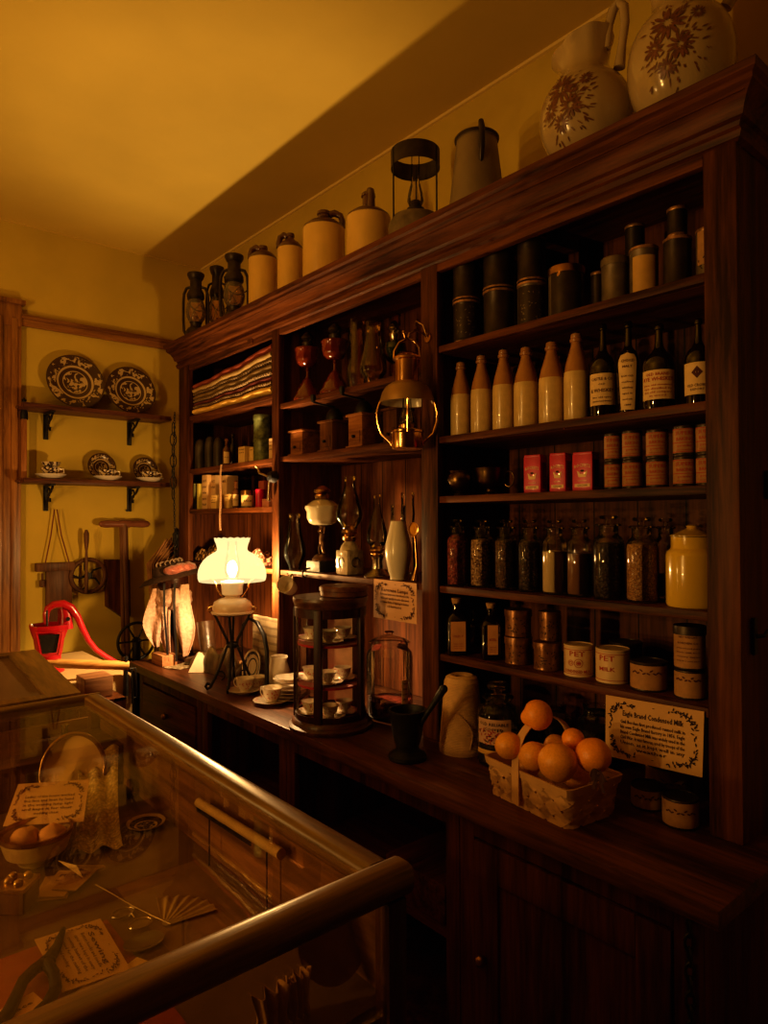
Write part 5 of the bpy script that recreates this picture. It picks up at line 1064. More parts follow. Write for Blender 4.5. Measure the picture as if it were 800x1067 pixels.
# tall black arched iron piece right of the lamp
q = spot(278, 1.33, C); q2 = spot(255, 1.35, C); q.z += .0005; q2.z += .0005; mb = MB(); zt_ = atx(256, 645, q.x).z
mb.tube([q, q+Vector((0, 0, (zt_-C)*.62)), q.lerp(q2, .12)+Vector((0, 0, (zt_-C)*.82)), q.lerp(q2, .4)+Vector((0, 0, zt_-C-.008)), q.lerp(q2, .8)+Vector((0, 0, zt_-C)), q.lerp(q2, 1.1)+Vector((0, 0, zt_-C-.03)), q.lerp(q2, 1.15)+Vector((0, 0, (zt_-C)*.6)), q2+Vector((0, 0, 0))], [.0085, .0085, .0085, .008, .006, .004, .003, .003], 0, 10)
solo('iron_arch', mb, IRON, 'black iron hooped stand right of the lit lamp legs', 'stand', q)

# cups and china beside the curio cabinet
teacup(atz(255, 722, C)+Vector((0, 0, .0004)), .98, 'flowered teacup on a scalloped saucer in front of the lamp stand', 'on the open counter', ph=2.0, slab='scalloped flowered saucer in front of the lamp stand')
teacup(atz(283, 733, C)+Vector((0, 0, .0004)), 1.0, 'flowered pedestal teacup on a saucer nearest the curio cabinet', 'on the open counter', ph=1.9)
gp = 'stacked china plates on the counter'
pc = spot(303, 1.36, C); pc.z += .0004; pc2 = pc
for k in range(4):
    cc = pc+Vector((0, 0, .012*k)); solo('plate', MB().lathe([(0, 0), (.036, 0), (.040, .003), (.068, .0105), (.069, .0125), (.04, .0055), (0, .005)], cc, 36), [CHINA, PINK], ('lowest plate in the white stack beside the curio cabinet', 'second plate from the bottom of the white stack', 'third plate from the bottom of the white stack', 'top plate of the white stack beside the curio cabinet')[k], 'plate', cc, gp)
def dish(name, lab, c, dx, dy, hgt, rot, petals=5):
    mb = MB(); c = Vector(c)
    def fn(u, v):
        a = 2*PI*v+R(rot); rr = u*(1+.22*abs(math.sin(petals*a/2))); return c+Vector((rr*dx*math.cos(a), rr*dy*math.sin(a), hgt*u**1.7))
    mb.sheet(fn, 10, 60, 0); return solo(name, mb, CHINA, lab, 'dish', c)
dish('leaf_dish', 'white shell shaped china dish resting on the plate stack', pc+Vector((0, 0, .0545)), .06, .045, .03, 30)
c_ = spot(300, 1.39, C); c_.z = C+.095; t2 = spot(309, 1.39, C)
t = thing('cream_jug', 'white cream jug with pointed lip behind the plates', 'jug', Vector((1.392, 2.262, C+.0004))); cj = Vector((1.392, 2.262, C+.0004))
MB().lathe([(0, 0), (.028, 0), (.024, .01), (.042, .05), (.044, .08), (.032, .115), (.034, .135), (.031, .135), (.029, .115), (.04, .08), (0, .02)], cj, 36, wob=lambda a, z: 1+(.6*max(0, math.cos(a-camphi(cj, 30)))**8*max(0, (z-.10)/.035))).build('jug_body', CHINA, t)
MB().tube([cj+Vector((.03, .02, .115)), cj+Vector((.055, .035, .11)), cj+Vector((.06, .04, .08)), cj+Vector((.04, .025, .045))], .004, 0, 8).build('handle', CHINA, t)
teacup(pc+Vector((-.015, .215, 0)), .95, 'small cream cup between the plate stack and the iron arch', 'on the open counter', saucer=False, ph=.5)
q = atz(252, 705, C)+Vector((0.02, .06, .0004)); solo('wooden_box', MB().lathe([(0, 0), (.024, 0), (.025, .004), (.025, .045), (.022, .05), (0, .05)], q, 30), PALEW, 'small round pinkish wooden box behind the flowered teacup', 'box', q)

# plate and lace behind the lamp
a_ = atz(272, 693, C); a_ = Vector((1.405, spot(272, 1.405, C).y, C+.0004)); W = 40*(a_-CAM).dot(fw)/F; zt_ = atx(272, 643, 1.405).z
def fn(u, v): return (a_.x+.018-.008*(1-u)+.003*math.sin(v*14), a_.y-(v-.5)*W*1.2, C+.001+(zt_-C)*u)
solo('lace_towel', MB().sheet(fn, 16, 12, 0, .0012), stripes('lace panel', [(.46, .35, .2), (.30, .22, .13), (.48, .36, .22)], 2, .03, mot=260), 'cream lace trimmed cloth panel standing behind the iron arch', 'cloth', a_)
b_ = spot(264, 1.395, C); rp = .062; cc = Vector((b_.x, b_.y, C+rp*.98)); M = Matrix.Translation(cc) @ Matrix.Rotation(R(-98+20), 4, 'Y') @ Matrix.Rotation(0, 4, 'Z')
BLUEPL = radial('blue dotted plate', [(.03, .1), (.036, .9), (.05, .2), (.062, .62), (.072, 0)], dark=(.03, .035, .09), light=(.72, .62, .46), sc=130)
mb = MB().lathe([(0, 0), (.040, 0), (.045, .003), (.068, .010), (.070, .012), (.044, .006), (0, .004)], (0, 0, 0), 40, 0, Matrix.Rotation(R(-78), 4, 'Y') @ Matrix.Rotation(0, 4, 'Z')); mb.v = [(x+cc.x, y+cc.y, z+cc.z) for x, y, z in mb.v]
solo('patterned_plate', mb, BLUEPL, 'small plate with blue dotted rim leaning behind the lamp stand', 'plate', cc)
# shiny cloth heap, doily, napkin, wooden block
p = spot(226, 1.37, C); crumple('satin_cloth', 'heap of shiny olive and brown cloth behind the lamp stand', 'cloth', p+Vector((.0, 0, .0005)), .10, .34, .12, plain('olive satin', (.10, .062, .02), .3, .2, var=.7, sc=14, bump=.2, coat=.1), 12, rot=8, k=6)
p = spot(221, 1.39, C)
mb = MB(); q = p+Vector((0, .02, 0)); mb.tube([q+Vector((0, -.03, .005)), q+Vector((-.01, -.01, .06)), q+Vector((0, .03, .12)), q+Vector((0, .045, .20))], [.030, .034, .038, .040], 0, 18); mb.tube([q+Vector((0, -.035, .035)), q+Vector((-.03, .035, .03)), q+Vector((-.06, .10, .02))], [.035, .028, .018], 0, 16)
solo('leather_boot', mb, plain('old brown leather', (.035, .016, .006), .32, var=.4, sc=30, bump=.2, coat=.3), 'old shiny brown leather boot standing behind the lamp stand', 'boot', q)
p = atz(187, 694, C); 
def fn(u, v):
    a = 2*PI*v; rr = .085*u*(1+.05*math.cos(16*a)); return (p.x+rr*math.cos(a)*.8, p.y+rr*math.sin(a), C+.0012+.004*u*(1+math.sin(7*a))*.5)
solo('crochet_doily', MB().sheet(fn, 12, 60, 0), grain('crochet', (.30, .22, .12), (.66, .52, .32), 110), 'round beige crocheted doily lying beside the wooden block', 'doily', p)
p = atz(207, 701, C); t_ = (p-CAM).dot(fw)/F; u_ = vy
mb = MB(); mb.add([p-u_*.045, p+u_*.045, p+u_*.05+Vector((.03, .03, 0)), p-u_*.03+Vector((.03, .03, 0)), p+u_*-.005+Vector((.01, .015, .085)), p+u_*.012+Vector((.012, .018, .08))], [(0, 1, 5, 4), (1, 2, 5), (2, 3, 4, 5), (3, 0, 4)]); mb.v = [(x, y, z+.001) for x, y, z in mb.v]
solo('folded_napkin', mb, plain('napkin', (.80, .68, .50), .9, bump=.2), 'white napkin folded into a standing peak by the lamp foot', 'napkin', p)
p = spot(222, 1.245, C)
q = atz(171, 692, C); solo('wooden_block', MB().box(q+Vector((0.0, 0, .0255)), (.07, .125, .05), 0, None, .003), wood('block', (.34, .14, .06), (.60, .30, .15), 1, .5, 14), 'plain reddish wooden block at the far end of the counter', 'block', q)

# bonnet on a stand with hats
bp = spot(180, 1.30, C); sb = (bp-CAM).dot(fw)/F; Zb = lambda py: atx(180, py, 1.30).z
CAL = plain('pink calico', (.50, .31, .22), .9, var=.25, sc=70, bump=.5)
t = thing('bonnet', 'pale pink calico bonnet with long hanging flaps and black ribbons', 'bonnet', bp+Vector((0, 0, .0005)))
mb = MB(); mb.lathe([(0, .001), (.05, .001), (.05, .012), (.012, .02), (.010, .28), (.05, .31), (.07, .36), (.06, .42), (0, .44)], bp, 24); mb.build('head_stand', DW, t)
def flap(uo, top, bot, w0, w1, dep, seed):
    def fn(u, v):
        z = top+(bot-top)*u; w = (w0+(w1-w0)*math.sin(PI*min(1, u*.9+.05)))*(1-.62*max(0, (u-.55)/.45)**1.6)
        x = (v-.5)*w+uo+.012*math.sin(u*5+seed)
        pl = .012*math.sin(v*PI*2.2+seed+u*2)
        pp = bp+vy*x+Vector((-fw.x, -fw.y, 0))*(dep+pl+.02*math.sin(PI*u)); return (pp.x, pp.y, z)
    return MB().sheet(fn, 26, 20, 0, .003)
flap(-.055, Zb(612), Zb(672), .05, .10, .045, 1).build('left_flap', CAL, t, ang=80)
flap(-.02, Zb(608), Zb(684), .03, .06, .02, 2).build('inner_flap', CAL, t, ang=80)
flap(.065, Zb(608), Zb(682), .05, .09, .045, 4).build('right_flap', CAL, t, ang=80)
mb = MB(); mb.ball((bp.x, bp.y, Zb(622)), .090, 0, 30, 18, sz=.62, bump=.18, seed=3); mb.build('crown', CAL, t, ang=80)
for x0_ in (-.012, .035): MB().sheet(lambda u, v: (bp+vy*(x0_+.03*u*(.4 if x0_ < 0 else .1)+(v-.5)*.010)+Vector((-fw.x, -fw.y, 0))*(.085+.012*math.sin(u*5)))[:2]+(Zb(606)+(Zb(686)-Zb(606))*u,), 20, 2, 0, .001).build('black_ribbon', plain('black ribbon', (.012, .01, .012), .5), t)
hc = Vector((bp.x-.01, bp.y, Zb(599)))
M = Matrix.Translation(hc) @ Matrix.Rotation(R(-14), 4, Vector((fw.x, fw.y, 0)))
t = thing('straw_hat', 'dark brimmed hat with rose silk trim perched on top of the bonnet', 'hat', hc)
HAT = plain('dark straw', (.04, .02, .012), .8, var=.3, sc=90, bump=.4)
MB().lathe([(.05, 0), (.11, -.006), (.135, -.022), (.138, -.020), (.112, .0), (.075, .008), (.07, .045), (.045, .058), (0, .06)], (0, 0, 0), 44, 0, M, wob=lambda a, z: 1+.05*math.cos(2*a+.6)+.02*math.cos(5*a)).build('hat_body', HAT, t)
mb = MB(); random.seed(3)
for k in range(5):
    a = camphi(hc)+.15+k*.36; c_ = M @ Vector((.082*math.cos(a), .082*math.sin(a), .018)); mb.ball(c_, .036, 0, 22, 16, sz=.62, bump=.25, seed=k)
mb.build('silk_trim', plain('rose silk', (.34, .11, .085), .5, var=.3, sc=22, bump=.15, sheen=.3), t, ang=80)
mb = MB()
for k in range(10):
    a = -2.8+k*.4; c_ = M @ Vector((.055*math.cos(a), .055*math.sin(a), .055)); mb.tube([c_+Vector((.012*math.cos(q*.8), 0, .012*math.sin(q*.8))) for q in range(8)], .003, 0, 6, True)
mb.build('lace_loops', plain('dull lace', (.22, .16, .11), .8), t)

# straw broom leaning in the corner, brush up
bb = aty(166, 600, 3.50)
t = thing('straw_broom', 'old straw broom standing bristles upward in the corner behind the hats', 'broom', (bb.x, bb.y, 0))
MB().tube([(bb.x-.06, bb.y-.05, 0), (bb.x-.01, bb.y, 1.0)], .013, 0, 10).build('handle', OLDW, t)
STR = plain('broom straw', (.34, .17, .06), .8, var=.35, sc=30); mb = MB(); random.seed(11)
for k in range(110):
    a = random.uniform(-1, 1); b = random.uniform(-1, 1); h_ = random.uniform(.36, .44); e = .22
    P_ = [Vector((bb.x-.01, bb.y, .98))+Vector((a*.012, b*.012, 0)), Vector((bb.x+a*.05, bb.y+b*.02, 1.14)), Vector((bb.x+.02+a*.09, bb.y-.02+b*.03, 1.28)), Vector((bb.x+.09+a*.08+.02*b, bb.y-.05+b*.04, 1.28+(h_-.28)+.03*a))]
    mb.tube(P_, .0042, 0, 5)
mb.build('bristles', STR, t); tag(bpy.context.scene.objects['bristles'], kind='stuff')
MB().lathe([(.02, 0), (.028, .03), (.02, .06)], (bb.x-.01, bb.y, .97), 16).build('binding', IRON, t)

# black cast wheel in the shadow at the counter end
wc = aty(142, 668, 3.36)
def wheel(mb, c, r, tr, spokes, axis='Y', s=0, hub=.02, tw=0, mi=0):
    c = Vector(c); e = lambda a, rr: c+Vector((math.cos(a)*rr, 0, math.sin(a)*rr))
    mb.tube([e(2*PI*k/40, r) for k in range(40)], tr, mi, 10, True)
    for k in range(spokes): a = 2*PI*k/spokes+s; mb.tube([e(a, hub*.6), e(a+.25*tw, r*.5), e(a+.05*tw, r*.97)], [tr*.8, tr*.6, tr*.7], mi, 8)
    mb.lathe([(0, -hub*.6), (hub, -hub*.5), (hub, hub*.5), (0, hub*.6)], (0, 0, 0), 20, mi, Matrix.Translation(c) @ Matrix.Rotation(PI/2, 4, 'X'))
mb = MB(); wheel(mb, wc, .09, .007, 6); mb.tube([wc+Vector((0, 0, 0)), wc+Vector((.01, .02, -.4)), Vector((wc.x+.01, wc.y+.02, 0))], [.02, .025, .04], 0, 12)
solo('iron_wheel_stand', mb, IRON, 'dark iron wheel machine standing in shadow by the end of the counter', 'machine', (wc.x, wc.y, 0))

# chains and tools hanging beside the unit
def chain(name, lab, pts, r=.012, w=.0022, mat=IRON, cat='chain'):
    mb = MB(); pts = [Vector(p) for p in pts]; L_ = 0; k = 0
    for a, b in zip(pts, pts[1:]):
        n = max(1, int((b-a).length/(r*1.7)))
        for i in range(n):
            c_ = a.lerp(b, (i+.5)/n); d = (b-a).normalized(); u = d.orthogonal().normalized(); u = (Matrix.Rotation(PI/2*(k % 2), 3, d) @ u); k += 1
            mb.tube([c_+d*(r*1.15*math.cos(q*PI/5))+u*(r*.55*math.sin(q*PI/5)) for q in range(10)], w, 0, 6, True)
    return solo(name, mb, mat, lab, cat, pts[0])
XC = UX-.012; HY = Y1+.03
n1 = atx(189, 432, UX-.01); 
chain('hanging_chain', 'long dark chain hanging down the far end of the shelving unit', [Vector((XC, HY, 2.05)), Vector((XC-.004, HY+.004, 1.75)), Vector((XC, HY, 1.48)), Vector((XC+.004, HY, 1.36))], .008, .0018)
chain('hanging_wire', 'bundle of looped dark wire hanging on the side of the shelving unit', [Vector((XC+.012, HY+.045, 2.0)), Vector((XC+.018, HY+.06, 1.62))], .03, .0025, cat='wire')
mb = MB(); q = Vector((XC+.02, HY+.02, 1.42))
for k in range(3): mb.tube([q+Vector((0, .024*math.cos(a*.5+k), .045*math.sin(a*.5+k)-.03*k)) for a in range(12)], .006, 0, 8)
mb.ball(q, .03, 0, 14, 10, sz=1.4, sx=.6, bump=.4); solo('iron_pulley', mb, IRON, 'dark iron pulley hanging at the far end of the unit above the hats', 'pulley', q)
q = atz(724, 955, .84); bx = BX-.010
chain('hanging_chain', 'dark chain hanging beside the near end of the panelled base cabinet', [Vector((BX-.012, CY0+.062, .80)), Vector((BX-.014, CY0+.058, .50)), Vector((BX-.012, CY0+.055, .25))], .014, .003)

# ------------------------------------------------------------ on top of the unit
ZT = ZTOP+.002
MB().lo((UX-.04, Y0-.03, ZTOP-.045), (UB-.002, Y1+.03, ZTOP-.002)).build('dust_board', OAKY, unit)
def lantern(px, w, top, X, lab, sc_=1):
    p, r, h = spot(px, X, ZT, w, top); t = thing('barn_lantern', lab, 'lantern', p, 'dark tubular barn lanterns on top of the unit')
    MB().lathe([(0, 0), (r*.78, 0), (r*.82, h*.02), (r*.80, h*.14), (r*.6, h*.19), (r*.42, h*.21), (r*.42, h*.25), (r*.5, h*.27), (0, h*.27)], p, 32).build('fuel_tank', TIND, t)
    MB().lathe([(r*.48, h*.27), (r*.72, h*.34), (r*.78, h*.42), (r*.70, h*.52), (r*.52, h*.60)], p, 28).build('glass_globe', glass('old globe', (.92, .72, .42), 1.6, haze=.16), t)  # haze paints a glow into the globe
    MB().lathe([(r*.56, h*.59), (r*.68, h*.62), (r*.66, h*.68), (r*.52, h*.73), (r*.46, h*.75), (r*.46, h*.87), (r*.56, h*.89), (r*.68, h*.94), (r*.66, h*.965), (r*.3, h*.985), (0, h*.99)], p, 28).build('chimney_cap', TIND, t)
    for sgn in (1, -1):
        d = vy*sgn; MB().tube([p+d*r*a+Vector((0, 0, h*z)) for a, z in ((.78, .10), (.95, .16), (1.0, .3), (1.0, .55), (.95, .68), (.75, .76), (.40, .78))], r*.11, 0, 10).build('side_tube', TIND, t)
    for k in range(4):
        a = 2*PI*k/4+.5; e = lambda b, z, rr: p+Vector((math.cos(b)*r*rr, math.sin(b)*r*rr, h*z)); MB().tube([e(a, .30, .62), e(a+.5, .42, .74), e(a+1.57, .55, .62)], r*.025, 0, 5).build('guard_wire', IRON, t)
    MB().tube([p+vy*r*math.cos(k*PI/10)*1.0+Vector((.02, 0, h*(.70-.25*math.sin(k*PI/10)))) for k in range(11)], r*.04, 0, 6).build('bail_handle', IRON, t)
    MB().ball(p+Vector((0, 0, h*.34)), r*.16, 0, 10, 8, sz=1.2).build('burner', BRASS, t)
lantern(204, 26, 283, 1.47, 'small dark barn lantern at the far corner on top of the unit'); lantern(226, 22, 276, 1.60, 'dark barn lantern half hidden between the other two'); lantern(244, 29, 264, 1.49, 'largest dark barn lantern, nearest the stoneware jugs')
def jug(px, w, top, lab, neck=.2, hphi=0, X=1.50, shoulder=.76, hs=1):
    p, r, h = spot(px, X, ZT, w, top); t = thing('stoneware_jug', lab, 'jug', p, 'cream and brown stoneware jugs on top of the unit'); zs = h*shoulder
    MB().lathe([(0, 0), (r*.97, 0), (r, .006), (r*1.0, zs)], p, 44).build('jug_body', JUGC, t)
    MB().lathe([(r*1.001, zs-.002), (r*.96, zs+h*.03), (r*.7, zs+h*.09), (r*.36, zs+h*.13), (r*.27, zs+h*.16), (r*.27, h*.95), (r*.33, h*.96), (r*.31, h), (r*.2, h), (r*.18, h*.93), (0, h*.93)], p, 40).build('glazed_shoulder', JUGB, t)
    d = Vector((math.cos(hphi), math.sin(hphi), 0)); R_ = r*hs
    MB().tube([p+d*r*.25+Vector((0, 0, h*.96)), p+d*R_*.5+Vector((0, 0, h*.985)), p+d*R_*.78+Vector((0, 0, h*.95)), p+d*R_*.88+Vector((0, 0, h*.88)), p+d*R_*.84+Vector((0, 0, zs+h*.03))], [.013, .013, .012, .012, .014], 0, 12).build('handle', JUGB, t)
ra, la = math.atan2(vy.y, vy.x), math.atan2(-vy.y, -vy.x)
jug(274, 30, 257, 'cream jug with brown looped neck, farthest of the jugs and beside the lanterns', hphi=la, shoulder=.80)
jug(302.5, 27, 244, 'cream jug with brown handle turned left, second from the lanterns', hphi=la, shoulder=.78, X=1.52)
jug(337.5, 44, 221, 'wide cream jug with brown handle on its right, third from the lanterns', hphi=ra, shoulder=.76)
jug(384, 46, 202, 'wide cream jug with long brown shoulder, beside the caged lamp', hphi=camphi(Vector((1.5, 1.9, 0)), 10), shoulder=.66, hs=.8)
# caged lamp
p = spot(433, 1.50, ZT); sc = (p-CAM).dot(fw)/F; Zt = lambda py: atx(433, py, 1.50).z-ZT
t = thing('caged_lamp', 'tin lamp with flat round tank under a tall wire held metal hoop', 'lamp', p); r = 25.5*sc
MB().lathe([(0, 0), (r, 0), (r*1.08, .006), (r*1.12, Zt(236)), (r*.95, Zt(228)), (r*.4, Zt(225)), (0, Zt(224))], p, 40).build('oil_tank', TIN, t)
MB().lathe([(0, Zt(226)), (r*.36, Zt(226)), (r*.36, Zt(218)), (r*.2, Zt(216)), (r*.2, Zt(210)), (0, Zt(209))], p, 24).build('burner', TIND, t)
MB().lathe([(r*.22, Zt(217)), (r*.34, Zt(210)), (r*.30, Zt(202)), (r*.18, Zt(190)), (r*.17, Zt(146))], p, 28).build('glass_chimney', GLJ, t)
hb = MB(); hb.lathe([(r*.985, Zt(176)), (r, Zt(176)), (r, Zt(158)), (r*.985, Zt(158)), (r*.985, Zt(176))], p, 48); hb.build('hoop', TIND, t)
for k in range(3):
    a = camphi(p, -70+k*120+8); d = Vector((math.cos(a), math.sin(a), 0)); MB().tube([p+d*r*1.0+Vector((0, 0, .02)), p+d*r*1.0+Vector((0, 0, Zt(159)))], .0028, 0, 8).build('upright_wire', IRON, t)
# tin can with handle
p = spot(497, 1.50, ZT); sc = (p-CAM).dot(fw)/F; Zt = lambda py: atx(497, py, 1.50).z-ZT; t = thing('milk_pail', 'tall tapered grey tin pail with upright handle beside the caged lamp', 'pail', p)
GTN = plain('grey tin pail', (.30, .235, .14), .5, .55, var=.15, sc=8)
r0, r1 = 30*sc, 20.5*sc; ht = Zt(146)
MB().lathe([(0, 0), (r0, 0), (r0*1.01, .006), (r1*1.02, ht-.006), (r1*1.1, ht-.004), (r1*1.1, ht+.003), (r1*1.0, ht+.004), (r1*.98, ht-.02), (r0*.9, .01)], p, 44).build('pail_body', GTN, t)
MB().lathe([(r1*1.08, ht-.005), (r1*1.13, ht-.002), (r1*1.13, ht+.003), (r1*1.08, ht+.006)], p, 44).build('rolled_rim', TIND, t)
d = Vector((math.cos(camphi(p, 10)), math.sin(camphi(p, 10)), 0))
MB().tube([p+d*r1*1.02+Vector((0, 0, ht*.55)), p+d*r1*1.45+Vector((0, 0, ht*.72)), p+d*r1*1.5+Vector((0, 0, ht*.95)), p+d*r1*1.25+Vector((0, 0, ht*1.06)), p+d*r1*1.05+Vector((0, 0, ht*1.0))], [.006, .009, .009, .008, .006], 0, 10).build('handle', TIND, t)
# pitchers
PIT = plain('pitcher glaze', (.50, .38, .19), .18, var=.06, sc=8, bump=.02, coat=.8)
def pitcher(px, w, neckpy, toppy, hpy, lab, X, seed, side, hdir, reach):
    p = spot(px, X, ZT); sc = (p-CAM).dot(fw)/F; r = w/2*sc; Zt = lambda py: atx(px, py, X).z-ZT; hN = Zt(neckpy); hT = Zt(toppy); hH = Zt(hpy)
    t = thing('china_pitcher', lab, 'pitcher', p, 'flowered china pitchers on top of the unit')
    pf = [(0, 0), (r*.52, 0), (r*.55, .006), (r*.56, hN*.06)]
    for k in range(1, 15): a = -1.02+k*(1.02+1.0)/15; pf.append((r*math.cos(a)**.85, hN*(.52+.56*math.sin(a)*.95)))
    H_ = hT-hN; pf += [(r*.56, hN), (r*.50, hN+H_*.18), (r*.50, hN+H_*.4), (r*.54, hN+H_*.7), (r*.60, hN+H_*.9), (r*.62, hT)]
    ls = camphi(p)+PI+hdir; ls0 = ls
    wv = lambda a, z: 1+(max(0, (z-hN)/H_)*(.34*max(0, math.cos(a-ls0))**3-.04+.03*math.cos(8*a)) if z > hN else .008*math.cos(8*a))
    mb = MB(); mb.lathe(pf+[(r*.59, hT-.004), (r*.47, hN+H_*.3), (r*.5, hN), (r*.6, hN*.8)], p, 72, wob=wv)
    mb.v = [(x, y, z+(.05*sc/.0024*max(0, (z-p.z-hN)/H_)*(.5+.35*math.cos(math.atan2(y-p.y, x-p.x)-ls0-PI)) if z > p.z+hN else 0)) for x, y, z in mb.v]
    f = wrap(p, pf, camphi(p, side), .0024); rd = random.Random(seed)
    for fx, fz_, fr in ((-.12, .66, .30), (.10, .44, .22), (-.38, .48, .18), (.40, .70, .13), (-.15, .30, .16)):
        for k in range(13):
            a = 2*PI*k/13; mb.leaf(fx*r+fr*r*.2*math.cos(a), fz_*hN+fr*r*.2*math.sin(a), fr*r*.95, fr*r*.26, a+rd.uniform(-.12, .12), f, 1)
    for k in range(95):
        a = rd.uniform(0, 2*PI); rr = rd.uniform(.15, .62); x = (-.05+math.cos(a)*rr)*r; z = (.50+math.sin(a)*rr*.62)*hN
        if .12*hN < z < .88*hN: mb.leaf(x, z, rd.uniform(.06, .17)*r, rd.uniform(.02, .04)*r, a+rd.uniform(-.7, .7), f, 1)
    mb.build('pitcher_body', [PIT, BROWNP], t, ang=60)
    d = -Vector((math.cos(ls), math.sin(ls), 0)); e = lambda a, z: p+d*r*a+Vector((0, 0, z))
    MB().tube([e(.50, hT-.01), e(.55, hT+(hH-hT)*.5), e(.60+.1*reach, hH-.012), e(.62+.35*reach, hH), e(.62+.62*reach, hH-.02), e(.62+.66*reach, hH-(hH-hN)*.4), e(.60+.55*reach, hH-(hH-hN)*.75), e(.78, hN*.93)], [.010, .011, .012, .012, .012, .011, .010, .014], 0, 12).build('handle', PIT, t)
pitcher(611, 95, 82, 58, 22, 'white flowered china pitcher with ruffled lip, smaller of the two', 1.485, 4, -24, 1.05, .45)
pitcher(710, 107, 14, -40, -70, 'large white flowered china pitcher at the near end on top of the unit', 1.50, 9, -6, 1.5, 1.0)
# ------------------------------------------------------------ back wall shelves and crockery
SHM = wood('wall shelf wood', (.06, .02, .010), (.24, .09, .04), 0, .45, 14)
sx0, sx1 = aty(22, 500, YB-.16).x, aty(182, 500, YB-.16).x
shz = []
for k, py in enumerate((418.8, 497.6)):
    zt_ = aty(28.75, py, YB-.16).z; shz.append(zt_); mb = MB(); mb.lo((sx0+.012, YB-.16, zt_-.024), (sx1-.02, YB-.002, zt_), 0, .003)
    mb.lo((sx0, YB-.12, zt_-.018), (sx0+.012, YB-.02, zt_-.006), 0, .002); mb.lo((sx1-.02, YB-.12, zt_-.018), (sx1, YB-.02, zt_-.006), 0, .002)
    t = solo('wall_shelf', mb, SHM, ('upper dark wooden wall shelf holding two large plates', 'lower dark wooden wall shelf holding cups and small plates')[k], 'shelf', ((sx0+sx1)/2, YB-.08, zt_-.024))
    for j, px in enumerate((52, 140)):
        x = aty(px, py+20, YB-.08).x; m_ = MB(); m_.lo((x-.012, YB-.008, zt_-.155), (x+.012, YB-.002, zt_-.026), 0, .002); m_.lo((x-.012, YB-.135, zt_-.033), (x+.012, YB-.009, zt_-.025), 0, .002)
        m_.tube([(x, YB-.13, zt_-.036), (x, YB-.10, zt_-.06), (x, YB-.055, zt_-.075), (x, YB-.02, zt_-.12), (x, YB-.012, zt_-.15)], .006, 0, 8)
        m_.tube([(x, YB-.055+.022*math.cos(q*.7), zt_-.062+.022*math.sin(q*.7)) for q in range(9)], .0045, 0, 8)
        m_.tube([(x+.02, YB-.01+.0*q, zt_-.09-.02*math.sin(q)) for q in (0, .8, 1.6)], .004)
        solo('shelf_bracket', m_, IRON, 'black scrolled iron bracket under the %s wall shelf, %s' % (('upper', 'lower')[k], ('door side', 'cabinet side')[j]), 'bracket', (x, YB-.05, zt_-.155), 'iron brackets of the wall shelves')
def stand_plate(px, py, rpx, Y, lab, zs, tilt=12, name='plate', mat=None, grp=None):
    c_ = aty(px, py, Y); r = rpx*(c_-CAM).dot(fw)/F; c_.z = zs+r*math.cos(R(tilt))+.001; M = Matrix.Rotation(R(90-tilt), 4, 'X')
    mb = MB(); mb.lathe([(0, 0), (r*.55, 0), (r*.60, .004), (r*.68, .010), (r*.97, .020), (r, .023), (r*.96, .023), (r*.66, .014), (r*.58, .008), (0, .006)], (0, 0, 0), 56, 0, M); mb.v = [(a+c_.x, b+c_.y, z+c_.z) for a, b, z in mb.v]
    m_ = radial('printed %s %.3f' % (name, r), [(r*.40, .50), (r*.43, .25), (r*.56, .95), (r*.63, .12), (r*.66, .9), (r*.95, .54), (r, .9)], dark=(.075, .040, .016), light=(.55, .40, .19), sc=4.2/r)
    return solo(name, mb, m_, lab, 'plate', c_, grp)
stand_plate(78, 391, 29, YB-.045, 'large dark printed plate on the upper wall shelf, nearer the door casing', shz[0]); stand_plate(135.5, 400, 25.5, YB-.045, 'large dark printed plate on the upper wall shelf, nearer the cabinet', shz[0])
stand_plate(105, 485, 14.5, YB-.04, 'small dark printed plate standing behind a cup, left one on the lower wall shelf', shz[1]); stand_plate(150, 487, 13, YB-.04, 'small dark printed plate standing behind a cup, right one on the lower wall shelf', shz[1])
DKC = radial('printed cup china', [(.01, .5), (.5, .5)], dark=(.05, .025, .02), light=(.75, .62, .42), sc=60)
def stack_cups(px, n, lab):
    q = aty(px, 498, YB-.11); q.z = shz[1]+.0006
    solo('saucer', MB().lathe([(0, 0), (.035, 0), (.045, .006), (.070, .020), (.072, .023), (.042, .012), (0, .010)], q, 36), CHINA, 'white saucer under the '+lab, 'saucer', q, 'saucers on the lower wall shelf')
    t = thing('teacup', lab, 'cup', q+Vector((0, 0, .0105)), 'teacups on the lower wall shelf'); c_ = q+Vector((0, 0, .0112))
    MB().lathe([(0, 0), (.02, 0), (.022, .004), (.036, .014), (.044, .034), (.047, .044), (.044, .044), (.038, .02), (0, .012)], c_, 32).build('cup_body', DKC, t)
    d = vy; MB().tube([c_+d*.042+Vector((0, 0, .036)), c_+d*.062+Vector((0, 0, .036)), c_+d*.064+Vector((0, 0, .018)), c_+d*.042+Vector((0, 0, .014))], .003, 0, 8).build('handle', CHINA, t)
stack_cups(53, 1, 'dark printed cup standing alone near the door casing'); stack_cups(112, 1, 'dark printed cup in front of the left small plate'); stack_cups(156, 1, 'dark printed cup in front of the right small plate')
q = aty(53, 490, YB-.11); q.z = shz[1]+.0560; solo('teacup', MB().lathe([(0, 0), (.02, 0), (.036, .010), (.045, .026), (.042, .026), (.03, .01), (0, .006)], q, 32), DKC, 'dark printed cup stacked in the lone cup near the door casing', 'cup', q)

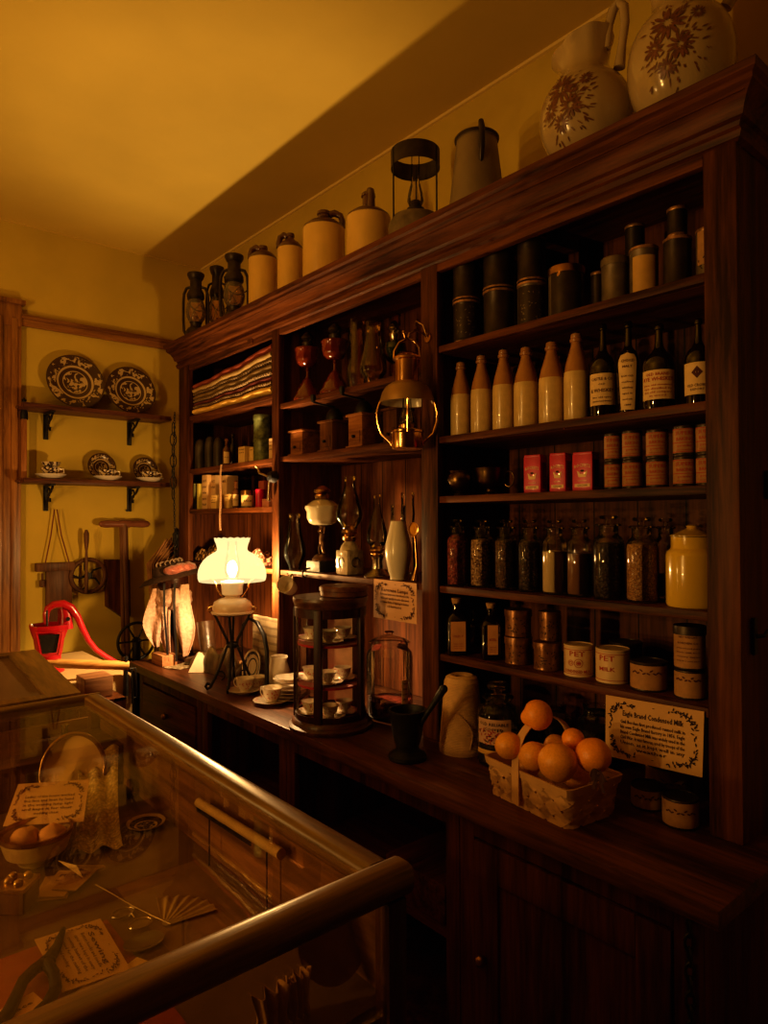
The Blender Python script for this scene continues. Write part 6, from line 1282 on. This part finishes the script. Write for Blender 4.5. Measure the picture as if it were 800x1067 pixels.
# brush hanging from the shelf end
q = aty(25, 440, YB-.13); t = thing('hanging_brush', 'slim wooden brush handle with black ferrule hanging from the shelf end', 'brush', (q.x, YB-.03, 1.70))
zl = lambda py: aty(25, py, YB-.05).z; q = aty(25, 460, YB-.05)
MB().lo((q.x-.013, q.y-.006, zl(503)), (q.x+.013, q.y+.006, zl(436)), 0, .005).build('handle', wood('brush handle', (.20, .07, .02), (.5, .22, .07), 2, .4, 14), t)
MB().lathe([(.018, zl(437)), (.017, zl(430)), (.008, zl(424)), (.006, zl(419)), (.012, zl(417)), (0, zl(414))], (q.x, q.y, 0), 16).build('ferrule', IRON, t)

# tools on the back wall
Y = YB-.03; W_ = lambda px, py, dy=0: aty(px, py, Y-dy)
t = thing('hanging_cutter', 'old wooden slaw cutter board hanging by a cord on the back wall', 'kitchen tool', W_(60, 640))
a, b = W_(48, 594), W_(75, 648); MB().lo((a.x, Y-.005, b.z), (b.x, Y+.020, a.z), 0, .004).build('board', OLDW, t)
a, b = W_(37, 587), W_(77, 594); MB().lo((a.x, Y-.02, b.z), (b.x, Y+.022, a.z), 0, .003).build('cross_bar', OLDW, t)
ap = W_(58, 531); P_ = [W_(47, 588), W_(53, 558), ap+Vector((-.006, 0, 0)), ap+Vector((.006, 0, .001)), W_(64, 558), W_(72.5, 588)]
MB().tube(P_, .0032, 0, 8).build('cord', plain('brown cord', (.20, .06, .03), .8), t)
m_ = MB(); c_ = W_(44, 608); m_.lathe([(0, -.02), (.014, -.016), (.014, .016), (0, .02)], c_, 16); m_.lathe([(.006, 0), (.006, .05)], c_, 10); m_.build('side_knob', OLDW, t)
t = thing('hand_grinder', 'wooden rimmed iron hand wheel with upright handle on the back wall', 'wheel', W_(91, 620))
c_ = W_(92, 600, .01); m_ = MB(); r = 17*(c_-CAM).dot(fw)/F
m_.tube([c_+Vector((r*math.cos(k*PI/24), 0, r*math.sin(k*PI/24))) for k in range(48)], .011, 0, 10, True); m_.build('wheel_rim', OLDW, t)
m_ = MB()
for k in range(5):
    a = 2*PI*k/5+.5; e = lambda q_, rr: c_+Vector((math.cos(q_)*rr, 0, math.sin(q_)*rr)); m_.tube([e(a, .01), e(a+.35, r*.45), e(a+.1, r*.8), e(a, r*.97)], [.007, .005, .0045, .006], 0, 8)
m_.lathe([(0, -.015), (.018, -.012), (.018, .012), (0, .015)], (0, 0, 0), 18, 0, Matrix.Translation(c_) @ Matrix.Rotation(PI/2, 4, 'X')); m_.build('spokes', IRON, t)
m_ = MB(); P_ = [W_(90, py, .035) for py in (618, 606, 594, 583, 574, 565, 556, 552)]; m_.tube(P_, [.009, .010, .007, .008, .006, .012, .013, .006], 0, 12); m_.build('handle', OLDW, t)
t = thing('auger', 'wooden T handled tool with long dark shaft leaning on the back wall', 'hand tool', W_(135, 720))
a, b = W_(103, 546, .05), W_(156, 546, .05); m_ = MB(); m_.tube([a.lerp(b, u) for u in (0, .04, .15, .38, .42, .58, .62, .85, .96, 1)], [.006, .016, .020, .016, .020, .020, .016, .020, .016, .006], 0, 14); m_.build('cross_handle', wood('handle wood x', (.10, .035, .018), (.30, .12, .06), 0, .4, 16), t)
m_ = MB(); P_ = [(W_(129+5*u, 545+165*u, .05)) for u in [k/8 for k in range(9)]]; P_.append(Vector((P_[-1].x, P_[-1].y, .001))); m_.tube(P_, [.020]+[.019-.001*k for k in range(8)]+[.01], 0, 12); m_.build('shaft', OLDW, t)
a = W_(126, 542, .05); b = W_(129, 700, .05); m_ = MB(); m_.tube([a, b], [.009, .012], 0, 8); m_.build('side_rod', OLDW, t)
m_ = MB(); pts = [W_(110, 583), W_(133, 583), W_(134, 641), W_(127, 643), W_(111, 632)]
m_.add([tuple(p_-Vector((0, .03, 0))) for p_ in pts]+[tuple(p_+Vector((0, .028, 0))) for p_ in pts], [(0, 4, 3, 2, 1), (5, 6, 7, 8, 9)]+[(k, (k+1) % 5, 5+(k+1) % 5, 5+k) for k in range(5)])
solo('hanging_salt_box', m_, OAKZ, 'dark brown wooden wall box with slanting base beside the T handled tool', 'box', W_(121, 640))
for px, py in ((166, 581), (171, 581), (131, 532)):
    q = aty(px, py, YB-.002); solo('wall_nail', MB().lathe([(.002, 0), (.002, .012), (.006, .014), (0, .016)], (0, 0, 0), 10, 0, Matrix.Translation(q) @ Matrix.Rotation(PI/2, 4, 'X')), IRON, 'small nail head in the yellow wall beside the T handled tool', 'nail', q, 'nails in the back wall')

# ------------------------------------------------------------ wash stand with pump and wringer behind the cases
PD = 2.66
tt = thing('wash_table', 'low table covered with a cream cloth behind the display cases', 'table', (.85, 2.9, 0))
ZT2 = .92
MB().lo((.40, 2.62, ZT2-.03), (.95, 3.25, ZT2), 0, .004).build('tabletop', OAKX, tt)
for x, y in ((.42, 2.64), (.90, 2.64), (.42, 3.2), (.90, 3.2)): MB().lo((x, y, 0), (x+.04, y+.04, ZT2-.031)).build('leg', OAKZ, tt)
CLM = plain('cream cloth', (.52, .37, .16), .9, var=.08, sc=8, bump=.15)
def fn(u, v):
    x = .395+.56*u; e = max(0, v-.62)/.38; return (x+.004, 3.22-.61*min(1, v/.62)-.006*e-.010*e*math.sin(x*38), ZT2+.0015-.30*e*(.55+.45*math.sin(x*9+1)**2))
solo('table_cloth', MB().sheet(fn, 40, 26, 0, .0), CLM, 'cream cloth spread over the low table and hanging over its front', 'cloth', (.7, 2.9, ZT2))
# pump
pb = Vector((0, 0, 0)); X_ = lambda px, py, y=2.86: aty(px, py, y); pc_ = X_(66, 690); 
t = thing('hand_pump', 'cherry red cast iron hand pump with long curved handle', 'pump', (pc_.x, 2.86, ZT2+.0025)); c0_ = Vector((pc_.x, 2.86, 0)); sc = (Vector((pc_.x, 2.86, 1.2))-CAM).dot(fw)/F; zp = lambda py: X_(66, py).z
xp = lambda px: (px-66)*sc
m_ = MB(); m_.lathe([(0, ZT2+.003), (11.5*sc*1.3, ZT2+.003), (11.5*sc*1.3, ZT2+.015), (11.5*sc, ZT2+.022), (11.5*sc, zp(676))], c0_-Vector((14*sc, 0, 0)), 32); m_.build('pump_base', REDP, t)
hc_ = Vector((X_(50, 660).x, 2.845, 0))
m_ = MB(); k4 = lambda a, z: 1/max(abs(math.cos(a)), abs(math.sin(a)))**.45
m_.lathe([(11*sc, zp(681)), (12.5*sc, zp(676)), (14*sc, zp(664)), (15.5*sc, zp(660)), (17.5*sc, zp(653)), (18*sc, zp(651)), (18*sc, zp(649)), (16.5*sc, zp(649)), (15*sc, zp(656)), (0, zp(658))], c0_-Vector((14*sc, 0, 0)), 40, 0, None, wob=k4); m_.build('pump_head', REDP, t)
pp = c0_-Vector((14*sc, 0, 0)); dq = Vector((-pp.x, -pp.y, 0)).normalized(); sd = Vector((-dq.y, dq.x, 0)); 
wn = [(-9, 657), (10, 657), (7, 676), (-6, 676)]; m_ = MB(); fr = lambda x, py, e: pp+sd*(x*sc)*1+dq*(15.8*sc if py > 670 else 18*sc)+dq*e+Vector((0, 0, zp(py)))
m_.add([fr(x, y, .001) for x, y in wn], [(0, 1, 2, 3)]); m_.build('head_opening', IRON, t)
m_ = MB(); m_.tube([fr(x, y, .003) for x, y in [(-11, 655), (12, 655), (8.5, 678), (-7.5, 678)]], .0045, 0, 8, True); m_.build('opening_frame', REDP, t)
m_ = MB(); yp = 2.86
col_ = [X_(px, py, yp) for px, py in ((68, 655), (68, 640), (66, 632))]; m_.tube(col_, [.030, .026, .022], 0, 14)
m_.tube([X_(px, py, yp-.02) for px, py in ((48, 650), (48, 640), (50, 634), (56, 630), (66, 629), (74, 633), (81, 643), (86, 655), (92, 667), (100, 677), (110, 684), (117, 688), (122, 691), (126, 693))], [.006, .009, .010, .011, .012, .012, .011, .010, .009, .0085, .008, .008, .008, .007], 0, 12, flat=1.35); m_.build('pump_handle', REDP, t)
m_ = MB(); m_.tube([X_(px, py, yp-.045) for px, py in ((49, 636), (49, 652))], .004); m_.tube([X_(71, 645, yp-.07), X_(71, 645, yp+.04)], .008); m_.build('pivot_pin', IRON, t)
# wringer roller and clamp
t = thing('roller', 'long pale wooden roller lying across the table in front of the pump', 'roller', X_(90, 693, 2.60))
a, b = X_(46, 691, 2.66), X_(134, 693.5, 2.60); m_ = MB(); m_.tube([a.lerp(b, u) for u in (0, .03, .12, .16, .98, 1)], [.008, .012, .012, .0165, .0175, .016], 0, 18); m_.build('wooden_roll', wood('roller wood', (.42, .20, .05), (.68, .38, .12), 0, .45, 16), t)
mb = MB(); q = X_(136, 700, 2.60)
mb.tube([q+Vector((-.002, 0, .012)), q+Vector((.018, 0, .012)), q+Vector((.022, 0, -.10)), q+Vector((.012, 0, -.10))], .004, 0, 8); mb.tube([q+Vector((.004, .0, .01)), q+Vector((.006, 0, -.12))], .003); mb.tube([X_(131, 684, 2.60), X_(131, 725, 2.60)], [.008, .01], 0, 10)
solo('iron_clamp', mb, IRON, 'narrow dark iron clamp at the right end of the wooden roller', 'clamp', q)
a, b = X_(88, 709, 2.50), X_(118, 722, 2.50); mb = MB().lo((a.x, 2.50, b.z-.01), (b.x+.0, 2.60, a.z+.004), 0, .004)
solo('wooden_box', mb, wood('plain box', (.16, .07, .03), (.36, .18, .08), 0, .5, 12), 'shallow brown wooden box poking out from under the cream cloth', 'box', ((a.x+b.x)/2, 2.55, b.z-.01))
mb = MB(); mb.lo((a.x-.03, 2.46, 0), (a.x+.01, 2.60, b.z-.012)); mb.lo((b.x-.01, 2.46, 0), (b.x+.03, 2.60, b.z-.012)); mb.lo((a.x-.03, 2.46, b.z-.022), (b.x+.03, 2.60, b.z-.0115))
solo('small_stool', mb, OAKZ, 'small dark wooden stand under the shallow brown box', 'stool', ((a.x+b.x)/2, 2.55, 0))

# ------------------------------------------------------------ things inside the glass case
D = SZ+.0009
# hoop standing on the deck
hz = Vector((.475, 1.66, SZ+.085)); t = thing('embroidery_hoop', 'round embroidery hoop stretched with cream cloth inside the case', 'hoop', hz); r = .078; n_ = (CAM-hz); n_ = Vector((n_.x, n_.y, n_.z*1.2)).normalized(); u_ = n_.cross(Vector((0, 0, 1))).normalized(); v_ = u_.cross(n_)
rp_ = lambda a, rr: hz+u_*math.cos(a)*rr*.86+v_*math.sin(a)*rr*1.05
MB().tube([rp_(2*PI*k/40, r) for k in range(40)], .005, 0, 10, True).build('hoop_ring', BRASS, t)
HCL = plain('hoop cloth', (.82, .58, .25), .9, var=.1, bump=.2)
def fn(u, v): a = 2*PI*v; rr = r*.97*u; return rp_(a, rr)-n_*(.010*math.sin(u*3)*(.5+.5*math.sin(a*2)))
MB().sheet(fn, 8, 40, 0).build('cloth', HCL, t)
tl, tr, bl_, br = [CAM+ray(a, b)*dd for a, b, dd in ((19, 817, 1.46), (93, 812, 1.46), (3, 861, 1.36), (87, 856, 1.36))]
c_ = card('information_card', 'tan printed card leaning against the hoop inside the glass case', tl, tr, bl_, br, '', ['Ladies of the house worked', 'fine lace and linen by hand', 'in the evening lamp light', 'and kept it for their', 'wedding chest'], PAPER, INK, w=.15, h=.09, script=.0105)
# lace
random.seed(2)
A_ = Vector((.565, 1.715, SZ+.104)); B_ = Vector((.465, 1.40, SZ+.004)); S_ = Vector((-.9, .35, 0)).normalized()
def fn(u, v):
    q = A_.lerp(B_, u); q.z = SZ+.104-(.098*min(1, max(0, (u-.1)/.7))**.8); w = .10-.02*math.sin(u*3); return q+S_*(v-.3)*w+Vector((0, 0, .006*math.sin(v*13+u*3)+.004*math.sin(u*30)*(v > .9)))
solo('lace_collar', MB().sheet(fn, 50, 40, 0, .001), grain('lace', (.72, .55, .24), (.95, .80, .42), 150, bump=.3), 'length of crumpled cream lace draped down inside the case', 'lace', B_)
b_ = Vector((.49, 1.78, SZ+.1012)); solo('small_bottle', MB().lathe([(0, 0), (.019, 0), (.020, .004), (.018, .022), (.008, .034), (.007, .052), (.009, .054), (.009, .060), (0, .061)], b_, 24), DKB, 'little dark bottle standing on the ledge at the back of the case', 'bottle', b_)
# bowl
q = atz(38, 897, SZ); q.z = D; t = thing('wash_bowl', 'white footed bowl with dark rim holding peach coloured puffs in the case', 'bowl', q); r = .064
MB().lathe([(0, 0), (r*.5, 0), (r*.55, .008), (r*.85, .02), (r*.98, .045), (r, .052), (r*.93, .052), (r*.8, .03), (0, .02)], q, 44).build('bowl_body', STONE, t)
MB().lathe([(r*.99, .050), (r*1.03, .053), (r*1.02, .060), (r*.95, .060), (r*.93, .053)], q, 44).build('rim', BRASS, t)
for k, (dx, dy) in enumerate(((-.018, .01), (.026, -.012))): solo('powder_puff', MB().ball(q+Vector((dx, dy, .046)), .026, 0, 18, 12, sz=.75, bump=.15, seed=k), plain('peach puff', (.72, .40, .16), .95, bump=.2), ('peach powder puff at the back of the white bowl', 'peach powder puff at the front of the white bowl')[k], 'puff', q+Vector((dx, dy, .03)))
# reflection of a wall plate in the glass, built as a dish
for (px, py, rr, l) in ((152, 862, .040, 'dark patterned disc standing for a plate reflected in the case glass'),):
    q = atz(px, py, SZ); q.z = D; solo('reflected_plate', MB().lathe([(0, 0), (rr*.6, 0), (rr, .010), (rr, .012), (rr*.6, .004), (0, .003)], q, 40), radial('plate reflection', [(.02, .6), (.024, .1), (.034, .8), (.04, .3)], dark=(.04, .02, .012), light=(.5, .36, .18), sc=90), l, 'dish', q)
# gift box
q = atz(17, 945, SZ); q.z = D; M = Matrix.Translation(q) @ Matrix.Rotation(R(48), 4, 'Z'); t = thing('trinket_box', 'small gold foil trinket box with knobbly lid in the case', 'box', q)
GF = plain('gold foil', (.55, .38, .14), .3, .8, var=.3, sc=40); MB().box((0, 0, .017), (.052, .052, .034), 0, M, .002).build('box_body', plain('foil side', (.20, .11, .04), .5), t)
mb = MB().box((0, 0, .0385), (.055, .055, .008), 0, M, .002)
for dx, dy in ((-.012, -.010), (.010, .012), (.014, -.012), (-.006, .010)): mb.ball(M @ Vector((dx, dy, .045)), .008, 0, 12, 8)
mb.build('lid', GF, t)
# packets
random.seed(8)
def flat(px, py, w, h, rot, z, lab, mat, name, cat='paper', txt=(), brd=0, ink=INK, grp=None):
    q = atz(px, py, SZ+.0012+z); M = Matrix.Translation(q) @ Matrix.Rotation(R(rot), 4, 'Z'); mb = MB().box((0, 0, .0008), (w, h, .0016), 0, M); f = lambda x, zz_: M @ Vector((x, zz_, .0022))
    if brd: border(mb, w*.84, h*.80, f, 1, brd)
    for i, (s_, sz, dy) in enumerate(txt): mb.text(s_, sz, f, 0, dy, 1, w*.56)
    return solo(name, mb, [mat, ink], lab, cat, q, grp)
flat(58, 925, .055, .085, -28, .001, 'narrow printed seed packet in the case, lower of the overlapping three', plain('packet', (.46, .28, .10), .7), 'paper_packet', txt=[('SEED', .012, .02), ('flowers', .008, 0)]); flat(64, 921, .05, .09, -40, .004, 'printed paper packet overlapping the others in the case', plain('packet 2', (.55, .34, .12), .7), 'paper_packet', txt=[('PINS', .012, .025), ('best steel', .007, .008)])
flat(80, 915, .045, .085, -46, .007, 'small pictured packet, topmost of the overlapping packets in the case', plain('packet 3', (.40, .22, .09), .7), 'paper_packet', txt=[('NEEDLES', .010, .025), ('sharps', .008, .008)])
q = atz(78, 912, SZ+.012); mb = MB(); mb.add([q+Vector((-.02, .035, .02)), q+Vector((.006, -.03, .004)), q+Vector((.022, -.012, .004)), q+Vector((.0, -.01, .022)), q+Vector((.05, .0, .002)), q+Vector((.052, -.010, .002))], [(0, 1, 3), (0, 3, 2), (3, 2, 5, 4)]); solo('folded_paper', mb, plain('folded cream', (.72, .52, .22), .8), 'cream folded paper cone lying on top of the packets', 'paper', q)
# main card and its labels
tl, tr, bl_, br = [atz(a, b, SZ+.010) for a, b in ((35.7, 979), (104.5, 957), (65, 1034), (136, 1009.5))]
c_ = card('information_card', 'tan bordered card lying flat between the pliers and the spectacles', tr, br, tl, bl_, 'Sewing', ['Button hooks and needle', 'cases were kept in every', 'sewing basket of the', 'period for the making', 'and mending'], PAPER, INK, w=.125, h=.125, script=.013)
for i, (px, py, w, h, r_, l, s_) in enumerate(((122, 1022, .10, .026, 24, 'cream printed ribbon label beside the flat card', 'FINE SILK'), (75, 1046, .085, .028, 22, 'small framed label at the corner near the rail', 'Buttons'), (130, 1032, .085, .02, 24, 'narrow printed strip nearest the end of the case', 'cotton thread'), (22, 1052, .05, .04, 12, 'small pink printed scrap by the plier handles', 'Lace'))):
    flat(px, py, w, h, r_, .001+.0022*i, l, PAPERY if i != 3 else PAPERP, 'paper_label', 'label', [(s_, .010, 0)], ink=INKR if i % 2 == 0 else INK)
tag(MB().lo((-.08, .735, SZ+.0001), (.385, 1.16, SZ+.0006)).build('felt_mat', REDBOARD, None), 'dull red felt mat lying under the pliers in the glass case', 'mat')
for q_, l_ in (((.43, 1.20, .60, 1.40), 'olive brown square board lying under the fan in the glass case'),): solo('display_board', MB().lo((q_[0], q_[1]-.2, SZ+.0001), (q_[2]-.01, q_[3]-.15, SZ+.0005)), plain('board tan', (.24, .145, .05), .8), l_, 'board', ((q_[0]+q_[2])/2, q_[1], SZ))
# pliers
t = thing('pliers', 'large dark iron nippers with two long curved handles in the case', 'tool', atz(40, 1000, SZ)); Q = lambda px, py, z=.014: atz(px, py, SZ+.0012+z)
mb = MB(); mb.tube([Q(66, 968), Q(60, 985), Q(52, 998), Q(46, 1004)], [.004, .007, .009, .010], 0, 10); mb.ball(Q(49, 1003), .012, 0, 14, 10, sz=.7); mb.build('jaws', IRON, t)
for P_ in ([Q(48, 1003), Q(56, 1014), Q(58, 1030), Q(50, 1046), Q(40, 1056), Q(36, 1064)], [Q(47, 1003), Q(36, 1010), Q(24, 1022), Q(16, 1040), Q(8, 1056), Q(0, 1064)]): MB().tube(P_, [.009, .008, .008, .0085, .009, .008], 0, 10).build('handle', IRON, t)
# spectacles
t = thing('spectacles', 'wire rimmed spectacles lying open in the case', 'spectacles', atz(140, 958, SZ)); sw = plain('spectacle lens', (.14, .10, .05), .15, var=.1, coat=.6)
for px, py in ((128, 951), (146, 962)):
    q = atz(px, py, SZ+.006); MB().tube([q+Vector((.018*math.cos(k*PI/12), .014*math.sin(k*PI/12), 0)) for k in range(24)], .0014, 0, 6, True).build('rim', SILV, t); MB().lathe([(0, -.0005), (.016, -.0005), (.016, .0005), (0, .001)], q, 24, wob=lambda a, z: 1 if 1 else 0).build('lens', GLR, t)
MB().tube([atz(a, b, SZ+.0012+z) for a, b, z in ((100, 922, .004), (118, 932, .008), (138, 944, .008), (160, 955, .004), (178, 963, .003))], .0014, 0, 6).build('temple_arm', SILV, t)
MB().tube([atz(a, b, SZ+.0012+z) for a, b, z in ((135, 955, .006), (137, 952, .010), (140, 956, .006))], .0014, 0, 6).build('bridge', SILV, t)
# fan
fc = atz(170, 968, SZ); fc.z = D+.001; mb = MB()
def fn(u, v): a = R(-10)+R(85)*v; rr = .085*u+.004; return fc+Vector((rr*math.cos(a), rr*math.sin(a), .0025+.0022*math.cos(v*44)*u))
mb.sheet(fn, 4, 66, 0, .0006); solo('paper_fan', mb, plain('fan paper', (.42, .30, .12), .7, var=.15, sc=20), 'dull folded paper fan opened flat in the case behind the spectacles', 'fan', fc)
q = atz(159, 1007, SZ); q.z = D; solo('button', MB().lathe([(0, 0), (.006, 0), (.0065, .001), (.006, .0028), (.003, .002), (0, .002)], q, 20), SILV, 'tiny shiny metal button near the end of the case', 'button', q)
for k, (px, py, l) in enumerate(((150, 985, 'faint oval glass dish in the case beside the spectacles'),)):
    q = atz(px, py, SZ); q.z = D; solo('glass_dish', MB().lathe([(0, 0), (.02, 0), (.026, .005), (.027, .006), (.018, .002), (0, .0015)], q, 36, wob=lambda a, z: 1+.15*math.cos(2*a)), sw, l, 'dish', q)
# scroll against the back panel
a = CAM+ray(206, 834)*1; f0 = lambda px, py, X: atx(px, py, X)
a, b = f0(207, 836, cx1-.035), f0(293, 890, cx1-.035); t = thing('paper_scroll', 'long rolled paper scroll leaning along the inside back of the case', 'scroll', (a+b)/2)
a.z = max(a.z, .0); MB().tube([a, a.lerp(b, .5), b], [.009, .0085, .009], 0, 16).build('rolled_paper', plain('scroll paper', (.62, .42, .16), .7), t)
mb = MB(); 
for k in range(34): q = a.lerp(b, .02+.7*k/34)+Vector((-.006, 0, -.008)); mb.lo(q-Vector((.0008, .0025, .006)), q+Vector((.0008, .0025, .002)))
mb.build('fringe', IRON, t)
q = a.lerp(b, .5); mb = MB()
for s_ in (.15, .85): q = a.lerp(b, s_); mb.lo((q.x-.001, q.y-.001, SZ+.0005), (q.x+.001, q.y+.001, q.z-.0095))
mb.build('wire_foot', IRON, t)
# near end of the case
q = Vector((.50, .775, D)); t = thing('lace_fan', 'bundle of pleated cream lace standing upright at the near end of the case', 'lace', q)
P = lambda px, py, y=.76: aty(px, py, y)
def pleat(x0_, x1_, top, nm):
    a, b = P(x0_, 1066), P(x1_, 1066); zt_ = P((x0_+x1_)/2, top).z
    def fn(u, v): c_ = (a.x+b.x)/2; w = (b.x-a.x)*(.65+.5*abs(u-.4)); return (c_+(v-.5)*w, .765+.008*math.sin(v*22), D+.002+(zt_-D)*u*(1-.12*abs(math.sin(v*9))))
    MB().sheet(fn, 12, 44, 0, .0008).build(nm, plain('pleated lace', (.52, .30, .10), .8, var=.3, sc=60, bump=.3), t, ang=80)
pleat(262, 312, 1030, 'wide_pleat'); pleat(300, 328, 1014, 'narrow_pleat')
q = P(345, 1030, .80); t_ = Vector((q.x, .80, SZ+.062)); mb = MB().lathe([(0, 0), (.045, 0), (.058, .006), (.06, .008), (.044, .003), (0, .002)], (0, 0, 0), 40, 0, Matrix.Rotation(R(70), 4, 'X') @ Matrix.Rotation(R(0), 4, 'Y')); mb.v = [(x+t_.x, y+t_.y, z+t_.z) for x, y, z in mb.v]
solo('brass_tray', mb, plain('dull tray', (.22, .11, .04), .4, .4), 'round dull brown tray leaning upright at the near end of the case', 'tray', t_)
q = P(198, 1058, .74); q.z = D; solo('red_cushion', MB().ball(q+Vector((0, 0, .014)), .022, 0, 18, 12, sz=.62, bump=.1), REDP if 0 else VELV, 'little red velvet pincushion at the near end of the case', 'pincushion', q)
q = P(232, 1055, .75); q.z = D; mb = MB(); mb.add([q+Vector((-.02, 0, 0)), q+Vector((.02, 0, 0)), q+Vector((.0, .006, .034)), q+Vector((0, .022, 0))], [(0, 1, 2), (1, 3, 2), (3, 0, 2)]); solo('folded_card', mb, PAPERY, 'small cream peaked paper card between the pincushion and the pleated lace', 'card', q)

# ------------------------------------------------------------ light
for z_, e_ in ((1.15, 24), (1.45, 24), (1.8, 17), (2.2, 10)): light('POINT', 'wall_sconce_light', (-1.35, 1.55, z_), e_, (1, .55, .15), .03)
light('POINT', 'door_side_light', (-.75, 2.7, 1.3), 7, (1, .58, .18), .12)
w = bpy.data.worlds.new('w'); SC.world = w; w.use_nodes = True; w.node_tree.nodes['Background'].inputs[0].default_value = (.3, .12, .06, 1); w.node_tree.nodes['Background'].inputs[1].default_value = .006
SC.view_settings.view_transform = 'Standard'; SC.view_settings.look = 'Medium High Contrast'; SC.view_settings.exposure = 0.16; SC.view_settings.gamma = 1.0
try:
    SC.cycles.transparent_max_bounces = 40; SC.cycles.max_bounces = 8; SC.cycles.diffuse_bounces = 4; SC.cycles.glossy_bounces = 4; SC.cycles.sample_clamp_indirect = 4; SC.cycles.caustics_reflective = False; SC.cycles.caustics_refractive = False; SC.cycles.use_denoising = True
except Exception: pass
